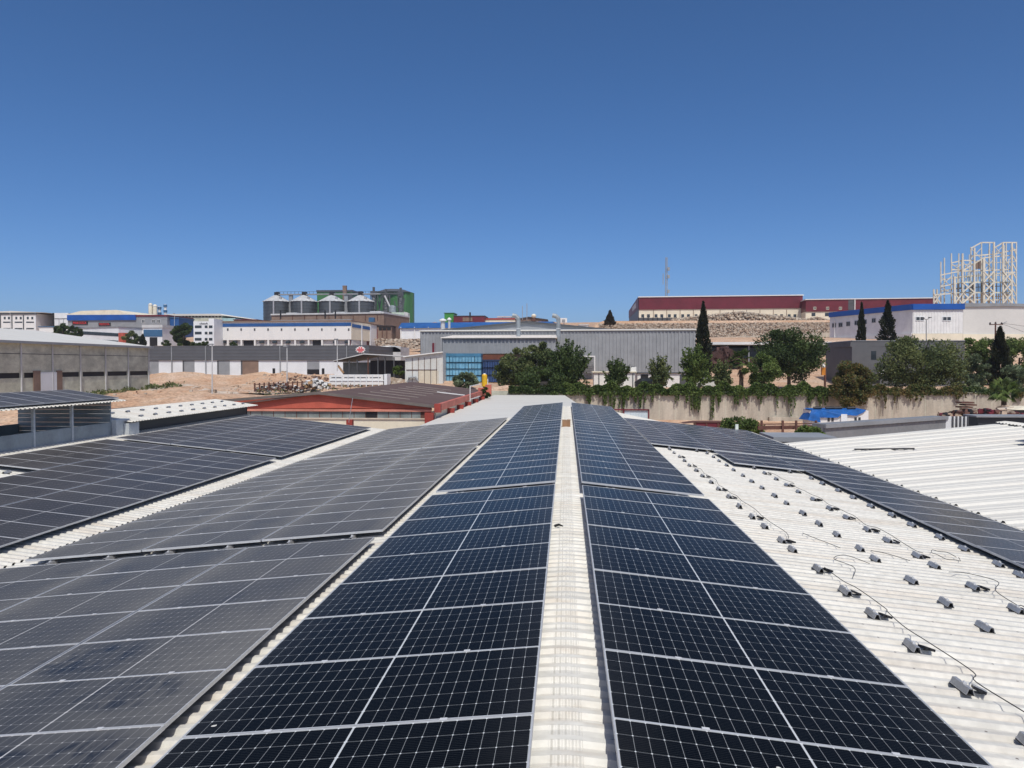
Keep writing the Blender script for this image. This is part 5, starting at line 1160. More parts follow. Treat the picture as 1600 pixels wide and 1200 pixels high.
b = MB(); b.add([F.pt(*F.uz(1278.3, 640), out=.1), F.pt(*F.uz(1281, 660), out=.3), F.pt(-.3, F.uz(1266, 656)[1], .4), F.pt(-.5, F.uz(1266, 657)[1], -2.5), F.pt(.4, zt_+.1, -2.5), F.pt(.2, zt_+.1, .1)], [(0,5,2,1), (5,4,3,2)]); o = b.build('tarpaulin', M['tarp'], t)
b = MB(); b.add([F.pt(0, zt_+.10, .12), F.pt(F.len*.95, zt_+.10, .12), F.pt(F.len*.95, zt_+.14, -2.6), F.pt(0, zt_+.14, -2.6)], [(0,1,2,3)]); b.build('tarpaulin', M['tarp'], t)
for k, px in enumerate((1277, 1296, 1309, 1330)):
    q = F.pt(F.uz(px+4, 640)[0], zt_+.12, -.8); b = MB(); b.tube([q+Vector((-.45, 0, .12)), q+Vector((.45, 0, .16))], .16, 8)
    tag(b.build('roof_weight', M['black_plastic'], None, loc=tuple(q)), f'dark weight holding the tarpaulin on the cabin roof, {ORF[k]} from the left', 'weight', 'weights on the cabin roof')
# grey parapet shed by the bare roof
F = yface(1289, 1479, 52, 60); zt_ = F.uz(1380, 656.5)[1]
t = bthing('grey_parapet_shed', 'low grey metal clad shed with a flat parapet behind the bare roof', F, 'shed', z=0)
b = MB(); F.quad(b, [(1289, 663), (1478, 650.5), (1478, 690), (1289, 700)], out=0, inn=1.0); b.build('wall', wave_mat('grey_clad', (0.22, 0.23, 0.24), .45), t)
b = MB(); F.quad(b, [(1288, 662.6), (1479, 650), (1479, 655), (1288, 669)], out=.15, inn=-.003); b.build('parapet', M['mid_grey'], t)
t, F, z0, z1 = simple_block('pale_sheet_wall', 'short pale corrugated sheet wall with dark posts beside the grey shed', 1479, 1530, 60, 651, 668, .3, M['white_cool'], 'wall')
for px in range(1487, 1530, 6): fpart('post', M['dark_grey'], t, F, (px, 650.5, px+2, 668), out=.12)
t, F, z0, z1 = simple_block('dark_low_shed', 'long low dark blue sheet roof edge behind the bare roof ridge', 1530, 1640, 52, 652, 672, 1.2, M['dark_open'], 'shed', M['mid_grey'], eave=.1)
t, F, z0, z1 = simple_block('awning_stall', 'small stall with a pale awning at the right edge under the wall', 1588, 1640, 84, 641, 655, 3, M['dark_open'], 'stall')
part('awning', M['cream'], t, lambda b: b.poly([at(1585, 640.5, 83), at(1600, 636, 84), at(1640, 636, 84), at(1640, 640.5, 83)], (0, 2.5, 0)))
rubble('sand_heap', 'pale sand heap at the foot of the right palm', 'sand heap', (1560, 637, 1582, 648), [M['stone_pale'], M['stone']], 86, 90, .5, 1.0, 21)
t = thing('pallet_stack', 'dark wooden pallet pile leaning on the wall foot at right', 'pallets', tuple(at(1512, 648, 97)))
for k in range(6): part('pallet', M['rust'], t, lambda b: b.box(at(1503, 648, 97).x+jit(.3), 96.5, at(1510, 648, 97).z+k*.28, at(1519, 648, 97).x+jit(.3), 98, at(1510, 648, 97).z+k*.28+.17))
t, F, z0, z1 = simple_block('grey_flat_shed', 'flat grey roof strip between the dark panels and the grey shed', 1215, 1300, 42, 690, 700, 2.5, M['mid_grey'], 'shed', M['mid_grey'])

# ---- maroon halls on the terrace
F = yface(998, 1253, 300, 296); z1 = F.uz(1120, 463.5)[1]; zm = F.uz(1120, 482.8)[1]; z0 = 24
t = bthing('maroon_hall', 'wide hall with a deep maroon upper band and cream lower wall', F, 'industrial hall', z=z0)
b = MB(); F.lbox(b, 0, zm, F.len, z1, .3, 50); b.build('upper_cladding', M['maroon'], t)
b = MB(); F.lbox(b, 0, z0-2, F.len, zm-.003, 0, 50); b.build('wall', M['cream'], t)
b = MB(); F.lbox(b, -.3, z1+.003, F.len+.3, z1+.35, .6, 50); b.build('roof', M['white_paint'], t)
for k in range(12):
    px = 1002+k*20.8
    if k: fpart('pilaster', M['brown_wall'], t, F, (px-2.2, 484, px-1.4, 500), out=.15)
    for dx in (0, 9): win(t, F, px+dx, 491, px+dx+4.5, 496, frame=None)
F2 = Face(xy(983, 375), F.P); b = MB(); F2.quad(b, [(983, 487), (998, 464), (998, 507), (983, 507)], out=.05, inn=.4); b.build('side_wall', M['dark_grey'], t)
b = MB(); F2.quad(b, [(983, 486), (998, 463.5), (998, 482), (983, 497)], out=.2, inn=-.06); b.build('upper_cladding', M['maroon'], t)
b = MB(); F2.quad(b, [(989, 480.5), (994.5, 473), (994.5, 481), (989, 486.5)], out=.3, inn=-.21); b.build('side_window', M['light_grey'], t)
t = thing('dark_fence', 'dark slatted boundary fence before the maroon hall', 'fence', tuple(at(998, 505, 268)))
part('fence_panel', M['dark_grey'], t, lambda b: b.hexa([at(998, 505, 268), at(1058, 504, 268), at(1058, 504, 268.3), at(998, 505, 268.3), at(998, 496.5, 268), at(1058, 496.5, 268), at(1058, 496.5, 268.3), at(998, 496.5, 268.3)]))
for k in range(9): part('fence_post', M['black'], t, lambda b: b.bar(at(998+k*7.4, 505, 267.8), at(998+k*7.4, 496, 267.8), .25))
F = yface(1258, 1462, 288, 284); z1 = F.uz(1320, 468)[1]; zm = F.uz(1320, 486.5)[1]
t = bthing('maroon_annex_hall', 'lower maroon and cream hall continuing right of the wide maroon hall', F, 'industrial hall', z=z0)
b = MB(); F.lbox(b, 0, zm, F.len, z1, .3, 40); b.build('upper_cladding', M['maroon'], t)
b = MB(); F.lbox(b, 0, z0-2, F.len, zm-.003, 0, 40); b.build('wall', M['cream'], t)
b = MB(); F.lbox(b, -.3, z1+.003, F.len+.3, z1+.3, .6, 40); b.build('roof', M['white_paint'], t)
for px in (1271, 1291, 1311): win(t, F, px, 480, px+3.5, 483.5, frame=M['cream'], out=.34); 
for px in (1268, 1289): win(t, F, px, 489, px+6, 494)
fpart('drainpipe', M['white_paint'], t, F, (1334.5, 468, 1335.8, 490), out=.6, inn=-.3); fpart('dark_bay', M['dark_grey'], t, F, (1325, 468.3, 1334, 490), out=.4, inn=-.3)
F2 = Face(xy(1252.5, 305), F.P); b = MB(); F2.lbox(b, 0, zm, F2.len-.02, z1-.1, .05, .4); b.build('upper_cladding', M['maroon'], t)
rubble('rubble_mound', 'long pale mound of broken rock in front of the maroon hall', 'rubble', (1050, 487, 1262, 505), [M['stone_pale'], M['stone'], M['stone_pale']], 264, 4200, .2, .8, 11)
rubble('rubble_mound', 'small rock heap at the foot of the maroon annex hall', 'rubble', (1250, 495, 1302, 504), [M['stone_pale'], M['stone']], 262, 600, .2, .7, 12)
# stone walls: many stones on a backing, one thing
def stone_wall(name, label, quad, Y, n, seed, s=(.5, 1.1)):
    r_ = random.Random(seed); (xa, ya), (xb, yb), (xc, yc), (xd, yd) = quad     # tl, tr, br, bl
    t = thing(name, label, 'stone wall', tuple(at(xd, yd, Y)))
    b = MB(); b.poly([at(xa, ya, Y), at(xb, yb, Y), at(xc, yc, Y), at(xd, yd, Y)], (0, 1.2, 0)); b.build('wall_core', M['stone'], t)
    b = MB()
    for i in range(n):
        u, v = r_.random(), r_.random(); px = (xa+(xb-xa)*u)*(1-v)+(xd+(xc-xd)*u)*v; py = (ya+(yb-ya)*u)*(1-v)+(yd+(yc-yd)*u)*v
        c = at(px, py, Y-.05); w, h = r_.uniform(*s), r_.uniform(s[0]*.7, s[1]*.7); b.cur = r_.choice((0,0,1,1,2)); d = r_.uniform(.12, .4)
        k = [c+Vector((dx*w*r_.uniform(.35,.6), dy, dz*h*r_.uniform(.35,.6))) for dz in (-1, 1) for dx, dy in ((-1,-d),(1,-d),(1,.2),(-1,.2))]
        b.hexa(k)
    b.build('stones', [M['stone'], M['stone_pale'], mat('stone_dark', (0.22, 0.16, 0.12), .9, .2, 1) if 'stone_dark' not in bpy.data.materials else bpy.data.materials['stone_dark']], t)
    return t
stone_wall('stone_wall', 'long dry stone terrace wall below the maroon halls', ((936, 506), (1300, 503.5), (1300, 532), (936, 532)), 254.5, 8000, 31, (.25, .6))
t = thing('concrete_strip_wall', 'low stained concrete wall under the dry stone terrace wall', 'wall', tuple(at(1108, 535, 235)))
part('wall', M['wall_concrete'], t, lambda b: b.hexa([at(1090, 540, 236), at(1300, 536, 236), at(1300, 536, 237), at(1090, 540, 237), at(1090, 528, 236), at(1300, 519.5, 236), at(1300, 519.5, 237), at(1090, 528, 237)]))
stone_wall('stone_wall', 'rough stony bank wall under the blue roof hall', ((586, 530), (668, 530), (668, 545), (590, 545)), 215, 520, 32, (.3, .8))
t, F, z0, z1 = simple_block('grey_backyard_shed', 'pale grey shed end and white roof corner beside the emblem sign', 578, 626, 175, 542, 575, 10, M['light_grey'], 'shed')
b = MB(); b.poly([F.pt(*F.uz(578, 541.8)), F.pt(*F.uz(586, 541)), F.pt(*F.uz(588, 545)), F.pt(*F.uz(614, 540.2)), F.pt(*F.uz(626, 546)), F.pt(*F.uz(626, 550)), F.pt(*F.uz(578, 550))], (0, 8, 0)); b.build('gable_top', M['light_grey'], t)
b = MB(); b.poly([at(586, 541, 174), at(614, 540, 176), at(588, 545.2, 173.9)], (0, .3, .02)); b.build('roof', M['white_paint'], t)
# telecom mast
q = at(1041, 468, 330); t = thing('telecom_mast', 'slim lattice telecom mast rising behind the maroon hall', 'mast', tuple(q))
zt = at(1041, 402, 330).z; w = 3.0*330/1200/2; wt = 2.0*330/1200/2; zb = q.z-6
def lerpw(z): f_ = (z-zb)/(zt-zb); return w+(wt-w)*f_
for sx_, sy_ in ((-1,-1), (1,-1), (1,1), (-1,1)): part('mast_leg', M['mid_grey'], t, lambda b: b.bar((q.x+sx_*w, 330+sy_*w, zb), (q.x+sx_*wt, 330+sy_*wt, zt), .2))
def lat(b):
    z = zb; i = 0
    while z < zt-1.2:
        ww = lerpw(z); s_ = 1 if i % 2 else -1
        b.bar((q.x-s_*ww, 330-ww, z), (q.x+s_*ww, 330-ww, z+1.4), .12); b.bar((q.x-ww, 330-ww, z), (q.x+ww, 330-ww, z), .12); b.bar((q.x-ww, 330-s_*ww, z), (q.x-ww, 330+s_*ww, z+1.4), .12); z += 1.4; i += 1
part('bracing', M['mid_grey'], t, lat)
part('antenna', M['mid_grey'], t, lambda b: b.bar((q.x-1.35, 330, at(0, 452, 330).z), (q.x-1.35, 330, at(0, 436, 330).z), .3)); 
for yy in (420, 432, 455): part('antenna_panel', M['mid_grey'], t, lambda b: b.box(q.x+.3, 329, at(1041, yy+3, 330).z, q.x+1.3, 330, at(1041, yy-2, 330).z))
t, F, z0, z1 = simple_block('crest_white_hut', 'tiny white hut on the slope beyond the grey gable roof', 905, 919, 250, 508, 516, 5, M['white_paint'], 'hut', M['light_grey'])
# canopy behind the palms
t = thing('white_canopy', 'long flat white canopy over a dark yard below the stone wall', 'canopy', tuple(at(1108, 560, 152)))
part('canopy_roof', M['white_paint'], t, lambda b: b.box(at(1108, 535, 150).x, 150, at(1108, 538.5, 150).z, at(1300, 535, 150).x, 160, at(1108, 534.3, 150).z))
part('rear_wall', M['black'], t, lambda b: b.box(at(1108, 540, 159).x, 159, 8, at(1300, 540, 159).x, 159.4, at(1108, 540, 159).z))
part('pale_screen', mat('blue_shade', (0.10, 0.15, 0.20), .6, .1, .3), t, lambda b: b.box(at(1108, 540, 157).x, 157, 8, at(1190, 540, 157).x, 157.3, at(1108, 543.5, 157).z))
for px in (1109, 1135, 1170, 1210): part('post', M['mid_grey'], t, lambda b: b.bar(at(px, 538.6, 151), at(px, 575, 151), .22))

# ---- right hand halls
P0, P1, P2 = xy(1296, 196), xy(1425, 170), xy(1503.5, 170)
F1 = Face(P0, P1); F2 = Face(P1, P2); zt_ = F2.uz(1460, 475)[1]; zb_ = 12
t = thing('blue_trim_hall', 'white ribbed hall with a bright blue roof trim behind the cypresses', 'industrial hall', (P1.x, P1.y, zb_))
b = MB(); b.poly([(P0.x, P0.y, zb_), (P1.x, P1.y, zb_), (P2.x, P2.y, zb_), (P2.x+4, P2.y+40, zb_), (P0.x+10, P0.y+25, zb_)], (0, 0, zt_-zb_)); recalc(b.build('wall', M['sheet_white'], t))
b = MB(); ribbed(Face(F2.P+F2.n*.05, F2.Q+F2.n*.05), b, .1, F2.len-.1, F2.uz(1460, 521)[1], F2.uz(1460, 484.5)[1], .62, .05); b.build('ribbed_sheet', M['sheet_white'], t)
z2 = F2.uz(1460, 483.8)[1]
b = MB(); F2.lbox(b, -.1, z2, F2.len+.2, zt_+.02, .4, -.003); F1.lbox(b, 0, z2, F1.len+.1, zt_+.02, .35, -.003); b.build('blue_trim', M['blue_bright'], t)
b = MB(); b.poly([(P0.x, P0.y, zt_+.003), (P1.x, P1.y, zt_+.003), (P2.x, P2.y, zt_+.003), (P2.x+4, P2.y+40, zt_+.003), (P0.x+10, P0.y+25, zt_+.003)], (0, 0, .02)); recalc(b.build('roof', M['light_grey'], t))
for px in (1395, 1431, 1473): win(t, F2, px, 495.5, px+12, 500.5, frame=M['white_cool'], out=.14) if px > 1425 else None
for px, yy in ((1301, 506.5), (1311, 506), (1323, 504.3), (1336, 502.7), (1349, 501), (1363, 499)): win(t, F1, px, yy-1, px+5, yy+4.5, frame=M['mid_grey'])
fpart('drainpipe', M['white_paint'], t, F1, (1304, 500, 1304.8, 540), out=.2); fpart('plinth', M['cream'], t, F2, (1425, 521.3, 1503, 533), out=.3)
fpart('base_band', M['white_paint'], t, F1, (1297, 524, 1425, 540), out=.2)
F = yface(1503.8, 1660, 172); t = bthing('plain_white_hall', 'huge plain pale hall wall with a grey curved roof edge at right', F, 'industrial hall', z=12)
z1 = F.uz(1560, 477.5)[1]
b = MB(); F.lbox(b, 0, 10, F.len, z1, 0, 40); b.build('wall', mat('pale_wall', (0.62, 0.62, 0.59), .7, .04, .2, fine=.02), t)
b = MB(); b.poly([F.pt(-.1, z1-.25, .35), F.pt(0, z1+.55, .35), F.pt(F.len*.45, z1+.45, .35), F.pt(F.len, z1+.05, .35), F.pt(F.len, z1-.55, .35), F.pt(F.len*.45, z1-.15, .35)], (0, .34, 0)); b.build('roof_edge', M['mid_grey'], t)
fpart('plinth', M['cream'], t, F, (1503.8, 522, 1660, 535), out=.2)
# bare steel frame
YF = 235
t = thing('steel_frame', 'tall bare cream steel frame of an unfinished building', 'steel frame', tuple(at(1520, 478, YF)))
def bar2(name, pts, w=.42, dY=0, m='steel_cream'):
    part(name, M[m], t, lambda b: [b.bar(at(pts[i][0], pts[i][1], YF+dY), at(pts[i+1][0], pts[i+1][1], YF+dY), w) for i in range(len(pts)-1)])
for px, yt in ((1470,409),(1475.5,403),(1486.5,396),(1498,396),(1504,396),(1517,386),(1522.5,387),(1533.5,378.5),(1546,379),(1553,378),(1567,379),(1572,378),(1581,379),(1588,378)):
    front = px in (1504, 1522.5, 1537, 1553, 1567, 1581); bar2('column', [(px, yt), (px, 480)], .40 if front else .28, -3 if front else 3)
for px in (1491.5, 1537): bar2('column', [(px, 432 if px < 1500 else 404), (px, 480)], .55, -3)
for px in (1459, 1464): bar2('column', [(px, 452), (px, 480)], .36, 4)
for pts in ([(1469, 430), (1504, 423), (1537, 403), (1553, 401), (1582, 399)], [(1469, 448), (1504, 441), (1582, 441)], [(1459, 461), (1504, 457), (1582, 457)], [(1517, 388), (1533, 379), (1553, 379)], [(1553, 388), (1567, 379), (1588, 379)], [(1517, 400), (1553, 397), (1588, 390)], [(1486, 411), (1504, 407), (1522, 407)], [(1503, 468.5), (1582, 468.5)], [(1504, 424), (1582, 421)], [(1486, 421), (1522, 424)]):
    bar2('beam', pts, .34, -2+random.uniform(-.12, .12))
for pts in ([(1469, 438), (1504, 432), (1550, 428), (1588, 425)], [(1470, 455), (1504, 449)]): bar2('beam', pts, .3, 5)
for y0, y1 in ((441, 457), (457, 474), (424, 441)):
    for xa, xb in ((1504, 1522.5), (1537, 1553), (1567, 1581)):
        if y0 == 424 and xa == 1504: continue
        bar2('brace', [(xa, y0), (xb, y1)], .34, -3.2); bar2('brace', [(xa, y1), (xb, y0)], .34, -3.6)
for xa, xb in ((1491.5, 1504), (1459, 1470)): bar2('brace', [(xa, 458), (xb, 475)], .3, -3.2); bar2('brace', [(xa, 475), (xb, 458)], .3, -3.6)
for k in range(7): bar2('brace', [(1581, 384+k*13), (1588, 397+k*13)], .25, -1)
for yy in (441.5, 457.5): part('floor_deck', M['concrete'], t, lambda b: b.hexa([at(1496, yy+.8, YF-2.5), at(1582, yy+.8, YF-2.5), at(1582, yy+.8, YF+9), at(1496, yy+.8, YF+9), at(1496, yy, YF-2.5), at(1582, yy, YF-2.5), at(1582, yy, YF+9), at(1496, yy, YF+9)]))
for k in range(16):
    px = 1490+k*6.1; yt = 410-min(k, 8)*3.6; bar2('column', [(px, yt+random.uniform(0, 26)), (px, 480)], .20, 7)
for yy in (412, 432, 449, 465): bar2('beam', [(1488, yy+3), (1520, yy), (1586, yy-3)], .22, 7.3)
for xa, xb, y0, y1 in ((1517, 1533, 388, 404), (1553, 1567, 384, 400), (1567, 1581, 400, 421), (1537, 1553, 404, 424), (1486, 1504, 412, 424), (1470, 1486, 432, 448), (1504, 1517, 408, 424), (1470, 1491, 448, 461)):
    bar2('brace', [(xa, y0), (xb, y1)], .18, 2); bar2('brace', [(xa, y1), (xb, y0)], .18, 2.3)
part('wall_panel', M['brown_wall'], t, lambda b: b.box(at(1525, 415, YF+4).x, YF+4, at(1525, 420, YF+4).z, at(1533, 415, YF+4).x, YF+4.4, at(1525, 408, YF+4).z))
for k in range(14):
    a = random.uniform(1505, 1575); bb = random.choice((426, 443, 459)); bar2('prop', [(a, bb), (a+random.uniform(-3, 3), bb+14)], .22, random.uniform(0, 8))
# dark house with recessed terrace
YH = 121; F = yface(1331, 1507, YH); zt_ = F.uz(1400, 533)[1]; zb_ = 5
t = bthing('dark_grey_house', 'dark grey rendered house with a shaded terrace behind bushy trees', F, 'house', z=zb_)
M['house_grey'] = mat('house_grey', (0.115, 0.118, 0.125), .7, .06, .5, fine=.03)
b = MB(); F.lbox(b, 0, zb_, F.len, zt_, 0, 12); b.build('wall', M['house_grey'], t)
b = MB(); F.lbox(b, 0, zt_+.003, F.len, zt_+.12, .08, 12); b.build('parapet_cap', M['mid_grey'], t)
Fs = Face(xy(1291, YH+12), xy(1330.8, YH)); b = MB(); zq = Fs.uz(1310, 543)[1]
Fs.lbox(b, 0, zq, Fs.len-.02, zt_-.1, .2, 8); b.build('terrace_roof', M['house_grey'], t)
b = MB(); Fs.lbox(b, 0, zb_, Fs.len-.5, zq-.01, -2.5, 3); b.build('terrace_back', M['black'], t)
b = MB(); Fs.lbox(b, 0.05, zb_, .35, zq-.01, .1, .3); b.build('terrace_post', M['house_grey'], t)
win(t, F, 1361, 548.5, 1369, 562); win(t, F, 1380, 551, 1384.5, 554.5)
fpart('lower_opening', M['black'], t, F, (1361, 584, 1375, 600), out=.02)
q_ = F.pt(F.uz(1376, 580)[0], F.uz(1376, 583)[1], 0)
a_ = thing('air_conditioner', 'white air conditioner unit on the dark grey house wall', 'air conditioner', tuple(q_))
part('ac_case', M['white_paint'], a_, lambda b: F.box(b, 1372, 578, 1380, 584, out=.5, inn=-.02)); part('ac_fan', M['black'], a_, lambda b: F.box(b, 1373.5, 579.3, 1377, 583, out=.53, inn=-.51))
# low yard buildings behind the hedge
t, F, z0, z1 = simple_block('yard_cabin', 'low cream cabin partly hidden behind the middle shrub trees', 928, 992, 112, 582, 606, 4, M['white_paint'], 'cabin', M['cream'], eave=.15)
for px in (935, 988): fpart('seam', M['dark_grey'], t, F, (px, 584, px+1.5, 606), out=.06)
t, F, z0, z1 = simple_block('yard_garage', 'white garage with a black open bay behind the shrub trees', 996, 1080, 116, 583, 606, 4, M['white_paint'], 'garage', M['dark_grey'], eave=.1)
fpart('open_bay', M['black'], t, F, (1001, 585, 1013, 606), out=.05); fpart('open_bay', M['dark_grey'], t, F, (1062, 586, 1074, 606), out=.05)
t = thing('louvre_door', 'dark louvred roller opening with a white frame on the grey hall', 'roller door', tuple(at(915, 590, 133)))
part('louvre', mat('louvre', (0.2, 0.2, 0.2), .6), t, lambda b: [b.box(at(914, 570, 133.5).x, 133.4, at(914, yy, 133.5).z, at(927, 570, 133.5).x, 133.6, at(914, yy+1.4, 133.5).z) for yy in np.arange(558, 583, 2.6)])
part('louvre_frame', M['white_paint'], t, lambda b: (b.box(at(913, 570, 133.3).x, 133.3, at(913, 557.5, 133.3).z, at(930, 570, 133.3).x, 133.7, at(913, 555.8, 133.3).z), b.box(at(928.5, 570, 133.3).x, 133.3, at(913, 585, 133.3).z, at(930, 570, 133.3).x, 133.7, at(913, 557.6, 133.3).z)))
q = at(989, 577, 113); t = thing('roof_unit', 'small white air unit on the cabin roof beside a shrub tree', 'roof unit', tuple(q))
part('unit_case', M['white_paint'], t, lambda b: b.box(q.x-.4, 112.6, q.z-.35, q.x+.45, 113.6, q.z+.35)); part('unit_fan', M['dark_grey'], t, lambda b: b.cyl((q.x, 113), [(.3, q.z+.352), (.3, q.z+.45)], 12))
# parked cars peeking over the hedge
def car(label, px, py, Y, L_, m, rz=0.0):
    q = at(px, py, Y); t = thing('parked_car', label, 'car', (q.x, Y, q.z), None, (0, 0, rz))
    side = [(-L_/2, .25), (L_/2, .25), (L_/2, .75), (L_*.42, .85), (L_*.22, .9), (L_*.1, 1.38), (-L_*.28, 1.42), (-L_*.46, .95), (-L_/2, .85)]
    b = MB(); b.poly([(x+q.x, Y-.85, z+q.z) for x, z in side], (0, 1.7, 0)); o = recalc(b.build('car_body', m, t))
    b = MB(); b.poly([(x+q.x, Y-.87, z+q.z) for x, z in [(L_*.19, .93), (L_*.09, 1.32), (-L_*.26, 1.36), (-L_*.38, .96)]], (0, 1.74, 0)); recalc(b.build('car_glass', M['glass'], t))
    for sx_ in (-.31, .31):
        for sy_ in (-.88, .66):
            b = MB(); n = 14; b.poly([(q.x+sx_*L_+.31*math.cos(2*math.pi*k/n), Y+sy_, q.z+.31+.31*math.sin(2*math.pi*k/n)) for k in range(n)], (0, .22, 0)); recalc(b.build('wheel', M['rubber'], t))
car('dark car parked behind the hedge beside the black garage bay', 1016, 606, 110, 4.3, M['black'])
car('white car roof showing above the hedge between two shrub trees', 1106, 606, 110, 4.2, M['white_paint'])
car('white van parked behind the big shrub by the navy crates', 851, 606, 112, 4.6, M['white_paint'])
# street furniture at right
q = at(1447.5, 528, 160); t = thing('street_lamp', 'grey twin arm street lamp before the blue trimmed hall', 'street lamp', tuple(q))
part('pole_shaft', M['mid_grey'], t, lambda b: b.tube([q+Vector((0,0,-4)), at(1447.5, 499, 160)], [.12, .08], 8))
part('lamp_arm', M['mid_grey'], t, lambda b: b.tube([at(1442, 497, 160), at(1446, 499, 160), at(1449, 499, 160), at(1453, 496, 160)], .08, 6))
for px, py in ((1442, 497), (1453, 496)): part('lamp_head', M['dark_grey'], t, lambda b: b.box(at(px, py, 160).x-.25, 159.8, at(px, py, 160).z-.08, at(px, py, 160).x+.25, 160.2, at(px, py, 160).z+.08))
q = at(1555.5, 540, 125); t = thing('utility_pole', 'dark utility pole with a crossarm and insulators above the right trees', 'utility pole', (q.x, 125, 5.5))
part('pole_shaft', M['rust'], t, lambda b: b.tube([(q.x, 125, 5.5), at(1555.5, 503, 125)], [.16, .11], 8))
part('crossarm', M['rust'], t, lambda b: b.bar(at(1546, 507.2, 125), at(1567, 506.8, 125), .14))
for px in (1547, 1555.5, 1565): part('insulator', M['black_plastic'], t, lambda b: b.cyl((at(px, 505, 125).x, 125), [(.07, at(px, 506.5, 125).z), (.16, at(px, 505.3, 125).z), (.06, at(px, 503.5, 125).z)], 8))
part('lamp_arm', M['mid_grey'], t, lambda b: b.tube([at(1563, 507, 125), at(1573, 502.5, 125)], .07, 6))
for k, (a, c) in enumerate((((1566, 505), (1640, 512)), ((1566, 506), (1640, 531)))):
    b = MB(); b.tube([at(*a, 125), at((a[0]+c[0])/2, (a[1]+c[1])/2+1.5, 122), at(*c, 119)], .02, 4)
    tag(b.build('overhead_wire', M['black_plastic'], None, loc=tuple(at(*a, 125))), 'upper thin wire running right from the utility pole' if k == 0 else 'lower thin wire sagging right from the utility pole', 'wire')
q = at(1286, 600, 111); t = thing('gas_pump', 'orange box post with a white cap beside the round dense tree', 'post', tuple(q))
part('orange_box', mat('orange', (0.62, 0.24, 0.03), .5), t, lambda b: b.box(at(1283.5, 590, 111).x, 110.8, at(1286, 586, 111).z, at(1289, 590, 111).x, 111.2, at(1286, 574, 111).z))
part('white_cap', M['white_paint'], t, lambda b: b.cyl((q.x, 111), [(.3, at(1286, 573.9, 111).z), (.15, at(1286, 567, 111).z)], 10)); part('post', M['rust'], t, lambda b: b.box(at(1288.5, 590, 111.2).x, 111.22, q.z-1.5, at(1291, 590, 111.2).x, 111.5, at(1289, 572, 111.2).z))
q = at(1140, 602, 110); t = thing('white_tank_roof', 'small white pyramid tent roof above the hedge between trees', 'tent', tuple(at(1105, 606, 114)))
b = MB(); c = at(1105, 594, 114); b.cyl((c.x, 114), [(.55, at(1105, 597.5, 114).z), (.15, c.z-.25), (.12, c.z)], 4); b.build('tent_roof', M['white_paint'], t)
b = MB(); b.box(c.x-.5, 113.5, 4.5, c.x+.5, 114.5, at(1105, 597.5, 114).z-.01); b.build('tent_wall', M['mid_grey'], t)

# =================================================================== plants
def leaf_mat(name, c):
    m = mat(name, c, .6, .12, 2.0, spec=.25, fine=.15); t = m.node_tree; b = t.nodes['Principled BSDF']
    tr = t.nodes.new('ShaderNodeBsdfTranslucent'); mx = t.nodes.new('ShaderNodeMixShader'); mx.inputs[0].default_value = .30
    src = b.inputs['Base Color'].links[0].from_socket; t.links.new(src, tr.inputs[0])
    out = [n for n in t.nodes if n.type == 'OUTPUT_MATERIAL'][0]
    t.links.new(b.outputs[0], mx.inputs[1]); t.links.new(tr.outputs[0], mx.inputs[2]); t.links.new(mx.outputs[0], out.inputs[0]); return m
LM = {
 'dark': [leaf_mat('leaf_dark_a', (0.042,0.069,0.022)), leaf_mat('leaf_dark_b', (0.065,0.102,0.030)), leaf_mat('leaf_dark_c', (0.106,0.152,0.046))],
 'mid': [leaf_mat('leaf_mid_a', (0.062,0.102,0.025)), leaf_mat('leaf_mid_b', (0.103,0.161,0.036)), leaf_mat('leaf_mid_c', (0.173,0.237,0.062))],
 'olive': [leaf_mat('leaf_olive_a', (0.076,0.106,0.040)), leaf_mat('leaf_olive_b', (0.122,0.156,0.055)), leaf_mat('leaf_olive_c', (0.190,0.218,0.081))],
 'grey': [leaf_mat('leaf_grey_a', (0.095,0.130,0.065)), leaf_mat('leaf_grey_b', (0.163,0.210,0.115)), leaf_mat('leaf_grey_c', (0.292,0.361,0.212))],
 'cypress': [leaf_mat('leaf_cyp_a', (0.022,0.026,0.013)), leaf_mat('leaf_cyp_b', (0.026,0.035,0.015)), leaf_mat('leaf_cyp_c', (0.041,0.046,0.022))],
 'brown': [leaf_mat('leaf_brown_a', (.030,.026,.014)), leaf_mat('leaf_brown_b', (.045,.036,.020)), leaf_mat('leaf_brown_c', (.060,.050,.028))],
 'rusty': [leaf_mat('leaf_rusty_a', (0.086,0.114,0.033)), leaf_mat('leaf_rusty_b', (0.146,0.143,0.046)), leaf_mat('leaf_rusty_c', (0.224,0.161,0.057))],
}
M['bark'] = mat('bark', (.10,.075,.055), .9, .2, 3)
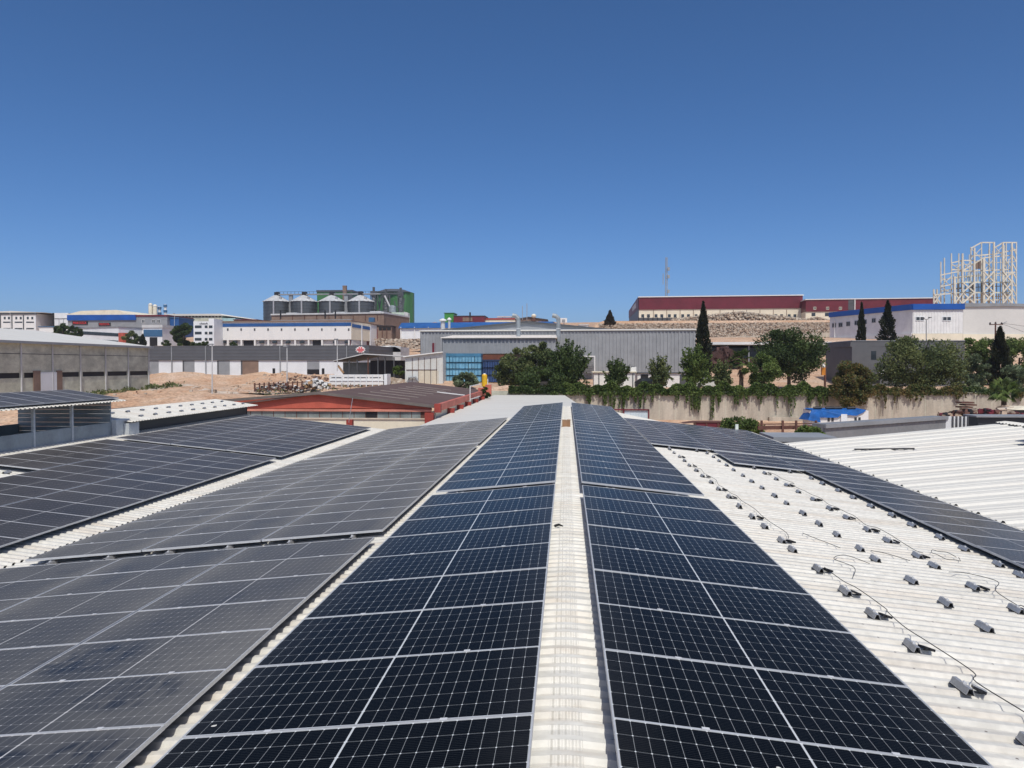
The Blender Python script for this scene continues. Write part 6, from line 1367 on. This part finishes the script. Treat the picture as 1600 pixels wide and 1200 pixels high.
def leaf_mesh(name, P, D, S, mi, mats, parent, aspect=.5, up=0.0):
    """quads at P (n,3), long axis D (n,3) with half lengths S (n,)"""
    n = len(P); D = D/np.maximum(np.linalg.norm(D, axis=1, keepdims=True), 1e-6)
    A = rng.normal(size=(n, 3)); A[:, 2] += up; W_ = np.cross(D, A); W_ /= np.maximum(np.linalg.norm(W_, axis=1, keepdims=True), 1e-6)
    d = D*S[:, None]; w = W_*(S*aspect)[:, None]
    V = np.stack([P-d, P-d*.1+w, P+d, P-d*.1-w], 1).reshape(-1, 3)-np.array(parent.location if parent is not None else (0,0,0))
    me = bpy.data.meshes.new(name); me.vertices.add(4*n); me.vertices.foreach_set('co', V.ravel())
    me.loops.add(4*n); me.loops.foreach_set('vertex_index', np.arange(4*n, dtype=np.int32))
    me.polygons.add(n); me.polygons.foreach_set('loop_start', np.arange(0, 4*n, 4, dtype=np.int32)); me.polygons.foreach_set('loop_total', np.full(n, 4, dtype=np.int32))
    for m in mats: me.materials.append(m)
    me.polygons.foreach_set('material_index', mi.astype(np.int32)); me.update(); me.validate()
    o = bpy.data.objects.new(name, me); COL.objects.link(o)
    if parent is not None: o.parent = parent
    return o
def trunk(parent, base, top, r0, r1, limbs=4, spread=1.0):
    b = MB(); m_ = base.lerp(top, .5)+Vector((jit(.15), jit(.15), 0)); b.tube([base-Vector((0,0,.6)), m_, top], [r0, (r0+r1)/2, r1], 8)
    for k in range(limbs):
        a = random.uniform(0, 6.28); s = base.lerp(top, random.uniform(.4, .8)); e = s+Vector((math.cos(a)*spread, math.sin(a)*spread, spread*random.uniform(.6, 1.3)))
        b.tube([s, s.lerp(e, .5)+Vector((0,0,.1)), e], [r1*.9, r1*.6, r1*.25], 6)
    return b.build('trunk', M['bark'], parent)
def geom(px, yt, yb, w, Y):
    q = at(px, yb, Y); H = at(px, yt, Y).z-q.z; return q, H, w*Y/1200/2
def blob_tree(name, label, px, yt, yb, w, Y, pal, n=4200, leaf=.26, crown_from=.18, group=None, clumps=46, cat='tree', squash=1.0, depth=.8, stem=True, edge=.9):
    q, H, r = geom(px, yt, yb, w, Y); t = thing(name, label, cat, tuple(q), group)
    zc = q.z+H*(crown_from+(1-crown_from)/2); hz = H*(1-crown_from)/2
    C = []
    while len(C) < clumps:
        v = rng.normal(size=3); v /= np.linalg.norm(v); s = rng.uniform(.35, edge)**.6
        c = np.array([v[0]*r*s, v[1]*r*depth*s, v[2]*hz*s*squash]); C.append(c)
    n = int(n*2.5); leaf = leaf*.70; C = np.array(C); cs = rng.uniform(.16, .34, len(C))*r; cm = rng.integers(0, 3, len(C))
    k = rng.integers(0, len(C), n); off = rng.normal(size=(n, 3)); off /= np.linalg.norm(off, axis=1, keepdims=True); off *= (rng.uniform(.1, 1, (n, 1))**.45)
    P = C[k]+off*cs[k][:, None]*np.array([1, 1, .85]); D = off+rng.normal(size=(n, 3))*.7; D[:, 2] += .2
    P += np.array([q.x, q.y, zc]); S = rng.uniform(.55, 1.25, n)*leaf
    mi = np.clip(cm[k]+rng.integers(-1, 2, n), 0, 2)
    leaf_mesh('crown', P, D, S, mi, LM[pal], t)
    if stem: trunk(t, q, Vector((q.x, q.y, q.z+H*.62)), max(.06, r*.06), max(.03, r*.03), 5, r*.5)
    return t
def shoot_tree(name, label, px, yt, yb, w, Y, pal, shoots=95, per=60, leaf=.20, group=None, cat='tree', low=.0):
    q, H, r = geom(px, yt, yb, w, Y); t = thing(name, label, cat, tuple(q), group); P = []; D = []; mi = []; per = int(per*1.5); leaf = leaf*.8
    for i in range(shoots):
        a = rng.uniform(0, 2*math.pi); f = rng.uniform(0, 1)**.6; lean = f
        b0 = np.array([math.cos(a)*r*.30*f, math.sin(a)*r*.28*f, H*rng.uniform(low, .45)])
        tip = np.array([math.cos(a)*r*lean*rng.uniform(.8, 1.05), math.sin(a)*r*.85*lean, H*(1.0-.36*lean**2.2)*rng.uniform(.74, 1.03)])
        if rng.random() < .38: tip[2] *= rng.uniform(.2, .6)
        s = rng.uniform(.1, 1, per); pts = b0+(tip-b0)*s[:, None]; sp = (.22*(1-s*.75)*r*.55+.08)
        pts += rng.normal(size=(per, 3))*sp[:, None]*.55; d = (tip-b0)/np.linalg.norm(tip-b0)+rng.normal(size=(per, 3))*.65
        P.append(pts); D.append(d); m0 = rng.integers(0, 3); mi.append(np.clip(m0+rng.integers(-1, 2, per), 0, 2))
    P = np.concatenate(P)+np.array([q.x, q.y, q.z]); D = np.concatenate(D); mi = np.concatenate(mi)
    leaf_mesh('crown', P, D, rng.uniform(.6, 1.25, len(P))*leaf, mi, LM[pal], t); trunk(t, q, Vector((q.x, q.y, q.z+H*.5)), max(.05, r*.07), .04, 6, r*.45); return t
def cypress(label, px, yt, yb, w, Y, n=3600, leaf=.26, ragged=.0, name='cypress_tree', group=None, cone=False, pal='cypress'):
    q, H, r = geom(px, yt, yb, w, Y); t = thing(name, label, 'tree', tuple(q), group)
    f = rng.uniform(0.02, 1, n); prof = (1-f)**.9 if cone else np.where(f < .22, .62+.38*f/.22, np.maximum(0, 1-((f-.22)/.78)**1.9))
    a = rng.uniform(0, 2*math.pi, n); lump = 1+.16*np.sin(a*3+f*17)+.12*np.sin(a*5-f*31)+ragged*.35*np.sin(f*23+a*2)
    rr = r*prof*lump*rng.uniform(.35, 1, n)**.5
    P = np.stack([q.x+np.cos(a)*rr, q.y+np.sin(a)*rr, q.z+f*H], 1); D = np.stack([np.cos(a)*(.5+ragged), np.sin(a)*(.5+ragged), np.full(n, 1.1)], 1)+rng.normal(size=(n, 3))*.35
    mi = np.clip(((np.sin(a*3+f*17)+1)*1.2+rng.normal(size=n)*.6).astype(int), 0, 2)
    leaf_mesh('crown', P, D, rng.uniform(.6, 1.3, n)*leaf, mi, LM[pal], t, .42)
    b = MB(); b.tube([q-Vector((0,0,.8)), q+Vector((0,0,H*.85))], [max(.08, r*.12), .03], 7); b.build('trunk', M['bark'], t); return t
def palm(label, px, yc, yb, rad, Y, fronds=34, skirt=True, droop=1.0):
    q = at(px, yb, Y); c = at(px, yc, Y); r = rad*Y/1200; t = thing('palm_tree', label, 'palm', tuple(q))
    b = MB(); b.tube([q-Vector((0,0,.6)), q.lerp(c, .5)+Vector((.05, 0, 0)), c-Vector((0,0,r*.1))], [.34, .27, .24], 10); b.build('trunk', M['bark'], t)
    for i in range(fronds):
        a = rng.uniform(0, 2*math.pi); el = rng.uniform(-.75, 1.25); L_ = r*rng.uniform(.8, 1.05); d = Vector((math.cos(a)*math.cos(el), math.sin(a)*math.cos(el), math.sin(el)))
        b = MB(); s_ = c+d*L_*.52; b.bar(c, s_, .05)
        side = d.cross(Vector((0,0,1))); side = side.normalized() if side.length > .05 else Vector((1,0,0)); upv = side.cross(d)
        nb = 13
        for k in range(nb):                                   # fan of blades
            th = (k/(nb-1)-.5)*2.5; v = (d*math.cos(th)+side*math.sin(th)); tip = s_+v*L_*.50*(1-.22*abs(th))-Vector((0,0,L_*.10*droop*(1+abs(th)))); w_ = side*math.cos(th)-d*math.sin(th)
            mid_ = s_.lerp(tip, .5)+upv*.05; b.add([s_, mid_+w_*.07, tip, mid_-w_*.07], [(0,1,2,3)])
        b.build('frond', LM['mid'][i % 3] if i % 4 else LM['dark'][2], t)
    if skirt:
        b = MB()
        for i in range(70):
            a = rng.uniform(0, 6.28); z = rng.uniform(.2, .95); p0 = c.lerp(q, .08+z*.35); e = p0+Vector((math.cos(a)*r*.32, math.sin(a)*r*.32, -r*rng.uniform(.3, .6))); s_ = Vector((-math.sin(a), math.cos(a), 0))*.09
            b.add([p0, (p0+e)/2+s_, e, (p0+e)/2-s_], [(0,1,2,3)])
        b.build('dead_frond_skirt', mat('dead_frond', (.19,.12,.075), .9, .2, 2), t)
    return t
TG = 'trees along the top of the retaining wall'
blob_tree('tree', 'pale olive green loose tree left of the wall, over the navy crates', 806, 540, 614, 66, 108, 'olive', 4600, .24, .10, TG, 44)
blob_tree('tree', 'dull green loose tree between the pale olive tree and big upright shrub', 842, 534, 614, 58, 110, 'olive', 4200, .24, .12, TG, 40)
shoot_tree('shrub_tree', 'large dark upright shrub tree with ragged shoots beside the annex end', 888, 529, 615, 82, 106, 'dark', 150, 60, .24, TG)
blob_tree('tree', 'dark low foliage filling beneath the loose trees at the wall left end', 846, 575, 622, 84, 104, 'dark', 3600, .24, .0, TG, 40, stem=False)
shoot_tree('shrub_tree', 'small fan shaped shrub tree in front of the cream cabin', 964, 556, 605, 48, 105, 'dark', 80, 46, .21, TG)
shoot_tree('shrub_tree', 'small greyish shrub tree before the black garage bay', 1031, 552, 605, 44, 105, 'olive', 80, 44, .19, TG)
shoot_tree('shrub_tree', 'taller dark green shrub tree standing before the tall cypress', 1086, 537, 605, 58, 106, 'mid', 110, 52, .22, TG)
cypress('tall narrow dark cypress at the right end of the grey ribbed hall', 1098, 472, 604, 26, 120, 5200)
shoot_tree('shrub_tree', 'low dull shrub tree between the tall cypress and the palm', 1128, 560, 606, 38, 106, 'olive', 70, 42, .2, TG)
palm('fan palm with a brown skirt of dead fronds under the white canopy', 1158, 561, 606, 23, 110)
blob_tree('tree', 'bushy green tree between the palm and the round dense tree', 1190, 552, 608, 56, 107, 'mid', 3600, .23, .05, TG, 38)
blob_tree('tree', 'large round dense dark tree left of the dark grey house', 1233, 515, 607, 106, 112, 'dark', 8200, .27, .12, TG, 80)
cypress('thin cypress rising behind the dark grey house, left of the pair', 1345.5, 473, 560, 13, 142, 2600, name='cypress_tree')
cypress('ragged wider cypress rising behind the dark grey house, right of the pair', 1386, 470, 560, 23, 142, 3600, ragged=.8)
blob_tree('shrub', 'olive brown bush spilling over the wall above the blue tarpaulin', 1332, 563, 640, 64, 98.2, 'rusty', 6200, .22, .0, None, 60, 'shrub', depth=.5, stem=False)
blob_tree('tree', 'big wide olive green tree in front of the dark grey house', 1438, 523, 617, 124, 107, 'olive', 8800, .25, .06, TG, 80)
blob_tree('tree', 'tall green trees behind, left of the right-hand cypress', 1528, 523, 606, 62, 126, 'mid', 4600, .27, .05, TG, 44)
blob_tree('tree', 'green feathery tree at the right frame edge behind the cypress', 1592, 526, 612, 72, 122, 'mid', 5200, .27, .05, TG, 46)
blob_tree('shrub', 'silvery leaved shrub beside the right-hand cypress above the wall', 1519, 556, 616, 56, 107, 'grey', 3200, .24, .0, TG, 34, 'shrub', stem=False)
blob_tree('shrub', 'grey green shrub right of the right-hand cypress above the fan palm', 1590, 568, 616, 50, 106, 'grey', 2600, .22, .0, TG, 34, 'shrub', stem=False)
cypress('dark cypress above the right fan palm beside the utility pole', 1561, 511, 612, 30, 110, 4200, ragged=.4)
palm('fan palm with drooping fronds standing before the wall at right', 1568, 608, 646, 26, 91, 40, False, 2.0)
TL_ = 'small trees on the left hillside'
blob_tree('pine_tree', 'bushy dark pine, left one of two behind the concrete hall roof', 98, 506, 534, 26, 232, 'dark', 2600, .45, .1, TL_, 30)
blob_tree('pine_tree', 'bushy dark pine, right one of two behind the concrete hall roof', 118, 507, 534, 24, 230, 'dark', 2400, .45, .1, TL_, 30)
blob_tree('tree', 'pale green tree beside the blue fronted shed', 206, 516, 543, 26, 228, 'olive', 2200, .42, .05, TL_, 28)
blob_tree('tree', 'large dark tree left of the white office block', 287, 503, 546, 38, 226, 'dark', 3600, .45, .1, TL_, 36)
cypress('tiny dark conifer between the pale green tree and the blue shed', 223, 523, 543, 11, 228, 900, .4, name='conifer')
for k, (px, yt, w_, lab) in enumerate(((262, 532, 18, 'low dark bush row left of the large dark tree'), (306, 534, 16, 'low dark bush at the left foot of the white office'), (321, 533, 14, 'low dark bush at the right foot of the white office'), (365, 534, 12, 'small bush under the blue banded hall windows'), (44, 519, 16, 'small dark bush at the foot of the white factory'))):
    blob_tree('bush', lab, px, yt, 543 if px > 60 else 527, w_, 212 if px > 60 else 290, 'dark', 700, .36, 0, TL_, 14, 'bush', stem=False)
cypress('dark conical tree on the crest left of the maroon hall', 953, 486, 507, 18, 250, 2200, .42, name='conical_tree', cone=True, pal='brown')
blob_tree('bush', 'grey green bush in front of the light blue crates', 729, 582, 609, 42, 102, 'grey', 2400, .22, 0, None, 30, 'bush', stem=False)
blob_tree('bush', 'bright green bush between the open shed and the sheet shed', 624, 570, 588, 20, 118, 'mid', 900, .25, 0, None, 16, 'bush', stem=False)
blob_tree('bush', 'small dark climbing bush at the foot of the yellow tank', 757.5, 603, 634, 17, 86, 'dark', 1300, .18, 0, None, 18, 'bush', stem=False)
blob_tree('bush', 'leafy bush behind the far right panels before the wall', 1160, 654, 680, 66, 74, 'mid', 2600, .17, 0, None, 34, 'bush', stem=False)
blob_tree('bush', 'leafy bush below the rusty railing beside the grey shed', 1266, 664, 694, 52, 50, 'mid', 2600, .13, 0, None, 34, 'bush', stem=False)
blob_tree('bush', 'small low bush left of the leafy railing bush', 1232, 678, 694, 22, 51, 'mid', 900, .12, 0, None, 16, 'bush', stem=False)
# hedge along the wall top and the vines hanging from it
def hedge(label, px0, px1, yt, yb, Y, pal, n):
    a, c = at(px0, yb, Y), at(px1, yb, Y); H = at(px0, yt, Y).z-a.z; L_ = (c-a).length
    t = thing('hedge', label, 'hedge', tuple(a.lerp(c, .5)))
    u = rng.uniform(0, 1, n); top = H*(.82+.20*np.sin(u*L_*1.3)+.14*np.sin(u*L_*3.1+1)); z = a.z+rng.uniform(0, 1, n)**.7*top; y = rng.uniform(-.75, .6, n)*(1-.3*((z-a.z)/H))
    P = np.stack([a.x+(c.x-a.x)*u, Y+y, z], 1); m0 = ((np.sin(u*L_*.9)+np.sin(u*L_*2.3))*.6+1.2).astype(int); mi = np.clip(m0+rng.integers(-1, 2, n), 0, 2)
    D = rng.normal(size=(n, 3)); D[:, 1] -= .6; leaf_mesh('foliage', P, D, rng.uniform(.6, 1.2, n)*.165, mi, LM[pal], t); 
    b = MB()
    for k in range(int(L_/1.2)):
        x = a.x+(c.x-a.x)*(k+.5)/int(L_/1.2); b.tube([(x, Y, a.z-.4), (x+jit(.3), Y+jit(.2), a.z+H*.8)], [.05, .02], 5)
    b.build('stems', M['bark'], t); t.children[-1]['kind'] = 'stuff' if False else t.children[-1].get('kind', '') if False else 'stuff'
    return t
hedge('long dense green creeper hedge along the wall top', 880, 1300, 598, 617.5, 100.1, 'mid', 30000)
hedge('rusty tinted creeper hedge on the wall top right of the olive bush', 1295, 1500, 602, 617, 100.2, 'rusty', 11000)
hedge('dark low hedge on the wall top under the right trees', 1495, 1640, 604, 616, 100.3, 'dark', 6000)
hedge('dark creeper hedge on the low wall under the left trees', 795, 884, 603, 615, 100.1, 'dark', 6500)
def vine(label, px, yb, w, n, pal='mid', yt=612):
    q = at(px, yt, 99.55); zb = at(px, yb, 99.55).z; r = w*99.5/1200/2; t = thing('hanging_vine', label, 'vine', tuple(q), 'vines hanging down the retaining wall')
    ns = max(3, int(w/2.2)); P = []; D = []
    for k in range(ns):
        x0 = rng.uniform(-1, 1)*r; L_ = (q.z-zb)*rng.uniform(.35, 1)*(1-.35*abs(x0)/r); m_ = max(10, int(n/ns)); s = rng.uniform(0, 1, m_)**.85
        P.append(np.stack([q.x+x0+rng.normal(size=m_)*.10*(1.2-s)+s*rng.normal()*.12, np.full(m_, 99.6)-rng.uniform(.05, .42, m_)*(1-s*.35), q.z-s*L_], 1)); d = rng.normal(size=(m_, 3))*.7; d[:, 2] -= .8; D.append(d)
    P = np.concatenate(P); D = np.concatenate(D); leaf_mesh('foliage', P, D, rng.uniform(.55, 1.2, len(P))*.14, rng.integers(0, 3, len(P)), LM[pal], t)
    b = MB()
    for k in range(3): x0 = q.x+rng.uniform(-.6, .6)*r; b.tube([(x0, 99.7, q.z+.2), (x0+jit(.1), 99.6, (q.z+zb)/2), (x0+jit(.15), 99.62, zb+.1)], [.03, .02, .01], 4)
    b.build('stem', M['bark'], t)
for lab, px, yb, w, n in (('dark vine clump hanging at the wall left end by the ridge tip', 866, 636, 12, 260), ('thick vine clump hanging beside the white ridge cap end', 917, 646, 12, 420), ('vine hanging above the far end of the right ridge strip', 943, 642, 13, 420), ('longest vine left of the blue sheet gate', 957, 650, 12, 460), ('full vine clump hanging just above the blue sheet gate', 974, 646, 16, 560), ('broad vine clump hanging right above the gate corner', 1000, 646, 20, 620),
    ('single thin vine strand right of the gate', 1021, 636, 4, 70), ('small wispy vine between gate and broad central clump', 1058, 636, 9, 130), ('wide leafy vine clump left of the long central trail', 1082, 648, 24, 760), ('narrow vine trail reaching down beside the wide clump', 1093, 658, 7, 240), ('longest thick vine trail over the maroon skip', 1116, 664, 18, 860), ('short vine clump right of the longest trail', 1150, 640, 18, 420), ('short wispy vine with bare ends before the round tree', 1168, 636, 8, 110),
    ('vine hanging below the bushy tree right of the palm', 1188, 634, 14, 260), ('slim vine trail above the rusty railing left half', 1212, 640, 8, 180), ('forked vine clump above the middle of the rusty railing', 1234, 652, 16, 420), ('vine clump hanging left of the tarpaulin cabin', 1268, 646, 12, 320), ('leafy vine hanging just above the cabin left end', 1284, 646, 16, 420),
    ('dry vine patch right of the olive bush', 1378, 652, 14, 240), ('thin dry vine trail right of the dry patch', 1400, 642, 10, 150), ('dry vine tangle on the wall below the wide olive tree', 1428, 632, 26, 320), ('dry vine below the silvery shrub', 1500, 634, 14, 200), ('dry vine right of the fan palm at the frame edge', 1594, 628, 14, 200)):
    vine(lab, px, yb, w, n, 'rusty' if 'dry' in lab else 'mid')
# weeds in the earth field
def weeds(label, px0, py0, px1, py1, Y0, Y1, n, pal, s=.3):
    u = rng.uniform(0, 1, n); v = rng.uniform(0, 1, n); P = []
    for a, c in zip(u, v):
        q = at(px0+(px1-px0)*a, py0+(py1-py0)*a, Y0+(Y1-Y0)*a); y = q.y+c*2.5-1; z = ground_z(q.x, y); P.append((q.x, y, z+rng.uniform(0, .7)))
    P = np.array(P); D = rng.normal(size=(n, 3))*.6; D[:, 2] += .8; c = P.mean(0)
    o = leaf_mesh('weeds', P-c, D, rng.uniform(.5, 1.2, n)*s, rng.integers(0, 3, n), LM[pal], None); o.location = c; tag(o, label, 'weeds', kind='stuff')
weeds('dry green weeds at the foot of the concrete hall', 135, 612, 222, 604, 92, 117, 700, 'olive', .20)
weeds('dark weeds across the pinkish earth field', 225, 603, 283, 600, 112, 116, 420, 'olive', .24)
weeds('dry weeds along the bank foot behind the debris', 400, 612, 640, 606, 100, 104, 300, 'olive', .16)
# pale track and loose stones on the earth field
b = MB(); pts = [(225, 611), (285, 604), (330, 612), (400, 616), (470, 614)]
prev = None
for px, py in pts:
    d = ray(px, py); Yq = 100.0
    for _ in range(30):
        q = at(px, py, Yq); Yq = max(60, min(150, Yq-(ground_z(q.x, Yq)-q.z)*6))
    q = at(px, py, Yq); z = ground_z(q.x, Yq)+.09; cur = (Vector((q.x, Yq-1.6, ground_z(q.x, Yq-1.6)+.09)), Vector((q.x, Yq+1.6, ground_z(q.x, Yq+1.6)+.09)))
    if prev: b.add([prev[0], cur[0], cur[1], prev[1]], [(0,1,2,3)])
    prev = cur
tag(b.build('dirt_track', mat('track', (.56,.47,.38), .95, .15, .4, fine=.2), None), kind='structure')

# ------------------------------------------------------------------ thin summer haze over the whole place
hm = bpy.data.materials.new('haze'); hm.use_nodes = True; t = hm.node_tree
for n in [n for n in t.nodes if n.type == 'BSDF_PRINCIPLED']: t.nodes.remove(n)
pv = t.nodes.new('ShaderNodeVolumePrincipled'); pv.inputs['Color'].default_value = (0.90, 0.93, 1.0, 1); pv.inputs['Density'].default_value = 0.00017; pv.inputs['Anisotropy'].default_value = 0.2
t.links.new(pv.outputs[0], [n for n in t.nodes if n.type == 'OUTPUT_MATERIAL'][0].inputs['Volume'])
b = MB(); b.box(-3060, -90, -1.4, 3060, 4060, 62); tag(b.build('haze', hm), kind='stuff')
